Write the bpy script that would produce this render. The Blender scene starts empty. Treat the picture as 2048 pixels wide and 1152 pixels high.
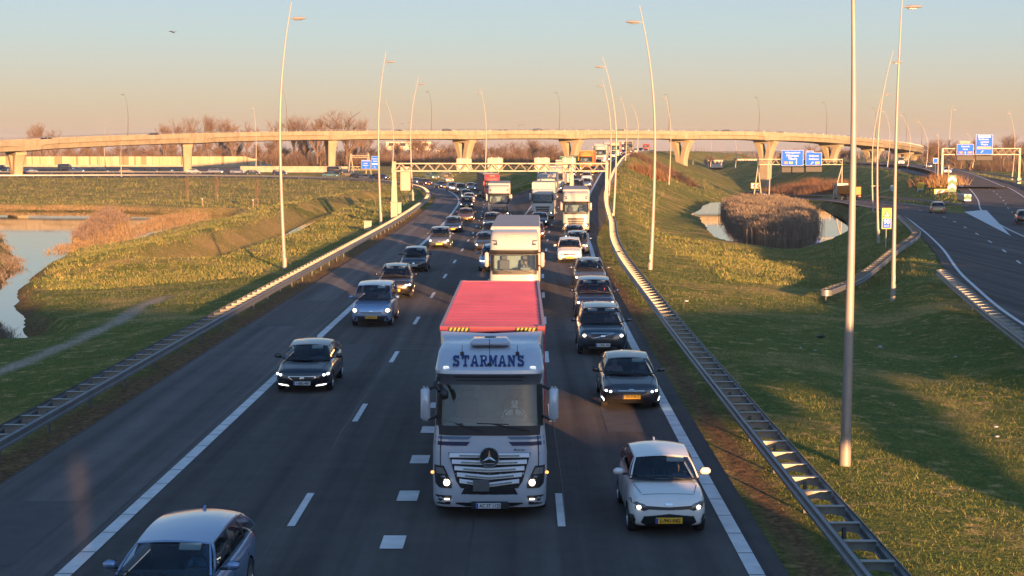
import bpy, bmesh, math, random
import numpy as np
from mathutils import Vector, Matrix, noise
from mathutils.bvhtree import BVHTree
from mathutils.geometry import interpolate_bezier
random.seed(7); rng = np.random.default_rng(7)
R = math.radians
SC = bpy.context.scene
COL = SC.collection
# ------------------------------------------------------------------ camera
CAM_H = 7.8; F_PX = 3000.0; PX0 = 1042.0; HORIZON = 298.0
PITCH = math.atan((576 - HORIZON) / F_PX); YAW = math.atan((PX0 - 1024) / F_PX * math.cos(PITCH))
cam_d = bpy.data.cameras.new('camera'); cam = bpy.data.objects.new('camera', cam_d); COL.objects.link(cam)
cam.location = (0, 0, CAM_H); cam.rotation_euler = (math.pi / 2 - PITCH, 0, YAW)
cam_d.sensor_width = 36; cam_d.lens = 36 * F_PX / 2048; cam_d.clip_start = .1; cam_d.clip_end = 20000
SC.camera = cam
_F = Vector((-math.sin(YAW) * math.cos(PITCH), math.cos(YAW) * math.cos(PITCH), -math.sin(PITCH)))
_R = Vector((math.cos(YAW), math.sin(YAW), 0)); _U = _R.cross(_F)
def ray(x, y): return _F + _R * ((x - 1024) / F_PX) + _U * ((576 - y) / F_PX)
def P(x, y, z=0.0):
    d = ray(x, y); t = (z - CAM_H) / d.z; return Vector((d.x * t, d.y * t, z))
def PY(x, y, Y):
    d = ray(x, y); t = Y / d.y; return Vector((d.x * t, Y, CAM_H + d.z * t))
# ------------------------------------------------------------------ world, sun, exposure
SUN_EL = 5.2; SUN_AZ = 17.0          # sun behind the camera, 17 degrees to its right
w = bpy.data.worlds.new('World'); SC.world = w; w.use_nodes = True
nt = w.node_tree; bg = nt.nodes['Background']
sky = nt.nodes.new('ShaderNodeTexSky'); sky.sky_type = 'NISHITA'; sky.sun_disc = False
sky.sun_elevation = R(SUN_EL); sky.sun_rotation = R(180 - SUN_AZ); sky.altitude = 0
sky.air_density = 1.0; sky.dust_density = 2.2; sky.ozone_density = 1.6
# evening sky: the scattering model, tinted by height above the horizon
tc = nt.nodes.new('ShaderNodeTexCoord'); sep = nt.nodes.new('ShaderNodeSeparateXYZ'); nt.links.new(tc.outputs['Generated'], sep.inputs[0])
rmp = nt.nodes.new('ShaderNodeValToRGB'); nt.links.new(sep.outputs['Z'], rmp.inputs[0])
cr = rmp.color_ramp
STOPS = [(0.0, (.50, .325, .26)), (.016, (.57, .41, .285)), (.033, (.53, .455, .345)), (.049, (.485, .47, .42)), (.074, (.40, .48, .51)), (.10, (.36, .46, .56)), (.2, (.15, .26, .44)), (1.0, (.045, .125, .29))]
cr.elements[0].position = 0; cr.elements[1].position = 1
for i in range(len(STOPS) - 2): cr.elements.new(.5)
for e, (p, c) in zip(cr.elements, STOPS): e.position = p; e.color = (*c, 1)
mulc = nt.nodes.new('ShaderNodeVectorMath'); mulc.operation = 'SCALE'; nt.links.new(rmp.outputs[0], mulc.inputs[0]); 
sdv = nt.nodes.new('ShaderNodeVectorMath'); sdv.operation = 'DOT_PRODUCT'; nt.links.new(tc.outputs['Generated'], sdv.inputs[0]); sdv.inputs[1].default_value = (math.sin(R(SUN_AZ)), -math.cos(R(SUN_AZ)), .25)
smr = nt.nodes.new('ShaderNodeMapRange'); smr.inputs['From Min'].default_value = -.1; smr.inputs['From Max'].default_value = 1.0; smr.inputs['To Min'].default_value = 2.98; smr.inputs['To Max'].default_value = 2.98 * 2.7; nt.links.new(sdv.outputs['Value'], smr.inputs['Value']); nt.links.new(smr.outputs[0], mulc.inputs['Scale'])   # the sky glows towards the low sun
mixs = nt.nodes.new('ShaderNodeMix'); mixs.data_type = 'RGBA'; mixs.inputs['Factor'].default_value = .85
nt.links.new(sky.outputs[0], mixs.inputs['A']); nt.links.new(mulc.outputs[0], mixs.inputs['B'])
nt.links.new(mixs.outputs['Result'], bg.inputs['Color']); bg.inputs['Strength'].default_value = .12
sl = bpy.data.lights.new('sun', 'SUN'); sl.energy = 5.0; sl.angle = R(.5); sl.color = (1, .51, .21)
sun = bpy.data.objects.new('sun', sl); COL.objects.link(sun)
sdir = Vector((math.sin(R(SUN_AZ)) * math.cos(R(SUN_EL)), -math.cos(R(SUN_AZ)) * math.cos(R(SUN_EL)), math.sin(R(SUN_EL))))
sun.rotation_euler = sdir.to_track_quat('Z', 'Y').to_euler()
SC.view_settings.view_transform = 'Standard'; SC.view_settings.look = 'None'; SC.view_settings.gamma = 1; SC.view_settings.exposure = 1.86
SC.render.engine = 'CYCLES'; SC.cycles.max_bounces = 6; SC.cycles.transparent_max_bounces = 12; SC.cycles.use_denoising = True
SC.cycles.sample_clamp_indirect = 4
# ------------------------------------------------------------------ helpers
def tag(o, label=None, cat=None, group=None, kind=None):
    if label: o['label'] = label
    if cat: o['category'] = cat
    if group: o['group'] = group
    if kind: o['kind'] = kind
    return o
def empty(name, loc=(0, 0, 0), rz=0):
    o = bpy.data.objects.new(name, None); COL.objects.link(o); o.location = loc; o.rotation_euler = (0, 0, rz)
    o.empty_display_size = .1; return o
def kids(o): return [c for c in bpy.data.objects if c.parent == o]
def copy_tree(o, parent=None, cache={}):
    if o.name not in cache: cache[o.name] = [c for c in o.children]
    c = o.copy(); COL.objects.link(c); c.parent = parent
    for k in cache[o.name]: copy_tree(k, c)
    return c
M = {}
def mat(name, col, rough=.6, metal=0.0, noise_=None, bump=None, coat=0.0, emit=None, spec=None, col2=None, wave=None):
    if name in M: return M[name]
    m = bpy.data.materials.new(name); m.use_nodes = True; t = m.node_tree; b = t.nodes['Principled BSDF']
    b.inputs['Base Color'].default_value = (*col, 1); b.inputs['Roughness'].default_value = rough; b.inputs['Metallic'].default_value = metal
    if coat: b.inputs['Coat Weight'].default_value = coat; b.inputs['Coat Roughness'].default_value = .06
    if spec is not None: b.inputs['Specular IOR Level'].default_value = spec
    if emit: b.inputs['Emission Color'].default_value = (*emit[0], 1); b.inputs['Emission Strength'].default_value = emit[1]
    co = t.nodes.new('ShaderNodeTexCoord')
    if noise_:
        n = t.nodes.new('ShaderNodeTexNoise'); n.inputs['Scale'].default_value = noise_[0]; n.inputs['Detail'].default_value = 6
        t.links.new(co.outputs['Object'], n.inputs['Vector'])
        r = t.nodes.new('ShaderNodeMapRange'); r.inputs['From Min'].default_value = .3; r.inputs['From Max'].default_value = .7
        t.links.new(n.outputs['Fac'], r.inputs['Value'])
        mx = t.nodes.new('ShaderNodeMix'); mx.data_type = 'RGBA'; t.links.new(r.outputs[0], mx.inputs['Factor'])
        c2 = col2 or tuple(max(0, c * (1 - noise_[1])) for c in col)
        mx.inputs['A'].default_value = (*col, 1); mx.inputs['B'].default_value = (*c2, 1); t.links.new(mx.outputs['Result'], b.inputs['Base Color'])
    if bump:
        n = t.nodes.new('ShaderNodeTexNoise'); n.inputs['Scale'].default_value = bump[0]; n.inputs['Detail'].default_value = 4
        t.links.new(co.outputs['Object'], n.inputs['Vector'])
        bp = t.nodes.new('ShaderNodeBump'); bp.inputs['Strength'].default_value = bump[1]; bp.inputs['Distance'].default_value = bump[2] if len(bump) > 2 else .02
        t.links.new(n.outputs['Fac'], bp.inputs['Height']); t.links.new(bp.outputs[0], b.inputs['Normal'])
    M[name] = m; return m
class MB:
    def __init__(s): s.v = []; s.f = []; s.m = []
    def add(s, vs, fs, mi=0):
        o = len(s.v); s.v.extend([tuple(v) for v in vs]); s.f.extend([tuple(i + o for i in f) for f in fs]); s.m.extend([mi] * len(fs)); return s
    def box(s, c, d, mi=0, rz=0, mtx=None):
        hx, hy, hz = d[0] / 2, d[1] / 2, d[2] / 2
        vs = [Vector((x, y, z)) for z in (-hz, hz) for x, y in ((-hx, -hy), (hx, -hy), (hx, hy), (-hx, hy))]
        if rz: vs = [Matrix.Rotation(rz, 3, 'Z') @ v for v in vs]
        if mtx is not None: vs = [mtx @ v for v in vs]
        vs = [v + Vector(c) for v in vs]
        return s.add(vs, [(3, 2, 1, 0), (4, 5, 6, 7), (0, 1, 5, 4), (1, 2, 6, 5), (2, 3, 7, 6), (3, 0, 4, 7)], mi)
    def bevbox(s, c, d, b=.03, mi=0, rz=0, mtx=None):   # box with chamfered edges
        hx, hy, hz = d[0] / 2, d[1] / 2, d[2] / 2; b = min(b, hx * .9, hy * .9, hz * .9); vs = []
        prof = [(-hz, b), (-hz + b, 0), (hz - b, 0), (hz, b)]
        for z, i in prof:
            x, y = hx - i, hy - i; k = b * .7
            for p in ((-x + k, -y), (x - k, -y), (x, -y + k), (x, y - k), (x - k, y), (-x + k, y), (-x, y - k), (-x, -y + k)): vs.append(Vector((*p, z)))
        if rz: vs = [Matrix.Rotation(rz, 3, 'Z') @ v for v in vs]
        if mtx is not None: vs = [mtx @ v for v in vs]
        vs = [v + Vector(c) for v in vs]; fs = [tuple(range(7, -1, -1)), tuple(range(24, 32))]
        for r in range(3):
            for i in range(8): a = r * 8 + i; bb = r * 8 + (i + 1) % 8; fs.append((a, bb, bb + 8, a + 8))
        return s.add(vs, fs, mi)
    def tube(s, pts, rad, n=8, mi=0, caps=True):
        pts = [Vector(p) for p in pts]; k = len(pts)
        if not hasattr(rad, '__len__'): rad = [rad] * k
        vs = []; up0 = None
        for i, p in enumerate(pts):
            d = (pts[min(i + 1, k - 1)] - pts[max(i - 1, 0)]).normalized()
            if up0 is None: up0 = Vector((0, 0, 1)) if abs(d.z) < .9 else Vector((1, 0, 0))
            a = d.cross(up0).normalized(); b = a.cross(d).normalized(); up0 = b
            for j in range(n): t = 2 * math.pi * j / n; vs.append(p + (a * math.cos(t) + b * math.sin(t)) * rad[i])
        fs = [(i * n + j, i * n + (j + 1) % n, (i + 1) * n + (j + 1) % n, (i + 1) * n + j) for i in range(k - 1) for j in range(n)]
        if caps: fs += [tuple(range(n - 1, -1, -1)), tuple(range((k - 1) * n, k * n))]
        return s.add(vs, fs, mi)
    def cyl(s, a, b, r, n=12, mi=0, r2=None): return s.tube([a, b], [r, r if r2 is None else r2], n, mi)
    def prism(s, poly, z0, z1, axis='z', mi=0):         # poly of 2D points extruded along an axis
        def mk(p, h): return {'z': (p[0], p[1], h), 'y': (p[0], h, p[1]), 'x': (h, p[0], p[1])}[axis]
        n = len(poly); vs = [mk(p, z0) for p in poly] + [mk(p, z1) for p in poly]
        return s.add(vs, [tuple(range(n - 1, -1, -1)), tuple(range(n, 2 * n))] + [(i, (i + 1) % n, n + (i + 1) % n, n + i) for i in range(n)], mi)
    def grid(s, rows, mi=0, closed=False):
        n = len(rows[0]); vs = [p for r in rows for p in r]; c = n if closed else n - 1
        return s.add(vs, [(i * n + j, i * n + (j + 1) % n, (i + 1) * n + (j + 1) % n, (i + 1) * n + j) for i in range(len(rows) - 1) for j in range(c)], mi)
    def lathe(s, prof, c=(0, 0, 0), n=24, mi=0, axis='x'):
        rows = []
        for (r, h) in prof:
            row = []
            for j in range(n):
                t = 2 * math.pi * j / n; a, b = r * math.cos(t), r * math.sin(t)
                row.append(Vector(c) + (Vector((h, a, b)) if axis == 'x' else Vector((a, b, h)) if axis == 'z' else Vector((a, h, b))))
            rows.append(row)
        return s.grid(rows, mi, True)
    def mesh(s, name, mats, smooth=False, fix=True):
        me = bpy.data.meshes.new(name); me.from_pydata(s.v, [], s.f)
        if not isinstance(mats, (list, tuple)): mats = [mats]
        for m_ in mats: me.materials.append(m_)
        me.polygons.foreach_set('material_index', s.m)
        if fix:
            bm = bmesh.new(); bm.from_mesh(me); bmesh.ops.recalc_face_normals(bm, faces=bm.faces); bm.to_mesh(me); bm.free()
        if smooth is True: me.polygons.foreach_set('use_smooth', [True] * len(me.polygons))
        elif smooth: me.polygons.foreach_set('use_smooth', [True] * len(me.polygons)); me.set_sharp_from_angle(angle=R(smooth))
        me.update(); return me
    def build(s, name, mats, parent=None, smooth=False, loc=None, fix=True):
        o = bpy.data.objects.new(name, s.mesh(name, mats, smooth, fix)); COL.objects.link(o); o.parent = parent
        if loc is not None: o.location = loc
        return o
def cr_path(nodes, step=2.0):
    """Catmull-Rom through the nodes, resampled evenly."""
    n = [Vector(p) for p in nodes]; n = [n[0] * 2 - n[1]] + n + [n[-1] * 2 - n[-2]]; out = []
    for i in range(1, len(n) - 2):
        p0, p1, p2, p3 = n[i - 1:i + 3]; k = max(2, int((p2 - p1).length / step))
        d1, d0, d2 = max((p2 - p1).length, 1e-6), max((p1 - p0).length, 1e-6), max((p3 - p2).length, 1e-6)
        m1 = ((p2 - p1) / d1 - (p2 - p0) / (d0 + d1) + (p1 - p0) / d0) * d1
        m2 = ((p3 - p2) / d2 - (p3 - p1) / (d1 + d2) + (p2 - p1) / d1) * d1
        for j in range(k):
            t = j / k; out.append(p1 * (2 * t ** 3 - 3 * t * t + 1) + m1 * (t ** 3 - 2 * t * t + t) + p2 * (-2 * t ** 3 + 3 * t * t) + m2 * (t ** 3 - t * t))
    out.append(n[-2]); return out
def even(path, step):
    L = [0]
    for a, b in zip(path, path[1:]): L.append(L[-1] + (b - a).length)
    n = max(1, int(L[-1] / step)); out = []; j = 0
    for i in range(n + 1):
        s = min(L[-1], i * step)
        while j < len(L) - 2 and L[j + 1] < s: j += 1
        out.append(path[j].lerp(path[j + 1], (s - L[j]) / max(1e-9, L[j + 1] - L[j])))
    return out
def offset(path, o, dz=0):
    """o > 0 is to the right of travel; o may be a function of the point."""
    out = []
    for i, p in enumerate(path):
        d = path[min(i + 1, len(path) - 1)] - path[max(i - 1, 0)]; n = Vector((d.y, -d.x, 0)).normalized()
        out.append(p + n * (o(p) if callable(o) else o) + Vector((0, 0, dz)))
    return out
def sstep(a, b, x):
    t = min(1, max(0, (x - a) / (b - a))); return t * t * (3 - 2 * t)
def lerp_tab(tab, y):
    if y <= tab[0][0]: return tab[0][1]
    for (a, va), (b, vb) in zip(tab, tab[1:]):
        if y <= b: return va + (vb - va) * (y - a) / (b - a)
    return tab[-1][1]
# ------------------------------------------------------------------ road geometry
ZR = [(-100, 0), (120, 0), (160, .15), (190, .5), (230, 1.4), (278, 3.6), (350, 5.4), (420, 6.1), (500, 6.5), (700, 6.8), (900, 6.4), (1200, 3)]
LN = cr_path([(-8.4, -90, 0), (-8.4, 60, 0), (-8.4, 183, 0), (-9.3, 225, 0), (-11.2, 256, 0), (-15, 290, .05), (-22, 322, .15), (-32, 350, .3), (-46, 370, .4), (-64, 383, .5), (-90, 389, .6), (-120, 386, .6), (-160, 374, .6), (-240, 345, .6)])
RN = cr_path([(x, y, lerp_tab(ZR, y)) for x, y in [(4.6, -90), (4.6, 70), (5.0, 100), (5.35, 112), (6.0, 136), (7.3, 168), (9.7, 215), (13, 256), (16, 290), (21, 345), (27, 405), (37, 490), (50, 600), (72, 750), (105, 900), (160, 1100)]])
LN = even(LN, 1.0); RN = even(RN, 1.0)
def zr(y): return sum(lerp_tab(ZR, y + k * 6) for k in range(-3, 4)) / 7
for p in RN: p.z = zr(p.y)
def at_y(path, Y):
    for a, b in zip(path, path[1:]):
        if a.y <= Y <= b.y: return a.lerp(b, (Y - a.y) / max(1e-6, b.y - a.y))
    return path[-1]
# slip road on the right (going away), its sister road, and the far motorway
S1 = even(cr_path([(28, 20, -.3), (26.5, 60, -.2), (31.5, 90, -.2), (38.5, 121, -.2), (44.5, 150, -.18), (51.0, 185, -.22), (57, 238, -.9), (62, 288, -1.95), (64.5, 350, -3.6), (62, 420, -5.4), (54, 490, -6.4), (40, 560, -7), (10, 640, -7)]), 2)
S2 = even(cr_path([(38, 20, -.3), (37, 60, -.2), (41.5, 90, -.2), (47.5, 121, -.2), (54, 153, -.18), (64.5, 195, -.16), (74, 228, .15), (92, 300, 1.0), (103, 370, 1.7), (112, 440, 2.2), (122, 520, 2.4), (150, 620, 2.4), (220, 760, 2), (320, 900, 1)]), 2)
S3 = even(cr_path([(83, 270, 1.0), (96, 330, 2), (108, 390, 2.7), (118, 460, 3.0), (122, 540, 3.0), (116, 640, 2.6), (100, 760, 2)]), 2)
FM = even(cr_path([(-520, 490, .6), (-300, 510, .6), (-200, 518, .6), (-110, 516, .6), (-75, 514, .6)]), 2)
MAINC = [Vector((-3.5, y, 0)) for y in range(-90, 112, 2)]
RIGHTC = [Vector(p) for p in offset(RN, -3.4)[::2] if p.y > 100]
LEFTC = [Vector(p) for p in offset(LN, 2.6)[::2] if p.y > 90 or p.x < -20]
# each: samples, half width, slope beyond the verge, verge
ROADS = [(FM, 100, .4, 2), (S3, 5, .42, 1.5), (S1, 5.6, .25, 1.5), (S2, 7.0, .3, 1.5), (LEFTC, 6.7, .10, 2.2), (MAINC, 8.8, .09, 2.6), (RIGHTC, 5.0, .40, 2.6)]
SPLIT_Y = 244
BASE_R = [(-100, -.5), (40, -.6), (70, -1.0), (110, -1.7), (135, -2.2), (155, -2.68), (200, -2.7), (300, -2.9), (345, -4.6), (420, -6.4), (600, -7), (2000, -7)]
BASE_L = [(-100, -.6), (60, -.8), (100, -1.1), (270, -1.2), (380, .5), (450, .6), (620, .6), (760, -.5), (2000, -1.5)]
def poly_px(pts, z): return [P(x, y, z).xy for x, y in pts]
ZW_L, ZW_R = -2.0, -2.6
POND_L = poly_px([(-420, 420), (180, 421), (350, 428), (470, 429), (445, 446), (385, 456), (330, 470), (240, 497), (150, 510), (85, 543), (33, 590), (36, 608), (52, 650), (64, 690), (79, 709), (66, 719), (25, 723), (22, 695), (0, 655), (-40, 612), (0, 573), (26, 540), (20, 505), (0, 477), (-420, 472)], ZW_L)
POND_R = poly_px([(1404, 408), (1460, 404), (1560, 404), (1640, 412), (1685, 430), (1700, 455), (1690, 480), (1640, 493), (1570, 499), (1490, 497), (1440, 486), (1420, 468), (1402, 440)], ZW_R)
DITCH = [P(x, y, -1.9).xy for x, y in [(358, 548), (420, 527), (500, 500), (560, 477), (600, 455), (628, 440), (660, 428), (720, 412), (770, 402)]]
def d_poly(X, Y, poly):
    """signed distance to polygon (negative inside)."""
    n = len(poly); d = np.full(X.shape, 1e9); ins = np.zeros(X.shape, bool)
    for i in range(n):
        ax, ay = poly[i]; bx, by = poly[(i + 1) % n]; ex, ey = bx - ax, by - ay
        t = np.clip(((X - ax) * ex + (Y - ay) * ey) / (ex * ex + ey * ey + 1e-9), 0, 1)
        d = np.minimum(d, (X - ax - t * ex) ** 2 + (Y - ay - t * ey) ** 2)
        c = ((ay > Y) != (by > Y)) & (X < (bx - ax) * (Y - ay) / (by - ay + 1e-12) + ax); ins ^= c
    d = np.sqrt(d); return np.where(ins, -d, d)
def d_line(X, Y, pl):
    d = np.full(X.shape, 1e9)
    for (ax, ay), (bx, by) in zip(pl, pl[1:]):
        ex, ey = bx - ax, by - ay; t = np.clip(((X - ax) * ex + (Y - ay) * ey) / (ex * ex + ey * ey + 1e-9), 0, 1)
        d = np.minimum(d, (X - ax - t * ex) ** 2 + (Y - ay - t * ey) ** 2)
    return np.sqrt(d)
def wob(X, Y, s, k=0):   # cheap smooth undulation
    return (np.sin(X / s + k) * np.cos(Y / s * 1.3 + k * 2) + .6 * np.sin(X / s * 2.1 + Y / s * 1.7 + k) + .3 * np.sin(Y / s * 4.3 - X / s * 3.1 + k)) / 1.9
def HT(X, Y, roads=True):
    X = np.asarray(X, float); Y = np.asarray(Y, float)
    bl = np.interp(Y, [a for a, b in BASE_L], [b for a, b in BASE_L]); br = np.interp(Y, [a for a, b in BASE_R], [b for a, b in BASE_R])
    # the left base only follows the far levee west of the motorway
    t = np.clip((X + 10) / 24, 0, 1); t = t * t * (3 - 2 * t); H = bl * (1 - t) + br * t
    far = np.clip((X - 110) / 60, 0, 1); H = H * (1 - far) + far * np.maximum(H, -.5)
    H += .16 * wob(X, Y, 9) + .07 * wob(X, Y, 2.7, 1) + .03 * wob(X, Y, 1.1, 2)
    # raised strip between the creek and the ditch
    dd = d_line(X, Y, DITCH)
    H += .9 * np.exp(-((dd - 5.0) / 3.2) ** 2) * (X < -14) * np.clip((Y - 80) / 40, 0, 1)
    if roads:
        for smp, hw, sl, vg in ROADS:
            A = np.array([(p.x, p.y, p.z) for p in smp])
            m = (X > A[:, 0].min() - 80) & (X < A[:, 0].max() + 80) & (Y > A[:, 1].min() - 60) & (Y < A[:, 1].max() + 60)
            idx = np.nonzero(m.ravel())[0]; xr = X.ravel()[idx]; yr = Y.ravel()[idx]; h = H.ravel().copy()
            for s in range(0, len(idx), 20000):
                xs, ys = xr[s:s + 20000], yr[s:s + 20000]
                D = (xs[:, None] - A[None, :, 0]) ** 2 + (ys[:, None] - A[None, :, 1]) ** 2; j = D.argmin(1)
                d = np.sqrt(D[np.arange(len(xs)), j]); z = A[j, 2] - .06; e = np.maximum(0, d - hw - vg)
                ii = idx[s:s + 20000]; near = d < hw + vg
                und = (.05 * wob(xs, ys, 3.1, 3) + .03 * wob(xs, ys, 1.2, 5)) * np.clip(e, 0, 1)
                lo = z - e * sl + und * (e > 0); up = z + e * .35
                h[ii] = np.where(e > 120, h[ii], np.clip(h[ii], lo, np.maximum(up, lo)))
            H = h.reshape(X.shape)
        # the gore between the branches: the soil stays under the asphalt
        ly = np.array([p.y for p in LN if p.y < 290 and p.x > -16]); lx = np.array([p.x for p in LN if p.y < 290 and p.x > -16]) + 7.1
        ry = np.array([p.y for p in RN if p.y < 300]); rx = np.array([p.x for p in RN if p.y < 300]) - 7.05; rz = np.array([p.z for p in RN if p.y < 300])
        g0 = np.interp(Y, ly, lx); g1 = np.maximum(np.interp(Y, ry, rx), g0 + 1); tt = np.clip((X - g0) / (g1 - g0), 0, 1); sf = np.interp(Y, ry, rz) * tt * tt * (3 - 2 * tt)
        H = np.where((Y > 90) & (Y < SPLIT_Y) & (X > g0 - 9) & (X < g1 + 9), np.minimum(H, sf - .09), H)
    for poly, zw, bank in ((POND_L, ZW_L, .75), (POND_R, ZW_R, 1.0)):
        d = d_poly(X, Y, poly) + .35 * wob(X, Y, 1.7, 4); H = np.minimum(H, np.where(d < 0, np.maximum(zw - .9, zw + d * .6), zw + .05 + d * bank))
    H = np.where(X < -14, np.minimum(H, -2.3 + np.maximum(0, dd - .9) * .62), H)
    return H
def HZ(x, y): return float(HT(np.array([x]), np.array([y]))[0])
# ------------------------------------------------------------------ ground sheet
ys = [-110.0]
while ys[-1] < 1500: ys.append(ys[-1] + max(.75, .0115 * ys[-1]))
ys += [1700, 2200, 3200, 6000]
sx = np.linspace(-1, 1, 561); sx = np.sign(sx) * np.abs(sx) ** 1.25
GX = np.array([[s * (75 + .95 * abs(y)) for s in sx] for y in ys]); GY = np.array([[y] * len(sx) for y in ys])
GH = HT(GX, GY)
m_ground = bpy.data.materials.new('meadow_ground'); m_ground.use_nodes = True
def ground_nodes(m):
    t = m.node_tree; L = t.links.new; b = t.nodes['Principled BSDF']; b.inputs['Roughness'].default_value = .95; b.inputs['Specular IOR Level'].default_value = .15
    co = t.nodes.new('ShaderNodeTexCoord')
    def nz(sc, det=5, dist=0, vec=None):
        n = t.nodes.new('ShaderNodeTexNoise'); n.inputs['Scale'].default_value = sc; n.inputs['Detail'].default_value = det; n.inputs['Distortion'].default_value = dist
        L(vec or co.outputs['Object'], n.inputs['Vector']); return n.outputs['Fac']
    def rg(v, a, b_, c=0, d=1):
        r = t.nodes.new('ShaderNodeMapRange'); r.inputs['From Min'].default_value = a; r.inputs['From Max'].default_value = b_; r.inputs['To Min'].default_value = c; r.inputs['To Max'].default_value = d; L(v, r.inputs['Value']); return r.outputs[0]
    def mx(f, A, B):
        x = t.nodes.new('ShaderNodeMix'); x.data_type = 'RGBA'; L(f, x.inputs['Factor']) if not isinstance(f, float) else None
        for nm, v in (('A', A), ('B', B)):
            if isinstance(v, tuple): x.inputs[nm].default_value = (*v, 1)
            else: L(v, x.inputs[nm])
        return x.outputs['Result']
    green = mx(rg(nz(.9), .35, .65), (.095, .14, .022), (.19, .185, .035))
    green = mx(rg(nz(6, 6), .3, .7), green, (.085, .105, .02))
    straw = mx(rg(nz(3.5, 6), .3, .7), (.44, .30, .11), (.27, .19, .06))
    c = mx(rg(nz(.16, 7, .8), .50, .68), green, straw)                 # broad dry patches
    c = mx(rg(nz(1.6, 8), .56, .68), c, (.38, .27, .095))              # dry tufts
    at = t.nodes.new('ShaderNodeAttribute'); at.attribute_name = 'soil'; c = mx(at.outputs['Fac'], c, mx(rg(nz(7), .35, .65), (.24, .135, .06), (.10, .06, .03)))
    at2 = t.nodes.new('ShaderNodeAttribute'); at2.attribute_name = 'dry'; c = mx(at2.outputs['Fac'], c, straw)
    at3 = t.nodes.new('ShaderNodeAttribute'); at3.attribute_name = 'trail'; c = mx(at3.outputs['Fac'], c, mx(rg(nz(4), .35, .65), (.44, .36, .26), (.27, .215, .15)))
    vmx = t.nodes.new('ShaderNodeVectorMath'); vmx.operation = 'SCALE'; L(c, vmx.inputs[0]); L(rg(nz(9, 8), .3, .7, .6, 1.35), vmx.inputs['Scale']); L(vmx.outputs[0], b.inputs['Base Color'])
    bp = t.nodes.new('ShaderNodeBump'); bp.inputs['Strength'].default_value = 1.0; bp.inputs['Distance'].default_value = .22
    a = t.nodes.new('ShaderNodeMath'); a.operation = 'ADD'; L(nz(2.2, 8), a.inputs[0]); L(rg(nz(14, 4), 0, 1, 0, .5), a.inputs[1])
    L(a.outputs[0], bp.inputs['Height']); L(bp.outputs[0], b.inputs['Normal'])
ground_nodes(m_ground)
nx = len(sx); ny = len(ys)
me = bpy.data.meshes.new('ground'); vv = np.stack([GX.ravel(), GY.ravel(), GH.ravel()], 1)
ii = np.arange(ny * nx).reshape(ny, nx); fc = np.stack([ii[:-1, :-1].ravel(), ii[:-1, 1:].ravel(), ii[1:, 1:].ravel(), ii[1:, :-1].ravel()], 1)
me.vertices.add(len(vv)); me.vertices.foreach_set('co', vv.ravel()); me.loops.add(fc.size); me.loops.foreach_set('vertex_index', fc.ravel())
me.polygons.add(len(fc)); me.polygons.foreach_set('loop_start', np.arange(0, fc.size, 4)); me.polygons.foreach_set('loop_total', np.full(len(fc), 4))
me.update(calc_edges=True); me.polygons.foreach_set('use_smooth', np.ones(len(fc), bool)); me.materials.append(m_ground)
def d_path(path): return d_line(GX, GY, [(p.x, p.y) for p in path[::6]])
wb = wob(GX, GY, 1.3, 2) * .5
soil = np.zeros(GX.shape)
dl = np.abs(GX + 12.55) + (GY > 200) * 99; soil = np.maximum(soil, np.clip(1.5 - dl * 1.1 + wb, 0, 1))         # brown verge, left
dr = np.minimum(np.abs(GX - 5.45), 99); soil = np.maximum(soil, np.clip(1.3 - np.abs(GX - 5.5 ) * 2.2 + wb * .5, 0, 1) * (GY < 105))
for p_, z_ in ((POND_L, 1), (POND_R, .7)): soil = np.maximum(soil, np.clip(1 - np.abs(d_poly(GX, GY, p_) - .2) / 1.1 + wb, 0, 1) * z_)
dry = np.zeros(GX.shape)
dd = d_line(GX, GY, DITCH); dry = np.maximum(dry, np.clip(1.6 - np.abs(dd - 2.6) / 1.6 + wb, 0, 1) * (GX < -14) * (GY < 210) * .55)
dry = np.maximum(dry, np.clip(1.2 - np.abs(d_poly(GX, GY, POND_L) - 2.5) / 2.5 + wb, 0, 1) * (GY > 120))
TRAIL = [P(x, y, -1.0).xy for x, y in [(-80, 806), (0, 775), (100, 730), (180, 694), (240, 662), (280, 632), (330, 610)]]
dry = np.maximum(dry, .42 * np.clip((GY - 215) / 40, 0, 1) * (GX < -18) * np.clip(.9 + wob(GX, GY, 5, 6), 0, 1))  # far levee lightened in colour, standing in for sun on its slope
soil = np.maximum(soil, np.clip(1.4 - dd / 1.0 + wb * .4, 0, 1) * (GX < -14))  # ditch line darkened: bank shade put into the soil colour
trail = np.clip(1.5 - d_line(GX, GY, TRAIL) / .42 + wb * 1.2, 0, 1)
for nm, a in (('soil', soil), ('dry', dry), ('trail', trail)):
    at = me.attributes.new(nm, 'FLOAT', 'POINT'); at.data.foreach_set('value', a.ravel().astype(np.float32))
go = bpy.data.objects.new('ground', me); COL.objects.link(go); tag(go, 'rough winter grassland around the motorway junction', 'ground', kind='structure')
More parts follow.
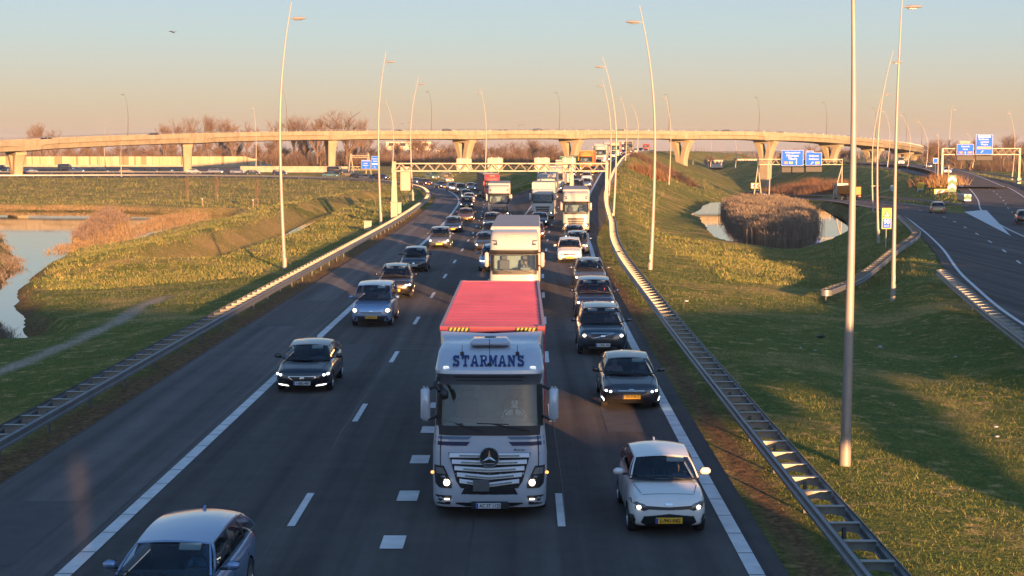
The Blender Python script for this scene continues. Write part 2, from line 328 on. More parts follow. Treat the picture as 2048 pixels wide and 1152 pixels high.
# ------------------------------------------------------------------ water
m_water = bpy.data.materials.new('still_water'); m_water.use_nodes = True
b = m_water.node_tree.nodes['Principled BSDF']; b.inputs['Base Color'].default_value = (.018, .02, .014, 1); b.inputs['Roughness'].default_value = .02; b.inputs['IOR'].default_value = 1.6; b.inputs['Specular IOR Level'].default_value = .9
n = m_water.node_tree.nodes.new('ShaderNodeTexNoise'); n.inputs['Scale'].default_value = .9; n.inputs['Detail'].default_value = 3
co = m_water.node_tree.nodes.new('ShaderNodeTexCoord'); m_water.node_tree.links.new(co.outputs['Object'], n.inputs['Vector'])
bp = m_water.node_tree.nodes.new('ShaderNodeBump'); bp.inputs['Strength'].default_value = .06; bp.inputs['Distance'].default_value = .02
m_water.node_tree.links.new(n.outputs['Fac'], bp.inputs['Height']); m_water.node_tree.links.new(bp.outputs[0], b.inputs['Normal'])
def sheet(name, poly, z, m, label, cat):
    c = sum((Vector(p) for p in poly), Vector((0, 0))) / len(poly); mb = MB()
    # grow the outline a little: the banks cover the rim
    o = MB(); vs = [(p[0], p[1], z) for p in poly]; o.add(vs, [tuple(range(len(vs)))]); ob = o.build(name, m)
    bm = bmesh.new(); bm.from_mesh(ob.data); bmesh.ops.triangulate(bm, faces=bm.faces); bm.to_mesh(ob.data); bm.free()
    return tag(ob, label, cat, kind='structure')
def grow(poly, g):
    out = []; n = len(poly); A = sum(poly[i][0] * poly[(i + 1) % n][1] - poly[(i + 1) % n][0] * poly[i][1] for i in range(n)); sg = 1 if A > 0 else -1
    for i in range(n):
        a = Vector(poly[i - 1]); b_ = Vector(poly[i]); c = Vector(poly[(i + 1) % n]); d = (c - a).normalized(); out.append(b_ + Vector((d.y, -d.x)) * g * sg)
    return out
sheet('pond_water', grow(POND_L, 1.0), ZW_L, m_water, 'still pond and creek on the left mirroring the sky', 'pond')
sheet('pond_water', grow(POND_R, 1.6), ZW_R, m_water, 'small pond between the roads with a reed bed in it', 'pond')
dm = MB(); dp = [Vector((p[0], p[1], -1.98)) for p in DITCH]; dp = even(cr_path(dp), 2)
dm.grid([offset(dp, -.5), offset(dp, .5)]); tag(dm.build('ditch_water', m_water), 'thin line of water in the drainage ditch', 'ditch', kind='structure')
# ------------------------------------------------------------------ asphalt
m_asph = mat('asphalt', (.100, .089, .084), .88, noise_=(1.3, .22), bump=(30, 1.0, .08), spec=.3)
def asphalt_extra(m):
    t = m.node_tree; b = t.nodes['Principled BSDF']; src = b.inputs['Base Color'].links[0].from_socket
    co = t.nodes.new('ShaderNodeTexCoord'); mp = t.nodes.new('ShaderNodeMapping'); mp.inputs['Scale'].default_value = (1.7, .03, 1); t.links.new(co.outputs['Object'], mp.inputs[0])
    n = t.nodes.new('ShaderNodeTexNoise'); n.inputs['Scale'].default_value = 1; n.inputs['Detail'].default_value = 5; t.links.new(mp.outputs[0], n.inputs['Vector'])
    r = t.nodes.new('ShaderNodeMapRange'); r.inputs['From Min'].default_value = .35; r.inputs['From Max'].default_value = .7; r.inputs['To Min'].default_value = .72; r.inputs['To Max'].default_value = 1.32; t.links.new(n.outputs['Fac'], r.inputs['Value'])
    n2 = t.nodes.new('ShaderNodeTexNoise'); n2.inputs['Scale'].default_value = 90; n2.inputs['Detail'].default_value = 2; t.links.new(co.outputs['Object'], n2.inputs['Vector'])
    r2 = t.nodes.new('ShaderNodeMapRange'); r2.inputs['From Min'].default_value = .3; r2.inputs['From Max'].default_value = .75; r2.inputs['To Min'].default_value = .75; r2.inputs['To Max'].default_value = 1.4; t.links.new(n2.outputs['Fac'], r2.inputs['Value'])
    wv = t.nodes.new('ShaderNodeTexWave'); wv.wave_type = 'BANDS'; wv.bands_direction = 'X'; wv.inputs['Scale'].default_value = .172; wv.inputs['Distortion'].default_value = .6; wv.inputs['Detail'].default_value = 2; wv.inputs['Detail Scale'].default_value = .3; wv.inputs['Phase Offset'].default_value = 1.2
    mp2 = t.nodes.new('ShaderNodeMapping'); mp2.inputs['Scale'].default_value = (1, .04, 1); t.links.new(co.outputs['Object'], mp2.inputs[0]); t.links.new(mp2.outputs[0], wv.inputs['Vector'])
    r3 = t.nodes.new('ShaderNodeMapRange'); r3.inputs['To Min'].default_value = .88; r3.inputs['To Max'].default_value = 1.1; t.links.new(wv.outputs['Fac'], r3.inputs['Value']); m0 = t.nodes.new('ShaderNodeMath'); m0.operation = 'MULTIPLY'; t.links.new(r.outputs[0], m0.inputs[0]); t.links.new(r3.outputs[0], m0.inputs[1])
    m1 = t.nodes.new('ShaderNodeMath'); m1.operation = 'MULTIPLY'; t.links.new(m0.outputs[0], m1.inputs[0]); t.links.new(r2.outputs[0], m1.inputs[1])
    v = t.nodes.new('ShaderNodeVectorMath'); v.operation = 'SCALE'; t.links.new(src, v.inputs[0]); t.links.new(m1.outputs[0], v.inputs['Scale']); t.links.new(v.outputs[0], b.inputs['Base Color'])
asphalt_extra(m_asph)
m_shoul = mat('shoulder_asphalt', (.150, .134, .126), .88, noise_=(.8, .2), bump=(30, 1.0, .08), spec=.3); asphalt_extra(m_shoul)
def road(name, path, o0, o1, label, k=6, m=m_asph):
    mb = MB(); mb.grid([offset(path, (lambda p, f=j / k: (o0(p) if callable(o0) else o0) * (1 - f) + (o1(p) if callable(o1) else o1) * f)) for j in range(k + 1)])
    return tag(mb.build(name, m, smooth=True), label, 'road', kind='structure')
SPLIT = 246
def rz_shift(p): return .6 + 1.6 * sstep(120, 170, p.y)
lo = offset(LN, -3.8); ro = offset(RN, rz_shift); l2 = offset(LN, 7.1); r3 = offset(RN, -7.05)
def rows_main(y0, y1, st=2.0):
    out = []; y = y0
    while y <= y1 + .01:
        a = at_y(lo, y); c = at_y(ro, y); g0 = at_y(l2, y).x; g1 = at_y(r3, y).x
        if y < 90 or g1 < g0 + .5: g0 = (g0 + g1) / 2 - .5; g1 = g0 + 1
        row = []
        for t in [0, .1, .2, .3, .4, .5, .6, .7, .8, .9, 1]:
            x = a.x + (c.x - a.x) * t; row.append(Vector((x, y, zr(y) * sstep(g0, g1, x))))
        out.append(row); y += st
    return out
mb = MB(); mb.grid(rows_main(-90, SPLIT)); tag(mb.build('main_road', m_asph, smooth=True), 'dark asphalt of the main carriageway', 'road', kind='structure')
def idx_y(path, Y): return next(i for i, p in enumerate(path) if p.y >= Y)
road('left_branch_road', LN[idx_y(LN, SPLIT - 1):], -3.8, 9.2, 'curving asphalt of the left branch')
road('right_branch_road', RN[idx_y(RN, SPLIT - 1):], -8.2, 2.2, 'climbing asphalt of the right branch')
road('slip_road', S1, -5.2, 5.2, 'asphalt slip road curving behind the pond'); 
for p in S2: p.z += .012
fill = MB(); fl_ = [p for p in S1 if 22 < p.y < 206]; fill.grid([offset(fl_, 5.1, .016)] + [[a.lerp(min(S2, key=lambda q: abs(q.y - a.y)) + Vector((-5.8, 0, 0)), k / 3) + Vector((0, 0, .016)) for a in offset(fl_, 5.1)] for k in (1, 2, 3)])
tag(fill.build('gore_asphalt', m_asph, smooth=True), 'asphalt between the slip road and the side road', 'road', kind='structure')
road('side_road', S2, -6.6, 6.6, 'asphalt road under the right sign gantry')
for p in S3: p.z += .02
road('link_road', S3, -4.4, 4.4, 'link road on the dark embankment')
for p in FM: p.z += .01
road('far_motorway', FM, -90, 118, 'far carriageways in front of the noise wall')
# ------------------------------------------------------------------ seams and repairs in the surface
m_seam = mat('tar_seam', (.06, .056, .055), .55, noise_=(3, .3)); m_patch = mat('patched_asphalt', (.080, .073, .070), .8, noise_=(2, .3), bump=(40, 1, .03)); m_saw = mat('saw_cut_filler', (.28, .28, .28), .7)
sm = MB()
def seam(pts, wd, mi=0, z=.009): pts = [Vector(p) for p in pts]; sm.grid([offset(pts, -wd / 2, z), offset(pts, wd / 2, z)], mi)
random.seed(21)
for xo in (-12.0, -8.62, -4.95, -1.0, .95, 4.35):
    y = 18
    while y < 105:
        l_ = random.uniform(6, 26); seam([(xo + .02 * math.sin(y + k * 1.7), y + l_ * k / 8, 0) for k in range(9)], random.uniform(.012, .03)); y += l_ + random.uniform(0, 9)
for y, x0, x1, mi in [(58.3, -5.1, -2.1, 2), (61.0, -5.0, -2.2, 2), (104, -4.6, -1.6, 2), (36.5, -8.2, -4.9, 0), (47, -12.1, -8.7, 0), (73, 1.4, 4.3, 0), (88, -8.2, -4.9, 0)]: seam([(x0, y, 0), ((x0 + x1) / 2, y + .02, 0), (x1, y, 0)], .025, mi)
for x, y, w_, l_ in [(-10.4, 27.5, 1.6, 5.2), (-6.4, 52, 1.1, 7.5), (2.9, 41, 1.0, 6.0), (-10.9, 66, 1.8, 11), (2.6, 64, 1.2, 9)]: seam([(x, y, 0), (x, y + l_, 0)], w_, 1, .006)
tag(sm.build('surface_repairs', [m_seam, m_patch, m_saw], fix=False), 'tar seams, saw cuts and patches in the asphalt', 'road repairs', kind='structure')
shp = [p for p in LN if p.y < 300 and p.x > -20 or p.y > 200 and p.x > -60]
road('hard_shoulder', shp, lambda p: -3.7, lambda p: -.35, 'lighter asphalt of the hard shoulder', 4, m_shoul)
bpy.data.objects['hard_shoulder'].location.z = .002
# ------------------------------------------------------------------ markings
m_paint = mat('road_paint', (.66, .64, .62), .7, noise_=(2.3, .25), bump=(40, .3, .004))
mk = MB()
def stripe(path, o, wd, dash=None, phase=0, joint=None, dz=.013):
    """painted stripe along path; dash = (on, off) metres."""
    L = 0; pts = even(path, .5 if dash else 1.5); step = .5 if dash else 1.5
    a = offset(pts, (lambda p: (o(p) if callable(o) else o) - wd / 2), dz); c = offset(pts, (lambda p: (o(p) if callable(o) else o) + wd / 2), dz)
    if dash:
        per = int(round((dash[0] + dash[1]) / step)); on = int(round(dash[0] / step)); ph = int(round(phase / step))
        for i in range(ph, len(pts) - on - 1, per): mk.grid([a[i:i + on + 1], c[i:i + on + 1]])
    else:
        n = joint or 10 ** 6
        for i in range(0, len(pts) - 1, n):
            j = min(i + n, len(pts) - 1); aa = a[i:j + 1][:]; cc = c[i:j + 1][:]
            if joint: aa[-1] = aa[-1].lerp(aa[-2], .03 ); cc[-1] = cc[-1].lerp(cc[-2], .03)
            mk.grid([aa, cc])
sp = next(i for i, p in enumerate(LN) if p.y > 500) if any(p.y > 500 for p in LN) else len(LN)
stripe(LN, 0, .30, joint=1)
def zfix(path): return path
yl = idx_y(LN, 0)
# dash phase measured from the photograph: a dash centred at y px 1025 (Y about 31.7)
def phase_for(path, Yc, per=12, on=3):
    i = idx_y(path, Yc); s = sum((path[k + 1] - path[k]).length for k in range(i)); return (s - on / 2) % per
stripe(LN, 3.63, .16, (3, 9), phase_for(LN, P(603, 1024).y))
stripe(RN, -3.5, .16, (3, 9), phase_for(RN, P(1143, 1025).y))
stripe(RN, 0, .30, joint=1)
# block marking between the left and the right branch, then the two gore lines
blk = [Vector((x, y, 0)) for x, y in [(-2.54, -60), (-2.54, 46), (-2.2, 70), (-1.5, 100), (-1.25, 118)]]
BY = [P(784, 1085).y, P(817, 992).y, P(841, 918).y, P(858, 860).y]
for k in range(-3, 30):
    yb = BY[0] + 4.0 * k if k >= 0 else BY[0] + 4.0 * k
    if yb > 118: break
    xb = lerp_tab([(p.y, p.x) for p in blk], yb); mk.add([(xb - .23, yb - .5, .013), (xb + .23, yb - .5, .013), (xb + .23, yb + .5, .013), (xb - .23, yb + .5, .013)], [(0, 1, 2, 3)])
gi = idx_y(LN, 118); stripe(LN[gi:], 7.1, .2)
gr_ = RN[idx_y(RN, 136):]; stripe([p.copy() for p in gr_], -7.0, .2)
stripe(S1, 4.6, .2); stripe(S1, -4.4, .2); stripe(S1, .2, .16, (3, 9), 2); stripe(S2, -4.6, .2, dz=.02); stripe(S2, 2.6, .2, dz=.02); stripe(S2, -1.0, .16, (3, 9), 3, dz=.02)
stripe(S3, -3.6, .2); stripe(S3, 3.6, .2)
for o_ in (60, 64, 68, 96, 100): stripe(FM, o_, .15)
# chevron in the gore of the slip road
g = [P(x, y, -.25) for x, y in [(1928, 425), (1972, 421), (2022, 474)]]
mk.add([(v.x, v.y, v.z + .10) for v in g], [(0, 1, 2)])
tag(mk.build('road_markings', m_paint, fix=False), 'white lane lines, dashes and blocks on the asphalt', 'road markings', kind='structure')
# ------------------------------------------------------------------ overpass the photo is taken from (behind and below the camera)
m_conc = mat('concrete', (.36, .31, .24), .85, noise_=(.8, .28), bump=(9, .4, .02), spec=.25)
m_galv = mat('galvanised_steel', (.42, .43, .44), .45, .75, noise_=(5, .2))
m_dark = mat('dark_rubber', (.012, .012, .013), .8)
op = empty('footbridge_overpass', (0, -3.25, 0)); tag(op, 'concrete overpass from which the traffic is seen', 'bridge')
mb = MB(); mb.box((0, 0, 5.6), (150, 4.4, 1.1)); mb.build('deck', m_conc, op)
mb = MB(); mb.box((0, 2.05, 6.6), (150, .25, .9)); mb.box((0, -2.05, 6.6), (150, .25, .9)); mb.build('parapet', m_conc, op)
mb = MB(); mb.box((-17, 0, 4.52), (45.6, 4, 1.04)); mb.box((21.0, 0, 4.75), (4.6, 4, .6)); mb.build('shade_beam', m_conc, op)  # extra depth added under the deck to hold sunlight off the road
mb = MB(); mb.box((9.4, 0, 2.2), (7.2, 3.5, 5.6)); mb.build('shade_block', m_conc, op); mb = MB(); mb.box((14.45, 0, 1.7), (2.9, 3.2, 4.6)); mb.build('shade_low_wall', m_conc, op)  # unseen blocks added beside the road, sized to leave the wanted sun openings
for cx, wx in ((-7.9, 17.2), (3.75, 4.3)):  # unseen walls added across the road to keep its near part shaded
    mb = MB(); mb.box((cx, 0, 2.0), (wx, 1.2, 4.6)); mb.build('blocker', m_conc, op)
mb = MB(); mb.add([(23, -1, 2.9), (37, -1, 6.2), (37, -1, 7.3), (23, -1, 4.0), (23, 1, 2.9), (37, 1, 6.2), (37, 1, 7.3), (23, 1, 4.0)], [(0, 1, 2, 3), (4, 5, 6, 7), (0, 1, 5, 4), (3, 2, 6, 7), (0, 3, 7, 4), (1, 2, 6, 5)]); mb.build('shade_slab', m_conc, op)  # unseen slanted slab added to cast the diagonal shade on the grass
# ------------------------------------------------------------------ lamp posts
m_pole = mat('pole_paint', (.31, .285, .25), .5, .25, noise_=(3, .12))
m_pdark = mat('pole_dark', (.085, .075, .065), .6); m_lamp = mat('lamp_housing', (.33, .33, .33), .5, .3)
m_lens = mat('lamp_lens', (.25, .24, .22), .2)
def pole_x(t, dx): return dx * (-.30 * math.sin(math.pi / 2 * min(1, t / .5)) + 1.30 * max(0, (t - .5) / .5) ** 2)
_polec = {}
def lamp_post(base, tip_dx, h=18.0, sgn=1, label='', group='lamp posts along the motorway', thick=1.0, rz=0, name='street_lamp', dark=False):
    """curved tapering pole; the tip bends sideways by tip_dx metres and the lamp head sits a metre below it."""
    o = empty(name, base, rz); tag(o, label, 'lamp post', group); k = (round(tip_dx, 1), round(h, 1), sgn, thick)
    if k not in _polec:
        pts = []; rad = []
        for i in range(23):
            t = i / 22; pts.append(Vector((pole_x(t, tip_dx), 0, h * t - .25))); rad.append((.118 * (1 - t) + .024) * thick)
        mb = MB(); mb.tube(pts, rad, 12); a = mb.mesh('pole', m_pole, smooth=60)
        q = MB(); q.cyl((0, 0, -.3), (0, 0, .05), .19 * thick, 14); q.cyl((0, 0, .05), (0, 0, .9), .148 * thick, 14); q.box((0, -.15 * thick, 1.3), (.09, .02, .35)); bq = q.mesh('base_sleeve', m_pole, smooth=50)
        t = .94; px_ = pole_x(t, tip_dx); z = h * t - .25
        g = MB(); rows = []
        for i in range(7):
            u = i / 6; x = px_ + sgn * (1.12 * u) * min(1, h / 15); k_ = (0, .12, 1, 1.12, 1.0, .8, .25)[i]; wd = .025 + .17 * k_; th = .022 + .075 * k_
            rows.append([Vector((x, wd * math.cos(a_), z + .03 * u + th * math.sin(a_))) for a_ in [2 * math.pi * j / 10 for j in range(10)]])
        g.grid(rows, 0, True); g.add(rows[0], [tuple(range(10))]); g.add(rows[-1], [tuple(range(10))]); gm = g.mesh('lamp_head', m_lamp, smooth=50)
        ln = MB(); ln.bevbox((px_ + sgn * .58 * min(1, h / 15), 0, z - .095), (.42, .24, .03), .012); lm = ln.mesh('lens', m_lens)
        _polec[k] = (a, bq, gm, lm)
    a, bq, gm, lm = _polec[k]; par = None
    for nm, me_ in (('pole', a), ('base_sleeve', bq), ('lamp_head', gm), ('lens', lm)):
        c = bpy.data.objects.new(nm, me_); COL.objects.link(c); c.parent = par if nm == 'lens' else o; par = c
        if dark and nm != 'lens': c.material_slots[0].link = 'OBJECT'; c.material_slots[0].material = m_pdark
    return o
def pole_px(bx, by, tx, ty, sgn, label, Y=None, thick=1.0, h=None, **kw):
    if Y is None: Y = 18.0 * 3000 / (by - ty)
    b_ = PY(bx, by, Y); t_ = PY(tx, ty, Y); return lamp_post(b_, t_.x - b_.x, t_.z - b_.z + .0, sgn, label, thick=thick, **kw)
pole_px(570, 543, 583, -4, 1, 'tall lamp post left of the road, nearest on the pond side')
pole_px(762, 443, 773, 98, 1, 'tall lamp post beside the left leg of the lattice gantry')
pole_px(826, 397, 838, 150, 1, 'tall lamp post inside the bend of the left guardrail')
pole_px(970, 352, 961, 173, -1, 'lamp post in the grass between the two branches', Y=298)
pole_px(784, 343, 770, 197, -1, 'lamp post behind the blue signs on the left branch', Y=372)
pole_px(512, 338, 506, 208, -1, 'lamp post before the sloping end of the noise wall', Y=430)
pole_px(211, 336, 214, 238, -1, 'pale lamp post in front of the long noise wall', Y=532)
pole_px(243, 352, 243, 283, -1, 'short post-top lamp by the near rail, left of the second column', Y=392)
pole_px(1300, 553, 1279, 3, -1, 'tall lamp post on the right verge by the ladder guardrail')
pole_px(1225, 455, 1205, 108, -1, 'tall lamp post just right of the lattice gantry leg')
pole_px(1217, 402, 1204, 153, -1, 'thin lamp post behind the right leg of the lattice gantry', Y=217)
pole_px(1250, 331, 1240, 188, -1, 'lamp post at the bend of the rail on the climbing branch', Y=345)
pole_px(1273, 313, 1262, 205, -1, 'lamp post near the top of the climbing branch', Y=420)
pole_px(1338, 366, 1330, 184, -1, 'lamp post standing on the sunlit embankment slope', Y=300)
pole_px(1689, 955, 1700, -260, 1, 'big lamp post at the right, nearest to the viewer, half in shade', Y=37)
pole_px(1786, 602, 1806, -34, 1, 'tall lamp post beside the yellow 90 sign')
pole_px(1757, 492, 1787, 95, 1, 'tall lamp post left of the yellow 90 sign')
pole_px(1747, 445, 1771, 168, 1, 'lamp post in front of the orange tipper truck', Y=200)
pole_px(1538, 393, 1537, 270, -1, 'slim pole beside the left legs of the middle sign gantry', Y=295)
pole_px(1849, 352, 1834, 235, -1, 'lamp post at the foot of the viaduct curve', Y=400)
pole_px(1814, 341, 1799, 222, -1, 'lamp post on the dark embankment under the viaduct', Y=430)
pole_px(1775, 332, 1766, 215, -1, 'lamp post beside the third column from the right', Y=450)
pole_px(1897, 377, 1905, 207, 1, 'lamp post behind the left leg of the right sign gantry', Y=310)
pole_px(2024, 358, 2017, 216, -1, 'lamp post behind the right leg of the right sign gantry', Y=385)
pole_px(1945, 334, 1932, 262, -1, 'far lamp post behind the large blue exit sign', Y=560)
pole_px(1875, 362, 1876, 262, -1, 'pole left of the right sign gantry', Y=330)
for i, (x, b_, t) in enumerate([(1385, 338, 262), (1421, 332, 266), (1471, 334, 270), (1442, 330, 290)]):
    pole_px(x, b_, x - 5, t, -1, 'slim distant lamp post seen under the viaduct, number %s from the left of four' % ('one', 'two', 'four', 'three')[i], Y=640, h=None)
# ------------------------------------------------------------------ guardrails
m_rail = mat('rail_zinc', (.23, .24, .25), .45, .5, noise_=(2.0, .25), bump=(6, .15, .01))
m_post = mat('post_steel', (.14, .14, .14), .7, .3, noise_=(5, .3)); m_rung = mat('rung_zinc', (.33, .325, .30), .55, .35, noise_=(7, .25))
WPROF = [(0, .45), (.055, .48), (.055, .54), (0, .575), (0, .63), (.055, .665), (.055, .73), (0, .76)]
def rail_strip(mb, path, o, face):
    rows = [offset(path, o + face * (d - .03), z) for d, z in WPROF]; mb.grid(rows); mb.grid([rows[-1], offset(path, o - face * .03, .775)])
def guardrail(path, o, label, sep=.7, rung=1.333, posts=4.0, group=None, both=True, name='guardrail'):
    root = empty(name, path[0]); tag(root, label, 'guardrail', group or 'steel guardrails along the roads')
    T = lambda ob: setattr(ob, 'location', -Vector(path[0]))
    for fc, oo in ((-1, o - sep / 2), (1, o + sep / 2)) if both else ((-1, o),):
        mb = MB(); rail_strip(mb, path, oo, fc); ob = mb.build('rail', m_rail, root, smooth=40, fix=False); T(ob)
    pts = even(path, rung); A = offset(pts, o - sep / 2); B = offset(pts, o + sep / 2)
    order = sorted(range(len(pts)), key=lambda i: A[i].length) if both else []
    u = MB(); u.box((0, 0, .735), (sep - .08, .13, .015)); u.add([(-sep / 2 + .04, .055, .73), (sep / 2 - .04, .055, .73), (sep / 2 - .04, .055, .50), (0, .055, .56), (-sep / 2 + .04, .055, .50)], [(0, 1, 2, 3, 4)]); um = u.mesh('spacer', m_rung)
    rest = MB(); n = 0
    for i in order:
        d = B[i] - A[i]; a = math.atan2(d.y, d.x); c = (A[i] + B[i]) / 2 - Vector(path[0])
        if n < 100: ob = bpy.data.objects.new('spacer', um); COL.objects.link(ob); ob.parent = root; ob.location = c; ob.rotation_euler = (0, 0, a)
        else:
            rest.box(c + Vector((0, 0, .735)), (sep - .08, .13, .015), rz=a); rest.box(c + Vector((0, 0, .62)), (sep - .1, .01, .2), rz=a)
        n += 1
    if rest.v: tag(rest.build('spacer', m_rung, root), kind='stuff')
    pp = even(path, posts); pm = MB(); pm.box((0, 0, .15), (.06, .12, .95)); pmm = pm.mesh('post', m_post)
    Q = offset(pp, o) if both else offset(pp, o + .06); k = 0; rest = MB()
    for i in sorted(range(len(Q)), key=lambda i: Q[i].length):
        c = Q[i] - Vector(path[0]); q = pp[min(i + 1, len(pp) - 1)] - pp[max(i - 1, 0)]; a = math.atan2(q.y, q.x) - math.pi / 2
        if k < 100: ob = bpy.data.objects.new('post', pmm); COL.objects.link(ob); ob.parent = root; ob.location = c; ob.rotation_euler = (0, 0, a)
        else: rest.box(c + Vector((0, 0, .2)), (.06, .12, 1.0), rz=a)
        k += 1
    if rest.v: tag(rest.build('post', m_post, root), kind='stuff')
    return root
def zs(path): 
    return path
lp = [p for p in offset(LN, -4.7) if p.y > -20 or p.x < -30]; lp = [p - Vector((0, 0, .05)) for p in lp]
guardrail(lp, 0, 'long double guardrail with ladder rungs on the left side of the motorway')
rp = [p for p in offset(RN, lambda p: 1.8 + .75 * sstep(110, 150, p.y)) if -20 < p.y < 620]
guardrail(rp, 0, 'long double guardrail with ladder rungs on the right side of the motorway')
def ground_path(px, zoff=0):
    pts = []
    for x, y, z in px: pts.append(P(x, y, z))
    pts = even(cr_path(pts, 1), 1)
    for p in pts: p.z = HZ(p.x, p.y) + zoff
    zz = [p.z for p in pts]
    for i, p in enumerate(pts): p.z = sum(zz[max(0, i - 4):i + 5]) / len(zz[max(0, i - 4):i + 5])
    return pts
ra = ground_path([(1652, 603, -.9), (1718, 566, -.8), (1790, 524, -.8), (1822, 505, -.7), (1832, 490, -.6), (1822, 473, -.6), (1806, 457, -.6), (1780, 441, -.7)])
guardrail(ra, 0, 'ladder guardrail with a rounded end curling behind the yellow 90 sign')
nose = MB(); rows = []
for zz in (.44, .78): rows.append([Vector((.36 * math.cos(t), -.45 * math.sin(t), zz)) for t in [math.pi * j / 10 for j in range(11)]])
nose.grid(rows); 
d = ra[1] - ra[0]; ob = nose.build('rail_end', m_rail, None, smooth=True); ob.name = 'rail_end'; ob.location = (0, 0, 0)
ob.rotation_euler = (0, 0, math.atan2(d.y, d.x) - math.pi / 2); ob.parent = bpy.data.objects['guardrail.002']
rb = ground_path([(1884, 577, -.6), (1930, 618, -.5), (1985, 668, -.5), (2070, 738, -.5), (2190, 830, -.5)])
guardrail(rb, 0, 'ladder guardrail at the right edge that starts in the grass')
nose2 = ob.copy(); COL.objects.link(nose2); d = rb[1] - rb[0]; nose2.rotation_euler = (0, 0, math.atan2(d.y, d.x) - math.pi / 2); nose2.parent = bpy.data.objects['guardrail.003']
rr = offset([p for p in S1 if 200 < p.y < 470], 6.6); guardrail(rr, 0, 'single guardrail on the far side of the slip road', both=False)
rr = offset([p for p in S2 if 215 < p.y < 700], 8.0); guardrail(rr, 0, 'single guardrail right of the road under the right sign gantry', both=False)
rr = offset([p for p in FM if p.x < -80], 82); guardrail(rr, 0, 'long single guardrail in the middle of the far carriageways', both=False, posts=6)
# ------------------------------------------------------------------ viaduct
VN = [(-330, 372, 290), (-60, 392, 287), (35, 405, 281), (200, 428, 273.5), (378, 455, 267.5), (520, 478, 264), (662, 497, 262), (925, 520, 261.5), (1145, 532, 261), (1365, 543, 262), (1530, 552, 264), (1660, 566, 270), (1740, 590, 277.5), (1800, 625, 284.5), (1833, 668, 290), (1847, 715, 294), (1843, 765, 297.5), (1826, 815, 300)]
vp = even(cr_path([PY(x, y, Y) for x, Y, y in VN], 2), 1.5)
m_deck = mat('viaduct_concrete', (.285, .25, .185), .85, noise_=(.35, .25), bump=(4, .3, .03), spec=.2)
def stain(m):   # rain streaks run down the parapet
    t = m.node_tree; b = t.nodes['Principled BSDF']; src = b.inputs['Base Color'].links[0].from_socket
    co = t.nodes.new('ShaderNodeTexCoord'); mp = t.nodes.new('ShaderNodeMapping'); mp.inputs['Scale'].default_value = (.55, .55, .06); t.links.new(co.outputs['Object'], mp.inputs[0])
    n = t.nodes.new('ShaderNodeTexNoise'); n.inputs['Scale'].default_value = 3; n.inputs['Detail'].default_value = 5; t.links.new(mp.outputs[0], n.inputs['Vector'])
    r = t.nodes.new('ShaderNodeMapRange'); r.inputs['From Min'].default_value = .5; r.inputs['From Max'].default_value = .72; r.inputs['To Max'].default_value = .55; t.links.new(n.outputs['Fac'], r.inputs['Value'])
    mx = t.nodes.new('ShaderNodeMix'); mx.data_type = 'RGBA'; t.links.new(r.outputs[0], mx.inputs['Factor']); t.links.new(src, mx.inputs['A']); mx.inputs['B'].default_value = (.11, .085, .06, 1); t.links.new(mx.outputs['Result'], b.inputs['Base Color'])
stain(m_deck)
via = empty('viaduct', vp[0]); tag(via, 'long curving concrete viaduct on forked columns across the whole view', 'viaduct')
O0 = Vector(vp[0])
colx = [(-250, 372), (35, 405), (378, 455), (662, 497), (925, 520), (1145, 532), (1365, 543), (1530, 552), (1660, 566), (1740, 590), (1802, 627), (1838, 690)]
cpos = []
def ctr(i):
    d = vp[min(i + 1, len(vp) - 1)] - vp[max(i - 1, 0)]; return vp[i] + Vector((d.y, -d.x, 0)).normalized() * -6
for x, Y in colx: cpos.append(min([i for i in range(len(vp)) if abs(vp[i].y - Y) < 45], key=lambda i: abs(1042 + 3000 * ctr(i).x / ctr(i).y - x)))
def bump_at(i): return max([math.exp(-((i - c) * 1.5 / 5.5) ** 2) for c in cpos])
prof = lambda f: [(0, 0), (0, -1.30 - .35 * f), (-.35 + .3 * f, -1.45 - .4 * f), (-.9 + .75 * f, -2.75 - .1 * f), (-2.6 + 1.0 * f, -3.0 - .25 * f), (-9.4 - 1.0 * f, -3.0 - .25 * f), (-12, -1.4), (-12, 0), (-11.7, 0), (-11.7, -.95), (-.3, -.95), (-.3, 0)]
rows = []
for i, p in enumerate(vp):
    d = (vp[min(i + 1, len(vp) - 1)] - vp[max(i - 1, 0)]); n_ = Vector((d.y, -d.x, 0)).normalized()
    rows.append([p + n_ * u + Vector((0, 0, z)) - O0 for u, z in prof(bump_at(i))])
mb = MB(); mb.grid(rows, 0, True); mb.build('deck', m_deck, via, smooth=35)
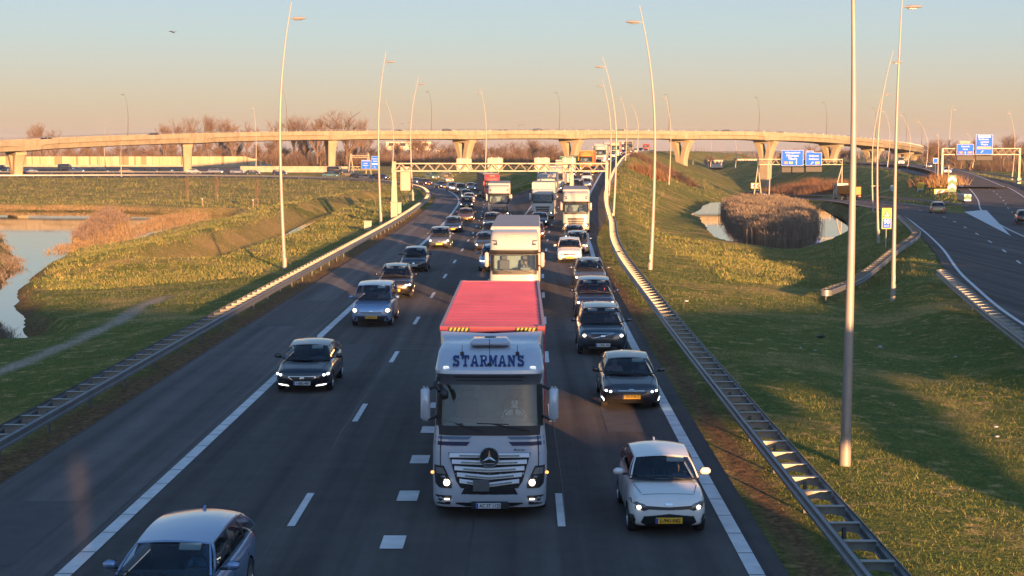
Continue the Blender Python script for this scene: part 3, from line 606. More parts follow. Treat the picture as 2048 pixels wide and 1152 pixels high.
# thin rail with little stanchions on the parapet
hr = MB(); e = [p - O0 for p in offset(vp, -.15)]; hr.tube([p + Vector((0, 0, .42)) for p in e[::2]], .05, 4); 
for p in e[::3]: hr.box(p + Vector((0, 0, .2)), (.08, .08, .45))
hr.build('handrail', m_galv, via)
hr = MB(); e = [p - O0 for p in offset(vp, -11.85)]; hr.tube([p + Vector((0, 0, .42)) for p in e[::2]], .05, 4)
for p in e[::4]: hr.box(p + Vector((0, 0, .2)), (.08, .08, .45))
hr.build('handrail', m_galv, via)
m_col = mat('column_concrete', (.33, .28, .20), .85, noise_=(.5, .18), bump=(3, .3, .03), spec=.2)
for k, i in enumerate(cpos):
    p = vp[i]; d = (vp[min(i + 1, len(vp) - 1)] - vp[max(i - 1, 0)]).normalized(); c = p + Vector((d.y, -d.x, 0)).normalized() * -6; g_ = HZ(c.x, c.y) - .8; h = p.z - 3.15 - g_; g2 = g_ + .8
    hw_b, hw_t = 2.1, 4.9; H0 = min(h * .92, 9.5); zf = h - H0 * .78; mb = MB()
    def outer(z): t = max(0, (z - (h - H0)) / H0); return hw_b + (hw_t - hw_b) * t ** 1.9
    def inner(z): t = max(0, (z - zf) / (h - zf)); return .15 + 2.0 * t ** 1.3
    zsx = [0, max(.1, h - H0)] + [h - H0 + H0 * q / 8 for q in range(1, 9)]
    for sg in (-1, 1):      # two legs, closed by a cap
        L_ = []
        for z in zsx:
            a_ = outer(z); b_ = inner(z) if z > zf else 0; L_.append((z, a_, b_))
        for thk in (1,):
            rws = []
            for z, a_, b_ in L_:
                th = 1.15 + .35 * (z / h) ** 2
                rws.append([Vector((sg * b_, -th, z)), Vector((sg * (a_ - .3), -th, z)), Vector((sg * a_, -th + .3, z)), Vector((sg * a_, th - .3, z)), Vector((sg * (a_ - .3), th, z)), Vector((sg * b_, th, z))])
            mb.grid(rws, 0, True)
    mb.box((0, 0, h - .45), (2 * hw_t - .6, 2.9, .9))
    phi = lerp_tab([(-200, 20), (35, 17), (378, 3), (662, 9), (925, 42), (1145, 52), (1365, 52), (1900, 60)], colx[k][0]); ob = mb.build('column', m_col, via, smooth=30); ob.location = Vector((c.x, c.y, g_)) - O0; ob.rotation_euler = (0, 0, math.atan2(c.y, c.x) + R(phi))
# lamp posts on the viaduct
for x, Y, t, lab in [(255, 436, 182, 'above the pond'), (572, 484, 177, 'seen just beside the nearest left lamp post'), (862, 516, 177, 'left of the middle'), (1118, 531, 179, 'above the lattice gantry'), (1337, 542, 183, 'above the climbing branch'), (1517, 551, 189, 'above the middle sign gantry'), (1652, 565, 199, 'left of the big near pole'), (1751, 595, 211, 'right of the big near pole'), (1812, 636, 223, 'where the curve tightens'), (1843, 690, 237, 'at the tip of the curve')]:
    q = min(vp, key=lambda p: abs(p.y - Y) + abs(p.x - PY(x, 300, Y).x)); top = PY(x - 8, t, q.y + 11); b_ = PY(x, 262, q.y + 11); lamp_post((b_.x, q.y + 11, q.z - .9), -.9, top.z - q.z + .9, -1, 'dark lamp post standing on the viaduct, ' + lab, 'lamp posts on the viaduct', dark=True)
# ------------------------------------------------------------------ gantries
m_cream = mat('cream_steel', (.33, .29, .22), .5, .1, noise_=(2, .1))
m_navy = mat('sign_blue', (.004, .11, .62), .6, spec=.15); m_white = mat('sign_white', (.40, .43, .50), .5); m_black = mat('matt_black', (.02, .02, .022), .6)
m_green = mat('sign_green', (.0, .10, .04), .5); m_red = mat('sign_red', (.20, .003, .003), .5); m_orange = mat('sign_orange', (.75, .28, .04), .5); m_yel = mat('sign_yellow', (.50, .38, .02), .5)
def truss(mb, x0, x1, z0, z1, dy=.8, bay=1.5, c=.12):
    for y in (-dy / 2, dy / 2):
        for z in (z0, z1): mb.box(((x0 + x1) / 2, y, z), (x1 - x0, c, c))
        n_ = int((x1 - x0) / bay)
        for i in range(n_):
            xa, xb = x0 + (x1 - x0) * i / n_, x0 + (x1 - x0) * (i + 1) / n_; xm = (xa + xb) / 2
            mb.tube([(xa, y, z0), (xm, y, z1)], c * .42, 4); mb.tube([(xm, y, z1), (xb, y, z0)], c * .42, 4)
    n_ = int((x1 - x0) / bay)
    for i in range(n_ + 1):
        for z in (z0, z1): mb.box((x0 + (x1 - x0) * i / n_, 0, z), (c * .5, dy, c * .5))
def text(s, size, loc, m, parent, name='lettering', align='CENTER', bold=0.0, rot=(math.pi / 2, 0, 0), ex=.008, sx=1.0, shear=0):
    cu = bpy.data.curves.new(name, 'FONT'); cu.body = s; cu.size = size; cu.align_x = align; cu.align_y = 'CENTER'; cu.extrude = ex; cu.offset = bold; cu.resolution_u = 3; cu.shear = shear
    cu.materials.append(m); o = bpy.data.objects.new(name, cu); COL.objects.link(o); o.parent = parent; o.location = loc; o.rotation_euler = rot; o.scale = (sx, 1, 1); return o
G1Y = 186; a = PY(790, 425, G1Y); b_ = PY(1212, 440, G1Y); zt = PY(1000, 327, G1Y).z; zb = PY(1000, 342, G1Y).z
g1 = empty('lattice_gantry', ((a.x + b_.x) / 2, G1Y, 0)); tag(g1, 'cream lattice gantry spanning both branches with four sign backs', 'gantry')
hx = (b_.x - a.x) / 2; mb = MB(); truss(mb, -hx, hx, zb, zt, 1.0, 1.55, .14); mb.build('truss_beam', m_cream, g1)
for sg, gx in ((-1, a.x), (1, b_.x)):
    gz = HZ(gx, G1Y) - .4; mb = MB(); X_ = sg * (hx + .05)
    rows = [[Vector((X_ + cx * w_, cy * d_, z)) for cx, cy in ((-1, -1), (1, -1), (1, 1), (-1, 1))] for z, w_, d_ in ((gz, .42 if sg < 0 else .2, .4), (zb - 1, .27 if sg < 0 else .18, .3), (zt + .25, .22 if sg < 0 else .17, .55))]
    mb.grid(rows, 0, True); mb.add(rows[-1], [(0, 1, 2, 3)]); mb.build('leg', m_cream, g1)
for x0, x1, y0, y1 in [(912, 943, 316, 345), (974, 1006, 315, 345), (1068, 1100, 315, 345), (1124, 1152, 315, 345)]:
    p0 = PY(x0, y1, G1Y); p1 = PY(x1, y0, G1Y); c = (p0 + p1) / 2; mb = MB(); mb.bevbox((c.x - g1.location.x, .75, c.z), (p1.x - p0.x, .35, p1.z - p0.z), .12); ob = mb.build('sign_back', m_cream, g1)
    fr = MB(); 
    for dx in (-.45, .45): fr.box((c.x - g1.location.x + dx, .53, c.z), (.06, .08, p1.z - p0.z + .1))
    fr.build('bracket', m_galv, ob)
p = PY(1143, 365, G1Y); mb = MB(); mb.bevbox((p.x - g1.location.x, -.6, p.z + .3), (.5, .5, 1.6), .08); mb.tube([(p.x - g1.location.x, -.6, p.z), (p.x - g1.location.x, -.6, zt)], .08, 6); mb.build('camera_box', m_cream, g1)
p = PY(818, 367, G1Y - 2); mb = MB(); mb.bevbox((0, 0, 0), (1.25, .25, 3.0), .05)
g1b = mb.build('sign_back', m_cream, g1); g1b.location = (PY(808, 342, G1Y).x - g1.location.x + .15, .3, PY(808, 354, G1Y).z - .2)
for x0, x1, y0, y1, sx_ in [(782, 795, 448, 407, 0), (793, 803, 436, 403, 1)]:
    bb = PY(x0, y0, 160 if not sx_ else 168); bb.z = HZ((bb.x), bb.y); mb = MB(); wd = (x1 - x0) * bb.y / 3000; hh = (y0 - y1) * bb.y / 3000
    mb.bevbox((0, 0, hh / 2), (wd, .5, hh), .03); mb.box((0, 0, hh + .03), (wd + .08, .58, .06)); mb.box((0, -.26, hh * .5), (.03, .03, hh * .8)); o = mb.build('electrical_cabinet', m_cream, None, loc=(bb.x + wd / 2, bb.y, bb.z)); tag(o, 'tall cream electrical cabinet at the gantry foot, the %s one' % ('wider front' if not sx_ else 'narrower rear'), 'cabinet', 'cabinets at the lattice gantry')
def board(parent, x, z, w_, h_, y=0, m=m_navy, border=m_white, bd=.07, nm='sign_panel'):
    mb = MB(); mb.bevbox((x, y, z), (w_, .08, h_), .03, 0); mb.bevbox((x, y - .045, z), (w_ - 2 * bd, .03, h_ - 2 * bd), .02, 1); return mb.build(nm, [border, m], parent)
def arrow(mb, x, z, s, ang, y):
    pts = [(-.14, -1), (.14, -1), (.14, .1), (.45, .1), (0, 1), (-.45, .1), (-.14, .1)]; ca, sa = math.cos(ang), math.sin(ang)
    mb.prism([((a_ * ca - b_ * sa) * s + x, (a_ * sa + b_ * ca) * s + z) for a_, b_ in pts], y - .01, y + .01, 'y')
# middle sign gantry
GY2 = 300; g2 = empty('sign_gantry', (PY(1592, 395, GY2).x, GY2, 0)); tag(g2, 'slim lattice gantry with splayed legs over the slip road', 'gantry', 'sign gantries'); L2 = PY(1515, 395, GY2).x - g2.location.x; R2 = PY(1683, 385, GY2).x - g2.location.x
zt2 = PY(1600, 318.5, GY2).z; zb2 = PY(1600, 329, GY2).z; mb = MB(); truss(mb, L2, R2, zb2, zt2, .8, 1.3, .12); mb.build('truss_beam', m_cream, g2)
for X_ in (L2, R2):
    gz = HZ(X_ + g2.location.x, GY2) - .3; sp_ = -.85 if X_ < 0 else -.6
    for k in (-1, 1): mb = MB(); mb.tube([(X_ + k * .95 + (0 if X_ < 0 else -.9), 0, gz), (X_, 0, zb2 - .3), (X_, 0, zt2 + .05)], [.16, .12, .1], 8); mb.build('leg', m_cream, g2, smooth=50)
def blue_sign(px0, px1, py0, py1, Y, label, rows_, par_group, group, own=True):
    a_ = PY(px0, py1, Y); c_ = PY(px1, py0, Y); w_ = c_.x - a_.x; h_ = c_.z - a_.z; r = empty('road_sign', ((a_.x + c_.x) / 2, Y, a_.z)); tag(r, label, 'road sign', group); pn = board(r, 0, h_ / 2, w_, h_)
    for kind, s, u, v, sz, *ex in rows_:   # u, v in fractions of the panel
        x, z = (u - .5) * w_, v * h_
        if kind == 't': text(s, sz * h_, (x, -.07, z), ex[0] if ex else m_white, pn, bold=sz * h_ * .015, sx=ex[1] if len(ex) > 1 else 1)
        elif kind == 'a': mb = MB(); arrow(mb, x, z, sz * h_, s, -.075); mb.build('arrow', m_white, pn)
        elif kind == 'b': mb = MB(); mb.bevbox((x, -.065, z), (sz * w_, .02, ex[1] * h_), .01); mb.build('route_panel', ex[0], pn)
    return r
blue_sign(1563, 1607, 300, 332, GY2 - 1, 'blue sign with Nijmegen and Tilburg hung on the middle sign gantry', [('t', "'s-Hertogenbosch", .5, .84, .17, m_white, .78), ('t', 'Nijmegen', .5, .65, .2), ('t', 'Tilburg', .5, .45, .2), ('b', '', .2, .2, .18, m_red, .18), ('t', 'A2', .2, .2, .17), ('b', '', .43, .2, .2, m_green, .18), ('t', 'E25', .43, .2, .17), ('a', 0, .68, .2, .12)], None, 'blue signs over the slip road')
blue_sign(1611, 1644, 305, 331, GY2 - 1, 'blue sign with Veldhoven and Eindhoven hung on the middle sign gantry', [('t', 'Veldhoven', .5, .74, .2, m_white, .9), ('t', 'Eindhoven', .5, .5, .2, m_white, .9), ('a', -.8, .4, .2, .15), ('b', '', .72, .2, .25, m_orange, .18)], None, 'blue signs over the slip road')
for x0, x1, y0, y1 in [(1563, 1582, 334, 345), (1584, 1608, 334, 345), (1611, 1644, 333, 344)]:
    a_ = PY(x0, y1, GY2 - .6); c_ = PY(x1, y0, GY2 - .6); mb = MB(); mb.bevbox(((a_.x + c_.x) / 2 - g2.location.x, -.6, (a_.z + c_.z) / 2), (c_.x - a_.x, .3, c_.z - a_.z), .05); mb.build('matrix_board', m_black, g2)
a_ = PY(1629, 303, GY2 - 1); mb = MB(); 
o = empty('exit_plate', (a_.x - .9, GY2 - 1, a_.z - .1)); tag(o, 'small white exit plate on top of the Veldhoven sign', 'road sign'); board(o, 0, 0, 1.5, .55, m=m_navy); text('Afrit 32', .36, (0, -.08, 0), m_white, o)
# right sign gantry
GY3 = 300; g3 = empty('sign_gantry', (PY(1959, 366, GY3).x, GY3, 0)); tag(g3, 'cream lattice gantry with box legs above the right road', 'gantry', 'sign gantries'); L3 = PY(1883, 366, GY3).x - g3.location.x; R3 = PY(2037, 366, GY3).x - g3.location.x
zt3 = PY(1960, 297, GY3).z; zb3 = PY(1960, 309, GY3).z; mb = MB(); truss(mb, L3, R3, zb3, zt3, .9, 1.35, .15); mb.build('truss_beam', m_cream, g3)
for X_ in (L3, R3): mb = MB(); gz = HZ(X_ + g3.location.x, GY3) - .4; mb.bevbox((X_, 0, (gz + zt3) / 2), (.42, .6, zt3 - gz + .2), .06); mb.bevbox((X_, 0, gz + .8), (.75, .9, 1.5), .06); mb.build('leg', m_cream, g3)
blue_sign(1913, 1948, 288, 310, GY3 - 1, 'blue sign with Maastricht and Venlo hung on the right sign gantry', [('t', 'Maastricht', .5, .78, .2, m_white, .9), ('t', 'Venlo', .5, .52, .2), ('b', '', .25, .22, .26, m_red, .2), ('t', 'A2', .25, .22, .18), ('a', 0, .5, .2, .14), ('b', '', .78, .22, .3, m_red, .2), ('t', 'A67', .78, .22, .18)], None, 'blue signs over the right road')
blue_sign(1951, 1986, 269, 309, GY3 - 1, 'tall blue exit sign with Eindhoven centrum and Waalre on the right sign gantry', [('b', '', .5, .9, .75, m_white, .1), ('t', 'Afrit 33', .5, .9, .09, m_navy), ('t', 'Eindhoven', .45, .76, .12), ('t', '-centrum', .5, .63, .12), ('t', 'Waalre', .5, .5, .12), ('b', '', .5, .33, .82, m_orange, .11), ('t', 'Randweg', .4, .33, .1, m_white), ('a', -.8, .38, .14, .09)], None, 'blue signs over the right road')
a_ = PY(1930, 284.5, GY3 - 1); o = empty('route_plate', (a_.x, GY3 - 1, a_.z)); tag(o, 'small green E 25 E 34 plate above the Maastricht sign', 'road sign'); board(o, 0, 0, 2.0, .5, m=m_green); text('E 25   E 34', .34, (0, -.08, 0), m_white, o)
for x0, x1 in [(1913, 1948), (1951, 1985)]:
    a_ = PY(x0, 321, GY3 - .6); c_ = PY(x1, 311.5, GY3 - .6); mb = MB(); mb.bevbox(((a_.x + c_.x) / 2 - g3.location.x, -.6, (a_.z + c_.z) / 2), (c_.x - a_.x, .3, c_.z - a_.z), .05); mb.build('matrix_board', m_black, g3)
# left pair of blue signs with their own small gantry
o = empty('sign_gantry', (PY(722, 342, 440).x, 440, 0)); tag(o, 'small gantry with two A-shaped legs behind the cars on the left branch', 'gantry', 'sign gantries')
for xx in (702, 737):
    q = PY(xx, 345, 440); t_ = PY(xx, 307, 440)
    for k in (-1, 1): mb = MB(); mb.tube([(q.x - o.location.x + k * .8, 0, HZ(q.x, 440) - .3), (q.x - o.location.x, 0, t_.z)], .17, 6); mb.build('leg', m_cream, o)
mb = MB(); za = PY(720, 311, 440).z; xa = PY(702, 311, 440).x - o.location.x; xb = PY(739, 311, 440).x - o.location.x; truss(mb, xa, xb, za - .6, za, .8, 1.2, .12); truss(mb, xa, xb + 3, za - 4.2, za - 3.2, .8, 1.2, .12); mb.build('truss_beam', m_cream, o)
blue_sign(723, 741, 320, 338, 438, 'left one of two distant blue signs above the queue', [('b', '', .5, .9, .9, m_white, .05), ('t', 'Venlo', .45, .62, .2), ('t', 'Helmond', .45, .4, .16), ('a', 0, .5, .16, .1)], None, 'distant blue signs')
blue_sign(743, 759, 312, 338, 438, 'taller right one of two distant blue signs above the queue', [('t', 'Eindhoven', .5, .78, .12), ('t', 'Waalre', .5, .6, .13), ('b', '', .5, .38, .9, m_white, .1), ('a', .8, .4, .15, .09)], None, 'distant blue signs')
# chevron boards
def chevrons(px, py0, py1, px1, Y, label, n=2, yellow=False, left=True):
    a_ = PY(px, py1, Y); c_ = PY(px1, py0, Y); w_ = c_.x - a_.x; h_ = c_.z - a_.z; gz = HZ((a_.x + c_.x) / 2, Y); r = empty('chevron_sign', ((a_.x + c_.x) / 2, Y, gz)); tag(r, label, 'chevron sign', 'red chevron boards at the bends')
    z0 = a_.z - gz; mb = MB(); mb.bevbox((0, 0, z0 + h_ / 2), (w_, .06, h_), .02); bd = mb.build('board', m_yel, r); mb = MB(); mb.bevbox((0, -.04, z0 + h_ / 2), (w_ * .84, .03, h_ * .8), .02); mb.build('face', m_white, bd)
    mb = MB(); s = h_ * .37
    for k in range(n):
        cx = (k - (n - 1) / 2) * w_ * .8 / n - s * .2; t_ = s * 1.15; zc = z0 + h_ / 2
        pts = [(cx - s * .5, zc), (cx + s * .5, zc + s * 1.05), (cx + s * .5 + t_, zc + s * 1.05), (cx - s * .5 + t_, zc), (cx + s * .5 + t_, zc - s * 1.05), (cx + s * .5, zc - s * 1.05)]
        mb.prism(pts, -.07, -.058, 'y')
    mb.build('chevron', m_red, bd)
    for dx in (-w_ * .3, w_ * .3): mb = MB(); mb.tube([(dx, .06, -.4), (dx, .06, z0 + h_ * .8)], .04, 6); mb.build('post', m_galv, r)
chevrons(1388, 365, 375, 1405, 500, 'red chevron board on the slope, leftmost of the chevron boards')
chevrons(1502, 366, 377, 1521, 460, 'red chevron board half behind the slim gantry legs')
chevrons(1641, 370, 381, 1663, 410, 'red chevron board in front of the forked column by the big pole')
chevrons(1742, 371, 384, 1763, 345, 'red chevron board right behind the orange tipper truck')
chevrons(1868, 378, 394, 1897, 262, 'largest red chevron board, beside the green and white arrow board')
# green and white gore board
a_ = PY(1895, 384, 252); c_ = PY(1913, 350, 252); gz = HZ((a_.x + c_.x) / 2, 252); w_ = c_.x - a_.x; h_ = c_.z - a_.z; r = empty('gore_board', ((a_.x + c_.x) / 2, 252, gz)); tag(r, 'tall green and white board with upward arrows where the roads split', 'gore sign'); z0 = a_.z - gz
mb = MB(); mb.bevbox((0, 0, z0 + h_ / 2), (w_, .06, h_), .02); bd = mb.build('board', m_green, r); mb = MB()
for k in range(2): zc = z0 + h_ * (.12 + .45 * k); mb.prism([(-w_ / 2, zc), (0, zc + h_ * .18), (w_ / 2, zc), (w_ / 2, zc + h_ * .2), (0, zc + h_ * .38), (-w_ / 2, zc + h_ * .2)], -.05, -.035, 'y')
mb.build('stripe', m_white, bd)
for dx in (-.5, .5): mb = MB(); mb.tube([(dx, .08, -.4), (dx, .08, z0 + 1)], .05, 6); mb.build('post', m_galv, r)
cushion = PY(1928, 408, 225); r = empty('crash_cushion', (cushion.x, 225, HZ(cushion.x, 225))); tag(r, 'low grey crash cushion with a green arrow plate in the gore', 'crash cushion'); mb = MB(); mb.bevbox((0, 0, .55), (1.1, 3.5, 1.1), .1); mb.build('block', m_galv, r); mb = MB(); mb.prism([(-.5, .25), (.5, .25), (.5, .7), (0, 1.05), (-.5, .7)], -1.82, -1.79, 'y'); mb.build('arrow_plate', m_green, r)
# yellow warning boards
a_ = PY(1763, 458, 128); c_ = PY(1783.5, 416, 128); gz = HZ((a_.x + c_.x) / 2, 128); w_ = c_.x - a_.x; h_ = c_.z - a_.z; r = empty('speed_board', ((a_.x + c_.x) / 2, 128, gz)); z0 = a_.z - gz; tag(r, 'yellow board with a bend warning triangle above a blue 90 km/h field', 'road sign', 'yellow boards')
mb = MB(); mb.bevbox((0, 0, z0 + h_ / 2), (w_, .06, h_), .02); bd = mb.build('board', m_yel, r)
mb = MB(); mb.prism([(-.36, z0 + h_ * .56), (.36, z0 + h_ * .56), (0, z0 + h_ * .93)], -.045, -.032, 'y'); mb.build('triangle', m_red, bd); mb = MB(); mb.prism([(-.22, z0 + h_ * .60), (.22, z0 + h_ * .60), (0, z0 + h_ * .85)], -.055, -.048, 'y'); mb.build('triangle_face', m_white, bd)
mb = MB(); mb.prism([(-.02, z0 + h_ * .62), (.04, z0 + h_ * .62), (.04, z0 + h_ * .70), (-.06, z0 + h_ * .77), (-.1, z0 + h_ * .73), (-.02, z0 + h_ * .68)], -.063, -.058, 'y'); mb.build('bend_arrow', m_black, bd)
mb = MB(); mb.bevbox((0, -.04, z0 + h_ * .27), (w_ * .84, .02, h_ * .44), .01); mb.build('blue_field', m_navy, bd); text('90', .52, (0, -.06, z0 + h_ * .34), m_white, bd, bold=.012); text('km/h', .22, (0, -.06, z0 + h_ * .15), m_white, bd)
mb = MB(); mb.tube([(0, .08, -.4), (0, .08, z0 + h_ * .8)], .05, 8); mb.build('post', m_galv, r)
a_ = PY(1834, 390, 290); c_ = PY(1848, 365, 290); gz = HZ((a_.x + c_.x) / 2, 290); w_ = c_.x - a_.x; h_ = c_.z - a_.z; r = empty('warning_board', ((a_.x + c_.x) / 2, 290, gz)); z0 = a_.z - gz; tag(r, 'yellow board with small triangle and grey picture field on the dark embankment', 'road sign', 'yellow boards')
mb = MB(); mb.bevbox((0, 0, z0 + h_ / 2), (w_, .06, h_), .02); bd = mb.build('board', m_yel, r); mb = MB(); mb.prism([(-.4, z0 + h_ * .58), (.4, z0 + h_ * .58), (0, z0 + h_ * .88)], -.05, -.03, 'y'); mb.build('triangle', m_orange, bd); mb = MB(); mb.bevbox((0, -.04, z0 + h_ * .3), (w_ * .75, .02, h_ * .36), .01); mb.build('picture_field', m_white, bd); mb = MB(); mb.prism([(-.35, z0 + h_ * .2), (.35, z0 + h_ * .2), (.35, z0 + h_ * .3), (.1, z0 + h_ * .4), (-.35, z0 + h_ * .4)], -.07, -.06, 'y'); mb.build('truck_symbol', m_black, bd)
mb = MB(); mb.tube([(0, .08, -.4), (0, .08, z0 + h_ * .8)], .06, 8); mb.build('post', m_galv, r)
def small_sign(px, py0, py1, w_px, Y, m, label, sym=None):
    a_ = PY(px, py1, Y); c_ = PY(px, py0, Y); gz = HZ(a_.x, Y); w_ = w_px * Y / 3000; h_ = c_.z - a_.z; z0 = a_.z - gz; r = empty('small_sign', (a_.x, Y, gz)); tag(r, label, 'road sign'); mb = MB(); mb.bevbox((0, 0, z0 + h_ / 2), (w_, .05, h_), .02); bd = mb.build('board', m_white, r); mb = MB(); mb.bevbox((0, -.035, z0 + h_ / 2), (w_ * .8, .02, h_ * .8), .02); mb.build('face', m, bd)
    mb = MB(); mb.tube([(0, .07, -.4), (0, .07, z0 + h_ * .8)], .04, 6); mb.build('post', m_galv, r)
m_teal = mat('sign_teal', (.12, .38, .42), .5)
small_sign(1787, 371, 382, 12, 300, m_teal, 'small teal square sign half hidden by the pole on the embankment')
small_sign(1871, 316, 327, 10, 330, m_navy, 'small blue and white camera sign left of the right gantry')
small_sign(816, 368, 372, 6, 235, m_white, 'small triangular plate on a post inside the left bend')
a_ = PY(740, 465, 150); mb = MB(); mb.bevbox((0, 0, .45), (.75, .5, .9), .04); mb.box((0, 0, .93), (.82, .57, .06)); o = mb.build('roadside_box', m_cream, None, loc=(a_.x, 148, HZ(a_.x, 148) - .05)); tag(o, 'small cream roadside box on the ladder guardrail side of the left verge', 'roadside box')
# ------------------------------------------------------------------ noise wall
WY = 612;  m_wall = [mat('wall_panel_%s' % n_, c, .7, noise_=(.4, .12)) for n_, c in (('cream', (.40, .30, .175)), ('sand', (.24, .165, .09)), ('ochre', (.46, .36, .22)))]
x0, x1 = PY(-200, 336, WY).x, PY(535, 336, WY).x; gz = .6; wt = PY(200, 313, WY).z - gz; nw = empty('noise_wall', (x0, WY, gz)); tag(nw, 'long cream noise wall of upright folded panels behind the far motorway', 'noise wall'); mb = MB(); x = 0; k = 0; random.seed(3)
while x < x1 - x0:
    wd = random.choice((.7, 1.1, 1.6, 2.2)); hh = wt * (1 if x0 + x < PY(490, 336, WY).x else 1 - .75 * (x0 + x - PY(490, 336, WY).x) / (x1 - PY(490, 336, WY).x)) + (random.random() * .04)
    dy = random.choice((0, .3, .6, .15)); mb.box((x + wd / 2, dy, hh / 2), (wd - .04, .25, hh), random.choice((0, 0, 1, 2))); x += wd
mb.build('panel_row', m_wall, nw); mb = MB(); mb.box(((x1 - x0) / 2, -.5, .35), (x1 - x0, .5, .9)); mb.build('plinth', m_conc, nw)
lw = empty('concrete_wall', (PY(590, 336, 470).x, 470, .6)); tag(lw, 'low concrete retaining wall right of the noise wall', 'wall'); mb = MB(); mb.box((0, 0, .6), (34, .6, 2.2)); mb.build('wall_body', m_conc, lw); mb = MB(); mb.box((0, 0, 1.75), (34.4, .9, .2)); mb.build('coping', m_conc, lw)
# ------------------------------------------------------------------ buildings
m_bl = mat('pale_render', (.55, .44, .36), .8, noise_=(.2, .1)); m_win = mat('window_dark', (.03, .035, .045), .15); m_roof = mat('roof_grey', (.12, .11, .11), .8)
def building(px0, px1, py0, py1, Y, label, floors=2, cols=8, group='far buildings'):
    a_ = PY(px0, py1, Y); c_ = PY(px1, py0, Y); w_ = c_.x - a_.x; h_ = c_.z - a_.z; r = empty('building', ((a_.x + c_.x) / 2, Y, a_.z - 1)); tag(r, label, 'building', group)
    mb = MB(); mb.box((0, 6, (h_ + 1) / 2), (w_, 12, h_ + 1)); wl = mb.build('wall', m_bl, r); mb = MB(); mb.box((0, 6, h_ + 1.1), (w_ + .6, 12.6, .25)); mb.build('roof', m_roof, r)
    for i in range(floors):
        for j in range(cols):
            mb = MB(); ww = w_ / cols * .5; hh = h_ / floors * .45; mb.box(((j + .5) / cols * w_ - w_ / 2, -.05, 1 + (i + .55) / floors * h_), (ww, .14, hh)); mb.build('window', m_win, wl)
building(772, 862, 283, 296, 760, 'wide pale flat building behind the bare trees', 1, 4)
building(872, 906, 300, 314, 740, 'small brown-pink building left of the middle column', 2, 5)
building(1415, 1446, 320, 331, 700, 'white van-shaped hall seen under the viaduct', 1, 4)
building(1475, 1514, 318, 327, 720, 'long low cream shed seen under the viaduct', 1, 7)
# ------------------------------------------------------------------ bare winter trees
m_bark = mat('bark', (.12, .085, .06), .9, noise_=(1, .3)); m_twig = mat('twig', (.13, .085, .062), .9)
def bare_tree(seed, h=16, spread=.5, twig=.034, depth=5, trunk=.32, upright=.55):
    rd = random.Random(seed); tr = MB(); cw = MB()
    def grow_(p, d, ln, r, lv):
        n = 3; pts = [p]; q = p.copy(); dd = d.copy()
        for i in range(n):
            dd = (dd + Vector((rd.uniform(-.16, .16), rd.uniform(-.16, .16), rd.uniform(-.02, .12)))).normalized(); q = q + dd * ln / n; pts.append(q.copy())
        tgt = tr if lv == 0 else cw
        if lv <= 2: tgt.tube(pts, [r * (1 - .35 * i / n) for i in range(n + 1)], 5 if lv == 0 else 4, caps=False)
        else:
            s_ = Vector((rd.uniform(-1, 1), rd.uniform(-1, 1), rd.uniform(-.3, .3))).cross(dd).normalized() * max(r, twig * .5)
            tgt.add([pts[0] - s_, pts[0] + s_, pts[-1] + s_ * .3, pts[-1] - s_ * .3], [(0, 1, 2, 3)]); 
        if lv >= depth: return
        for k in range(rd.randint(3, 5) if lv else 6):
            t = rd.uniform(.35, 1) if lv else rd.uniform(.35, 1); b_ = pts[min(n, int(t * n))]; a = rd.uniform(0, 6.283); side = Vector((math.cos(a), math.sin(a), 0)); nd = (dd * rd.uniform(.5, 1) + side * rd.uniform(.35, .9) * spread * 1.6 + Vector((0, 0, upright * .5))).normalized()
            grow_(b_, nd, ln * rd.uniform(.58, .78), r * .52, lv + 1)
    grow_(Vector((0, 0, 0)), Vector((0, 0, 1)), h * .36, trunk, 0)
    zmax = max(v[2] for v in cw.v); k = h / zmax
    for b_ in (tr, cw): b_.v = [(v[0] * k, v[1] * k, v[2] * k) for v in b_.v]
    return tr.mesh('trunk', m_bark, smooth=True), cw.mesh('crown', m_twig, fix=False)
TREES = [bare_tree(11, 18, .55), bare_tree(12, 18, .45, upright=.8), bare_tree(13, 18, .7, upright=.35), bare_tree(14, 18, .5), bare_tree(15, 18, .6, upright=.5)]
def tree(x, y, h, kind, label, group, z=None, wide=1.0):
    o = empty('bare_tree', (x, y, HZ(x, y) - .3 if z is None else z), random.uniform(0, 6.28)); s = h / 18; o.scale = (s * wide, s * wide, s); tag(o, label, 'tree', group)
    for nm, me_ in zip(('trunk', 'crown'), TREES[kind]): c = bpy.data.objects.new(nm, me_); COL.objects.link(c); c.parent = o
def tree_px(px, top, Y, kind, label, group, wide=1.0):
    q = PY(px, top, Y); g_ = HZ(q.x, Y); tree(q.x, Y, (q.z - g_) * 1.12 + .3, kind, label, group, wide=wide)
random.seed(5)
big = [(62, 262, 'at the left edge of the view'), (84, 249, 'tallest of the clump at the far left'), (106, 262, 'right of the tall clump at the far left'), (325, 252, 'first of the long row, left end'), (352, 242, 'second of the long row'), (384, 238, 'third of the long row'), (412, 235, 'tallest left part of the long row'), (436, 240, 'with forked top in the long row'), (466, 247, 'left of the small gap in the row'), (492, 246, 'right of the small gap in the row'), (556, 244, 'just left of the tall near lamp post'), (588, 238, 'just right of the tall near lamp post'), (612, 236, 'narrow crown beside the broad tree'), (634, 238, 'touching the broad tree'), (694, 226, 'broadest crown of the whole row'), (724, 240, 'small one right of the broadest crown')]
for i, (x, t, l) in enumerate(big): tree_px(x, t, random.uniform(655, 705), 2 if x == 694 else i % 5, 'bare winter tree above the viaduct, ' + l, 'bare trees rising above the viaduct', 1.25 if x == 694 else .95)
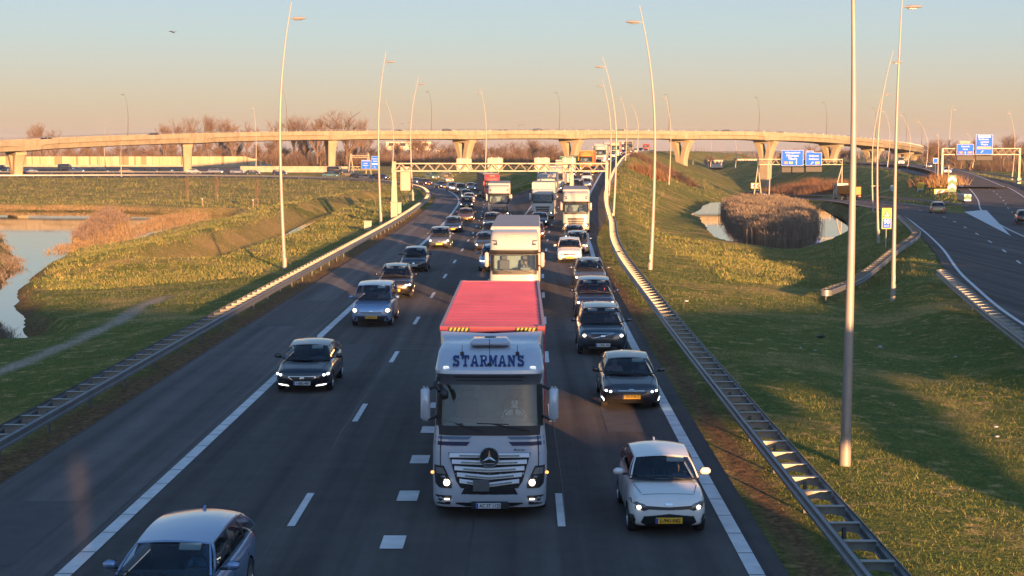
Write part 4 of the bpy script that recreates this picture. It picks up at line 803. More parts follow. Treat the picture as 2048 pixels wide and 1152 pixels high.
xs = [140, 175, 208, 240, 272, 300, 335, 395, 430, 455, 480, 520, 540, 565, 600, 640, 668, 690, 715, 745, 770, 800, 835, 850, 880, 905, 940, 962, 985, 1010, 1035, 1060, 1085, 1110]
for i, x in enumerate(xs): tree_px(x, {835: 276, 850: 274, 940: 279, 962: 281, 1060: 281}.get(x, random.uniform(284, 293)), random.uniform(660, 730), (i * 3) % 5, 'lower bare tree in the brown belt seen under the viaduct', 'brown tree belt seen under the viaduct', 1.5)
xr = [(1420, 309), (1455, 306), (1490, 308), (1560, 306), (1590, 300), (1622, 292), (1650, 289), (1680, 292), (1706, 300), (1855, 292), (1868, 284), (1885, 280), (1902, 282), (1922, 284), (1940, 279), (1965, 286), (1990, 290), (2010, 280), (2030, 272), (2050, 284), (2075, 280)]
for i, (x, t) in enumerate(xr): tree_px(x, t, random.uniform(640, 760) if x < 1800 else random.uniform(520, 640), (i * 2) % 5, 'bare dark tree on the horizon behind the right gantry' if x > 1800 else 'faint bare tree far behind the middle sign gantry', 'trees behind the right gantry' if x > 1800 else 'faint far trees on the right', 1.3)
# far wood: one mass of twigs that closes the horizon
def twig_mass(name, spots, n, m, label, r=.05, hgt=(1, 3), lean=.35, kind='stuff', cat='wood', wid=1.0, seed=1, blade=False):
    g_ = np.random.default_rng(seed); idx = g_.integers(0, len(spots), n); S = np.array(spots)[idx]     # x, y, z, scale
    p0 = S[:, :3] + np.c_[g_.normal(0, wid, (n, 2)) * S[:, 3:4], np.zeros(n)]; h = g_.uniform(*hgt, n) * S[:, 3]; ln = g_.normal(0, lean, (n, 2)) * h[:, None]
    p1 = p0 + np.c_[ln, h]; a = g_.uniform(0, 6.283, n); sd = np.c_[np.cos(a), np.sin(a), np.zeros(n)] * (r * g_.uniform(.6, 1.3, n))[:, None]
    if blade: pm = (p0 + p1) / 2 - np.c_[ln * .18, -h * .05]; V = np.stack([p0 - sd, p0 + sd, pm + sd * .8, pm - sd * .8, p1], 1).reshape(-1, 3); k = 5
    else: V = np.stack([p0 - sd, p0 + sd, p1], 1).reshape(-1, 3); k = 3
    base = np.arange(n) * k; me_ = bpy.data.meshes.new(name); me_.vertices.add(len(V)); me_.vertices.foreach_set('co', V.ravel())
    if blade: F = np.concatenate([np.stack([base, base + 1, base + 2], 1), np.stack([base, base + 2, base + 3], 1), np.stack([base + 3, base + 2, base + 4], 1)])
    else: F = np.stack([base, base + 1, base + 2], 1)
    me_.loops.add(F.size); me_.loops.foreach_set('vertex_index', F.ravel()); me_.polygons.add(len(F)); me_.polygons.foreach_set('loop_start', np.arange(0, F.size, 3)); me_.polygons.foreach_set('loop_total', np.full(len(F), 3)); me_.update(calc_edges=True); me_.materials.append(m)
    o = bpy.data.objects.new(name, me_); COL.objects.link(o); return tag(o, label, cat, kind=kind)
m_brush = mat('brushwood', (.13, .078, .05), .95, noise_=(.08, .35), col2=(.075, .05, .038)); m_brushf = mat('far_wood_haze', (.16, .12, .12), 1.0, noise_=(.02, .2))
sp_ = []
for x in np.arange(-320, 60, 2.0): sp_.append((x, 668 + 18 * math.sin(x * .05) + random.uniform(-12, 12), .3, random.uniform(1.6, 2.7)))
twig_mass('brushwood', sp_, 26000, m_brush, 'dense brown brushwood filling the belt below the viaduct', .09, (1, 3.2), .35, wid=1.0, seed=3)
sp_ = [(x, 560 + random.uniform(0, 60) + (x - 215) * .1, -.5, random.uniform(1.2, 2.6)) for x in np.arange(160, 330, 1.2)]
twig_mass('brushwood', sp_, 12000, m_brush, 'reddish brown brushwood right of the right gantry', .08, (1, 3), .35, seed=4)
sp_ = [(x, 1300 + random.uniform(-120, 200), -3, random.uniform(2, 3.6)) for x in np.arange(-1100, 1100, 5)]
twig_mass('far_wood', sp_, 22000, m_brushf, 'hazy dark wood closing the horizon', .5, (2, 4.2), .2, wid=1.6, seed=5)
def blob(px, py, Y, w_, n, sc, seed, label, m=m_brush, hg=(.6, 1.6), r=.05):
    q = PY(px, py, Y); g_ = random.Random(seed); S = []
    for i in range(40): x = q.x + g_.uniform(-w_, w_); y = Y + g_.uniform(-w_, w_) * .6; S.append((x, y, HZ(x, y) - .1, sc * g_.uniform(.6, 1.2)))
    return twig_mass('bush', S, n, m, label, r, hg, .4, cat='bush', wid=.6, seed=seed, kind='thing')
m_rust = mat('rusty_twigs', (.20, .105, .055), .9, noise_=(.6, .3)); m_straw = mat('reed_straw', (.40, .25, .10), .85, noise_=(.5, .3), col2=(.27, .16, .07))
blob(1295, 352, 300, 2.4, 2500, 1.6, 21, 'rusty bush on the embankment above the brush line', m_rust)
blob(1875, 378, 300, 3.2, 3000, 1.5, 22, 'brown bush behind the yellow board on the dark embankment', m_rust)
blob(1893, 372, 280, 1.6, 1800, 1.6, 23, 'pale dry bush left of the green and white board', m_straw)
for i, (px, py, Y, w_) in enumerate([(1560, 362, 430, 6), (1585, 366, 420, 7), (1620, 372, 400, 7), (1650, 377, 385, 6), (1598, 357, 445, 6)]):
    blob(px, py, Y, w_, 5000, 1.7, 30 + i, 'mound of rust-brown shrubs beyond the slip road, %s' % ['left end', 'left of the centre', 'right of the centre', 'right end', 'highest and farthest'][i], m_rust, (.8, 1.8), .06)['group'] = 'rust-brown shrubs beyond the slip road'
# brush line running down the climbing branch's embankment
S = []
for t in np.linspace(0, 1, 90):
    px = 1262 + (1382 - 1262) * t; py = 313 + (384 - 313) * t; Y = 400 - 70 * t; q = PY(px, py, Y); S.append((q.x, Y, HZ(q.x, Y), 1.2))
twig_mass('brush_line', S, 7000, m_brush, 'line of dark brushwood running down the embankment slope', .05, (.4, 1.3), .5, cat='brush', wid=.7, seed=41)
# ------------------------------------------------------------------ reeds
m_reed = mat('reed_stems', (.20, .15, .10), .9, noise_=(.35, .35), col2=(.14, .105, .08)); m_plume = mat('reed_plumes', (.22, .175, .125), .95, noise_=(1.2, .3))
def in_poly(x, y, poly):
    c = False; n = len(poly)
    for i in range(n):
        ax, ay = poly[i]; bx, by = poly[(i + 1) % n]
        if (ay > y) != (by > y) and x < (bx - ax) * (y - ay) / (by - ay) + ax: c = not c
    return c
def reedbed(px_poly, z, n, hgt, label, mS, mP, seed, r=.022, edge=1.6, lowe=.45):
    poly = [P(x, y, z).xy for x, y in px_poly]; poly = [Vector(p) for p in poly]; poly = [q for i, p in enumerate(poly) for q in [p.lerp(poly[(i + 1) % len(poly)], t) + Vector((noise.noise(Vector((p.x + t * 9, p.y, seed))), noise.noise(Vector((p.y, p.x + t * 9, seed))))) * min(1.6, edge) * 1.1 for t in (0, .33, .66)]]; xs_ = [p[0] for p in poly]; ys_ = [p[1] for p in poly]; g_ = random.Random(seed); S = []
    while len(S) < 2200:
        x, y = g_.uniform(min(xs_), max(xs_)), g_.uniform(min(ys_), max(ys_))
        if in_poly(x, y, poly): ed = min(1, float(d_poly(np.array([x]), np.array([y]), poly)[0]) / -edge); S.append((x, y, z - .15, hgt * (lowe + (1 - lowe) * ed) * (.84 + .34 * noise.noise(Vector((x * .3, y * .14, 0))) + .12 * noise.noise(Vector((x * 1.1, y * .5, 3))) + g_.uniform(-.14, .16))))
    o = twig_mass('reed_bed', S, n, mS, label, r, (.6, 1.05), .13, cat='reeds', wid=.10, seed=seed, blade=True)
    P_ = [(x, y, zz + h * .86, 1) for x, y, zz, h in S]; c = twig_mass('reed_plumes', P_, n // 2, mP, None, r * 1.9, (.16, .45), .7, cat=None, wid=.28, seed=seed + 1); c.parent = o; return o
reedbed([(1446, 418), (1500, 412), (1560, 412), (1605, 424), (1632, 440), (1634, 458), (1628, 472), (1600, 480), (1520, 481), (1484, 466), (1456, 440)], ZW_R, 34000, 2.7, 'big dense brown reed bed standing in the right pond', m_reed, m_plume, 61, .03, 1.2, .82)
reedbed([(1438, 414), (1500, 406), (1570, 406), (1620, 420), (1642, 438), (1645, 462), (1636, 480), (1605, 489), (1515, 490), (1474, 474), (1444, 444)], ZW_R, 2600, 1.9, 'sparse outer stems around the big reed bed', m_reed, m_plume, 62, .028, .3, .8)
m_gold = mat('golden_reed', (.29, .20, .10), .85, noise_=(.5, .35), col2=(.17, .115, .06)); m_gplume = mat('golden_plumes', (.20, .145, .11), .95, noise_=(1, .3))
reedbed([(140, 480), (180, 452), (215, 438), (250, 440), (235, 462), (205, 480), (165, 492)], ZW_L, 11000, 2.3, 'tall golden reed clump in the left pond', m_gold, m_gplume, 63, .02)
reedbed([(100, 498), (150, 486), (230, 470), (290, 440), (330, 430), (420, 428), (400, 440), (330, 455), (300, 462), (230, 492), (150, 505), (95, 508)], ZW_L, 12000, .5, 'low golden reeds fringing the left pond', m_gold, m_gold, 65, .016)
reedbed([(-10, 470), (8, 478), (24, 520), (30, 540), (10, 566), (-30, 590), (-60, 540)], ZW_L, 9000, 1.1, 'brown reed bank at the left edge of the pond', m_reed, m_plume, 67, .016)
reedbed([(-10, 655), (2, 664), (16, 690), (24, 716), (0, 722), (-30, 722)], ZW_L, 3500, .7, 'dark dry bank vegetation at the lower left of the creek', m_reed, m_reed, 69, .012)
reedbed([(0, 410), (120, 411), (240, 414), (330, 417), (420, 420), (420, 424), (240, 420), (0, 418)], ZW_L + .4, 5000, .35, 'thin strip of golden reeds along the far shore of the left pond', m_gold, m_gold, 71, .02)
# ------------------------------------------------------------------ grass near the viewer
def grass(name, n, ymax, xr_, seed, m, label, hb=(.07, .20), r=.010, dens=1.0, cond=None, pw=1.6):
    g_ = np.random.default_rng(seed); k = int(n * 2.2); u = g_.uniform(0, 1, k); y = 22 + (ymax - 22) * u ** pw; x = g_.uniform(-.46, .46, k) * (y + 12)
    ok = (x > xr_[0]) & (x < xr_[1]) & ((x > 5.9) | (x < -12.9)); X_, Y_ = x[ok][:n], y[ok][:n]; Z_ = HT(X_, Y_)
    d1 = d_poly(X_, Y_, POND_L); d2 = d_poly(X_, Y_, POND_R); dr_ = np.sqrt(np.min([(X_[:, None] - np.array([p.x for p in S1])[None]) ** 2 + (Y_[:, None] - np.array([p.y for p in S1])[None]) ** 2], axis=0).min(1)); dr2 = np.sqrt(((X_[:, None] - np.array([p.x for p in S2])[None]) ** 2 + (Y_[:, None] - np.array([p.y for p in S2])[None]) ** 2).min(1))
    keep = (d1 > .6) & (d2 > 2.5) & (d_line(X_, Y_, TRAIL) > .8) & (d_line(X_, Y_, DITCH) > 3.2) & (dr_ > 5.6) & (dr2 > 7) & (wob(X_, Y_, 2.3, 7) + g_.normal(0, .5, len(X_)) > -.5); sc = np.clip(.75 + Y_[keep] / 90, .8, 2.2)
    S = np.c_[X_[keep], Y_[keep], Z_[keep] - .03, sc]; return S, g_
m_ga = mat('grass_green', (.12, .15, .028), .8, noise_=(.6, .3)); m_gb = mat('grass_dry', (.29, .245, .08), .85, noise_=(.8, .3)); m_gc = mat('grass_dark', (.07, .10, .02), .8, noise_=(.6, .3))
for k_, (m_, n_, hb, rr_, lb, sd) in enumerate([(m_ga, 120000, (.04, .11), .009, 'green grass blades on the verges', 81), (m_gb, 75000, (.03, .105), .0075, 'dry straw-coloured grass on the verges', 82), (m_gc, 75000, (.03, .10), .010, 'dark green grass blades on the verges', 83)]):
    S, g_ = grass('g', n_, 190, (-60, 60), sd, m_, lb); S = S[:, :4]
    if k_ == 1:
        g2 = np.random.default_rng(5); dp_ = np.array([(p.x, p.y) for p in dp]); q_ = dp_[g2.integers(0, len(dp_), 15000)] + g2.normal(0, 3.4, (15000, 2)); dq = d_line(q_[:, 0], q_[:, 1], DITCH); q_ = q_[(dq > 1.0) & (dq < 6.5)]
        S = np.r_[S, np.c_[q_, HT(q_[:, 0], q_[:, 1]) - .03, np.full(len(q_), 1.5)]]
    ob = twig_mass('grass', S, len(S) * 2, m_, lb, rr_, hb, .55, cat='grass', wid=.16, seed=sd)
for k_, (m_, n_, rr_, hb, lb, sd) in enumerate([(m_ga, 46000, .034, (.12, .30), 'green grass of the wider meadows', 91), (m_gb, 30000, .030, (.14, .36), 'dry grass of the wider meadows', 92)]):
    g_ = np.random.default_rng(sd); k = n_ * 2; y = 1 / g_.uniform(1 / 470, 1 / 95, k); x = g_.uniform(-.42, .42, k) * y; ok = (x < -17) | (x > 13); x, y = x[ok], y[ok]
    Z_ = HT(x, y); ok = (d_poly(x, y, POND_L) > 1.5) & (d_poly(x, y, POND_R) > 7) & (d_line(x, y, DITCH) > 3.6) & (d_line(x, y, TRAIL) > .8)
    for smp, hw, sl_, vg in ROADS:
        A = np.array([(p.x, p.y) for p in smp[::3]]); dmin = np.full(len(x), 1e9)
        for s_ in range(0, len(x), 20000): dmin[s_:s_ + 20000] = ((x[s_:s_ + 20000, None] - A[None, :, 0]) ** 2 + (y[s_:s_ + 20000, None] - A[None, :, 1]) ** 2).min(1)
        ok &= np.sqrt(dmin) > hw + 1
    ok &= wob(x, y, 4, 3 + k_) + g_.normal(0, .5, len(x)) > -.4; S = np.c_[x, y, Z_ - .04, np.clip(y / 150, .8, 2.2)][ok]
    twig_mass('grass', S, int(len(S) * 2.2), m_, lb, rr_, hb, .5, cat='grass', wid=.3, seed=sd)
# saplings with stakes and posts in the left meadow
m_wood = mat('weathered_wood', (.22, .15, .09), .9)
sap = bare_tree(77, 5, .25, .012, 2, .04, .9)
for px, py, Y, l in [(372, 402, 268, 'left of the three'), (431, 404, 262, 'middle of the three'), (511, 420, 225, 'right of the three, beside a stake')]:
    q = PY(px, py, Y); z = HZ(q.x, Y); o = empty('sapling', (q.x, Y, z - .05)); tag(o, 'slim young tree in the left meadow, ' + l, 'sapling', 'young trees in the left meadow')
    for nm, me_ in zip(('trunk', 'crown'), sap): c = bpy.data.objects.new(nm, me_); COL.objects.link(c); c.parent = o
    mb = MB(); mb.cyl((.4, 0, 0), (.4, 0, 1.6), .05, 6); mb.build('stake', m_wood, o)
for px, py, Y, l in [(405, 418, 238, 'near the golden reeds'), (506, 408, 232, 'beside the right sapling')]:
    q = PY(px, py, Y); mb = MB(); mb.cyl((0, 0, -.2), (0, 0, 1.1), .12, 8, 0); mb.cyl((0, 0, 1.1), (0, 0, 1.25), .13, 8, 1); o = mb.build('marker_post', [m_wood, m_white], None, loc=(q.x, Y, HZ(q.x, Y))); tag(o, 'short wooden post with white cap ' + l, 'post', 'short posts in the meadow')
m_bag = mat('black_plastic', (.01, .01, .012), .3); random.seed(9)
def litter(px, py, m_, s, label):
    q = P(px, py, -.7); q = PY(px, py, q.y); z = HZ(q.x, q.y); mb = MB(); rows = []
    for i in range(5): rows.append([Vector((s * math.sin(math.pi * (i + .3) / 4.6) * math.cos(a) * random.uniform(.6, 1.3), s * .7 * math.sin(math.pi * (i + .3) / 4.6) * math.sin(a) * random.uniform(.6, 1.3), s * .35 * (1 - math.cos(math.pi * (i + .3) / 4.6)))) for a in [j * .7 for j in range(9)]])
    mb.grid(rows, 0, True); mb.add(rows[-1], [tuple(range(9))]); o = mb.build('litter', m_, None, loc=(q.x, q.y, z - .01), smooth=True); tag(o, label, 'litter', 'litter in the grass')
litter(1641, 681, m_bag, .2, 'black plastic bag lying in the shaded grass')
for i, (x, y) in enumerate([(1630, 715), (1911, 716), (1600, 712), (1760, 692), (1992, 860), (1994, 882), (1846, 478), (1372, 625)]): litter(x, y, m_white, .07 if y > 700 else .12, 'scrap of white litter in the right grass, ' + ['near the big pole', 'by the right guardrail start', 'left of the big pole', 'beyond the big pole', 'far right, upper of two', 'far right, lower of two', 'near the yellow board', 'left of the sunlit patch'][i])
# birds
m_bird = mat('bird_dark', (.05, .045, .04), .8)
for px, py, Y, l in [(347, 65, 110, 'large one high at the left'), (804, 247, 300, 'left of two above the viaduct'), (818, 246, 300, 'right of two above the viaduct'), (1038, 251, 300, 'left of the pair near the middle'), (1046, 250, 300, 'right of the pair near the middle')]:
    q = PY(px, py, Y); mb = MB(); mb.tube([(-.16, 0, 0), (-.05, 0, .02), (.08, 0, .02), (.17, 0, .04)], [.008, .04, .045, .015], 6)
    for s in (-1, 1): mb.add([(-.03, 0, .03), (.07, 0, .03), (.05, s * .22, .10), (0, s * .42, .03), (-.04, s * .2, .09)], [(0, 1, 2, 3, 4)])
    o = mb.build('bird', m_bird, None, loc=q); o.rotation_euler = (0, 0, .5 * px % 3); o.scale = (1.1,) * 3; tag(o, 'small dark bird flying, ' + l, 'bird', 'birds in the evening sky')
S = [(x, -3.3 + random.uniform(-.6, .6), random.uniform(0, 2.6), 2.2) for x in np.arange(.6, 1.8, .1)]  # unseen twigs added in the gap to break up the sunlight
twig_mass('dapple_twigs', S, 900, m_brush, 'unseen twigs added to dapple the sun by the pier of the overpass', .035, (.4, 1.1), .5, cat='bush', wid=.3, seed=99, kind='thing')
# dense tree belt right of the roads, outside the picture: added to shade the slip road and the dark embankment
m_leafd = mat('shade_tree_foliage', (.045, .065, .025), .8, noise_=(.5, .3))
def dense_tree(seed):
    g_ = np.random.default_rng(seed); n = 2600; a = g_.uniform(0, 6.283, n); u = g_.uniform(0, 1, n); z = 1.2 + 10.8 * u; rr_ = 3.6 * np.sin(np.pi * np.clip(.12 + .82 * u, 0, 1)) ** .7 * (1 + .25 * np.sin(3 * a + 5 * u)) * g_.uniform(.35, 1, n) ** .5; c = np.c_[rr_ * np.cos(a), rr_ * np.sin(a), z]
    d1 = g_.normal(0, 1, (n, 3)); d1 /= np.linalg.norm(d1, axis=1)[:, None]; d2 = np.cross(d1, g_.normal(0, 1, (n, 3))); d2 /= np.linalg.norm(d2, axis=1)[:, None]; s = g_.uniform(.25, .5, n)[:, None]; V = np.stack([c - d1 * s, c + d2 * s * .6, c + d1 * s, c - d2 * s * .6], 1).reshape(-1, 3)
    cm = bpy.data.meshes.new('crown'); cm.from_pydata([tuple(v) for v in V], [], [(4 * i, 4 * i + 1, 4 * i + 2, 4 * i + 3) for i in range(n)]); cm.materials.append(m_leafd); t_ = MB(); t_.tube([(0, 0, -.5), (.1, 0, 3), (0, .1, 7), (0, 0, 10)], [.3, .24, .15, .05], 8); return t_.mesh('trunk', m_bark, smooth=True), cm
DT = [dense_tree(301), dense_tree(302)]
random.seed(31); k = 0; Y = -4.0
while Y < 290:
    X = max(46.5 + .19 * Y, .335 * Y + 22) + random.uniform(-1, 1); hh = lerp_tab([(40, 8.4), (62, 9), (72, 10.6), (118, 10.6), (130, 8.8), (165, 8.4), (180, 6), (290, 5)], Y) * random.uniform(.95, 1.06)
    o = empty('shade_tree', (X, Y, HZ(X, Y) - .2), random.uniform(0, 6)); s = hh / 12; o.scale = (s * random.uniform(.9, 1.15),) * 2 + (s,); tag(o, 'unseen evergreen tree added to shade the right-hand roads', 'tree', 'trees added for shade right of the roads')
    for nm, me_ in zip(('trunk', 'crown'), DT[k % 2]): c = bpy.data.objects.new(nm, me_); COL.objects.link(c); c.parent = o
    k += 1; Y += 5.5 * (1 if Y < 60 else 1.25)
# ------------------------------------------------------------------ vehicle materials
def glass_mat(name, tint, ior=1.7, rough=.02):
    m = bpy.data.materials.new(name); m.use_nodes = True; t = m.node_tree; t.nodes.clear(); o = t.nodes.new('ShaderNodeOutputMaterial')
    tr = t.nodes.new('ShaderNodeBsdfTransparent'); tr.inputs[0].default_value = (*tint, 1); gl = t.nodes.new('ShaderNodeBsdfGlossy'); gl.inputs['Roughness'].default_value = rough; gl.inputs[0].default_value = (.9, .95, 1, 1)
    fr = t.nodes.new('ShaderNodeFresnel'); fr.inputs[0].default_value = ior; mx = t.nodes.new('ShaderNodeMixShader'); t.links.new(fr.outputs[0], mx.inputs[0]); t.links.new(tr.outputs[0], mx.inputs[1]); t.links.new(gl.outputs[0], mx.inputs[2]); t.links.new(mx.outputs[0], o.inputs[0]); return m
m_glass = glass_mat('car_glass', (.82, .88, .90), ior=1.55); m_glassd = glass_mat('tinted_glass', (.10, .11, .12)); m_glasst = glass_mat('truck_glass', (.8, .88, .88), ior=1.6)
m_trim = mat('black_trim', (.015, .015, .017), .5); m_inter = mat('interior', (.045, .045, .05), .8); m_seat = mat('seat_fabric', (.08, .08, .088), .9); m_seatr = mat('seat_red', (.30, .06, .05), .8)
m_tyre = mat('tyre', (.018, .018, .019), .85, bump=(30, .3, .004)); m_rim = mat('alloy_rim', (.38, .38, .39), .3, .8); m_chrome = mat('chrome', (.6, .6, .6), .12, 1)
m_under = mat('underbody', (.012, .012, .013), .9); m_visor = mat('sun_visor', (.42, .42, .36), .8); m_plY = mat('plate_yellow', (.70, .38, .02), .5); m_plW = mat('plate_white', (.55, .55, .55), .5); m_euro = mat('plate_blue', (.01, .05, .35), .5)
m_hl = mat('headlamp_reflector', (.07, .075, .08), .1, .3, coat=1.0); m_hlw = mat('headlamp_lit', (1, 1, 1), .3, emit=((1, .84, .62), 1.7)); m_hlc = mat('headlamp_lit_cold', (1, 1, 1), .3, emit=((.85, .9, 1), 2.2)); m_amb = mat('amber_lamp', (.7, .2, .02), .3, emit=((1, .35, .08), 1.2)); m_tail = mat('tail_lamp', (.35, .01, .01), .25, emit=((1, .05, .03), .04)); m_drl = mat('daytime_lamp', (1, 1, 1), .3, emit=((.95, .95, .85), 2.5))
m_grey_g = mat('grille_dark', (.02, .02, .022), .4)
PAINT = {}
def paint(name, col, metal=.35, rough=.28):
    if name not in PAINT: PAINT[name] = mat('paint_' + name, col, rough, metal, coat=1.0, noise_=(1.5, .05))
    return PAINT[name]
p_def = paint('default', (.2, .2, .2))
def lerp(a, b, t): return a + (b - a) * t
def cellgrid(mb, f, us, vs, mf, off=0.0):
    """quads over f(u, v); mf(u, v) gives a material index or None for a hole."""
    idx = {}; V = []; F = []; MI = []
    def g(i, j):
        if (i, j) not in idx: idx[(i, j)] = len(V); V.append(f(us[i], vs[j]))
        return idx[(i, j)]
    for i in range(len(us) - 1):
        for j in range(len(vs) - 1):
            m_ = mf((us[i] + us[i + 1]) / 2, (vs[j] + vs[j + 1]) / 2)
            if m_ is None: continue
            F.append((g(i, j), g(i + 1, j), g(i + 1, j + 1), g(i, j + 1))); MI.append(m_)
    o = len(mb.v); mb.v.extend([tuple(v) for v in V]); mb.f.extend([tuple(k + o for k in q) for q in F]); mb.m.extend(MI)
def subdiv(me_in, lv):
    o = bpy.data.objects.new('t', me_in); COL.objects.link(o); md = o.modifiers.new('s', 'SUBSURF'); md.levels = lv; md.render_levels = lv
    bpy.context.view_layer.update(); r = bpy.data.meshes.new_from_object(o.evaluated_get(bpy.context.evaluated_depsgraph_get())); bpy.data.objects.remove(o); return r
def boolean(me_in, cutter):
    o = bpy.data.objects.new('t', me_in); c = bpy.data.objects.new('c', cutter); COL.objects.link(o); COL.objects.link(c); md = o.modifiers.new('b', 'BOOLEAN'); md.object = c; md.solver = 'EXACT'; md.operation = 'DIFFERENCE'
    bpy.context.view_layer.update(); r = bpy.data.meshes.new_from_object(o.evaluated_get(bpy.context.evaluated_depsgraph_get())); bpy.data.objects.remove(o); bpy.data.objects.remove(c); return r
def bvh_of(me_): return BVHTree.FromPolygons([v.co.copy() for v in me_.vertices], [tuple(p.vertices) for p in me_.polygons])
def project(mb, bvh, poly, axis='y', off=.008, mi=0, rings=3, side=1, start=None):
    """lays a 2D outline on the bodywork: axis y looks from the front (side=1) or rear (-1), x from the side, z from above."""
    n = len(poly); dens = []
    for i in range(n):
        a, b_ = Vector(poly[i]), Vector(poly[(i + 1) % n]); k = max(1, int((b_ - a).length / .09))
        for j in range(k): dens.append(a.lerp(b_, j / k))
    c = sum(dens, Vector((0, 0))) / len(dens); rows = []
    def pr(p):
        if axis == 'y': o, d = Vector((p.x, -3 if side > 0 else 12, p.y)), Vector((0, side, 0))
        elif axis == 'x': o, d = Vector((side * 3, p.x, p.y)), Vector((-side, 0, 0))
        else: o, d = Vector((p.x, p.y, 4)), Vector((0, 0, -1))
        h = bvh.ray_cast(o, d)
        if h[0] is None:
            q = Vector((p.x, 0.0, p.y)) if axis == 'y' else Vector((side * .8, p.x, p.y)) if axis == 'x' else Vector((p.x, p.y, 1)); h = bvh.find_nearest(q if not (axis == 'y' and side < 0) else Vector((p.x, 4.4, p.y)))
        nn = h[1] if h[1].dot(d) < 0 else -h[1]; return h[0] + nn * off
    for r in range(rings + 1):
        t = 1 - r / rings * .97; rows.append([pr(c + (p - c) * t) for p in dens])
    o = len(mb.v); mb.grid(rows, mi, True); mb.add([rows[-1][i] for i in range(len(dens))], [tuple(range(len(dens)))], mi)
def mir(poly): return [(-x, z) for x, z in poly][::-1]
PROTO = {}
WHEEL = {}
def wheel_meshes(r, w_=.2):
    k = (round(r, 2), w_)
    if k not in WHEEL:
        t = MB(); t.lathe([(r * .64, -w_ / 2), (r * .9, -w_ / 2), (r * .985, -w_ / 2 + .025), (r, -w_ / 4), (r, w_ / 4), (r * .985, w_ / 2 - .025), (r * .9, w_ / 2), (r * .64, w_ / 2)], n=24)
        g = MB(); g.lathe([(r * .66, w_ / 2 - .01), (r * .62, w_ / 2), (r * .60, w_ / 2 - .04)], n=24); g.lathe([(.001, w_ / 2 - .02), (r * .16, w_ / 2 - .02), (r * .17, w_ / 2 - .05)], n=16)
        for i in range(5):
            a = 2 * math.pi * i / 5; ca, sa = math.cos(a), math.sin(a); q = .13 * r
            pts = [(w_ / 2 - .02, r * .1 * ca - q * sa, r * .1 * sa + q * ca), (w_ / 2 - .015, r * .62 * ca - q * .7 * sa, r * .62 * sa + q * .7 * ca), (w_ / 2 - .015, r * .62 * ca + q * .7 * sa, r * .62 * sa - q * .7 * ca), (w_ / 2 - .02, r * .1 * ca + q * sa, r * .1 * sa - q * ca)]
            g.add(pts + [(p[0] - .03, p[1], p[2]) for p in pts], [(0, 1, 2, 3), (0, 4, 5, 1), (3, 2, 6, 7)])
        d = MB(); d.lathe([(.001, w_ / 2 - .09), (r * .62, w_ / 2 - .08)], n=20); WHEEL[k] = (t.mesh('wheel', m_tyre, smooth=50), g.mesh('rim', m_rim, smooth=40), d.mesh('brake_disc', m_under))
    return WHEEL[k]
def add_wheel(root, x, y, r, w_=.2, name='wheel'):
    t, g, d = wheel_meshes(r, w_); o = bpy.data.objects.new(name, t); COL.objects.link(o); o.parent = root; o.location = (x, y, r)
    if x < 0: o.rotation_euler = (0, 0, math.pi)
    for nm, me_ in (('rim', g), ('brake_disc', d)): c = bpy.data.objects.new(nm, me_); COL.objects.link(c); c.parent = o
BASE = dict(L=4.3, W=1.78, H=1.46, hood0=.72, hood1=.98, sc=1.05, belt=.95, srf=1.75, srr=3.55, st=4.15, tz=1.0, r=.32, s1=.85, s2=3.45, zb=.20, wb=.88, wr=.68, rails=False, pillars=(.36, .72), shade=None)
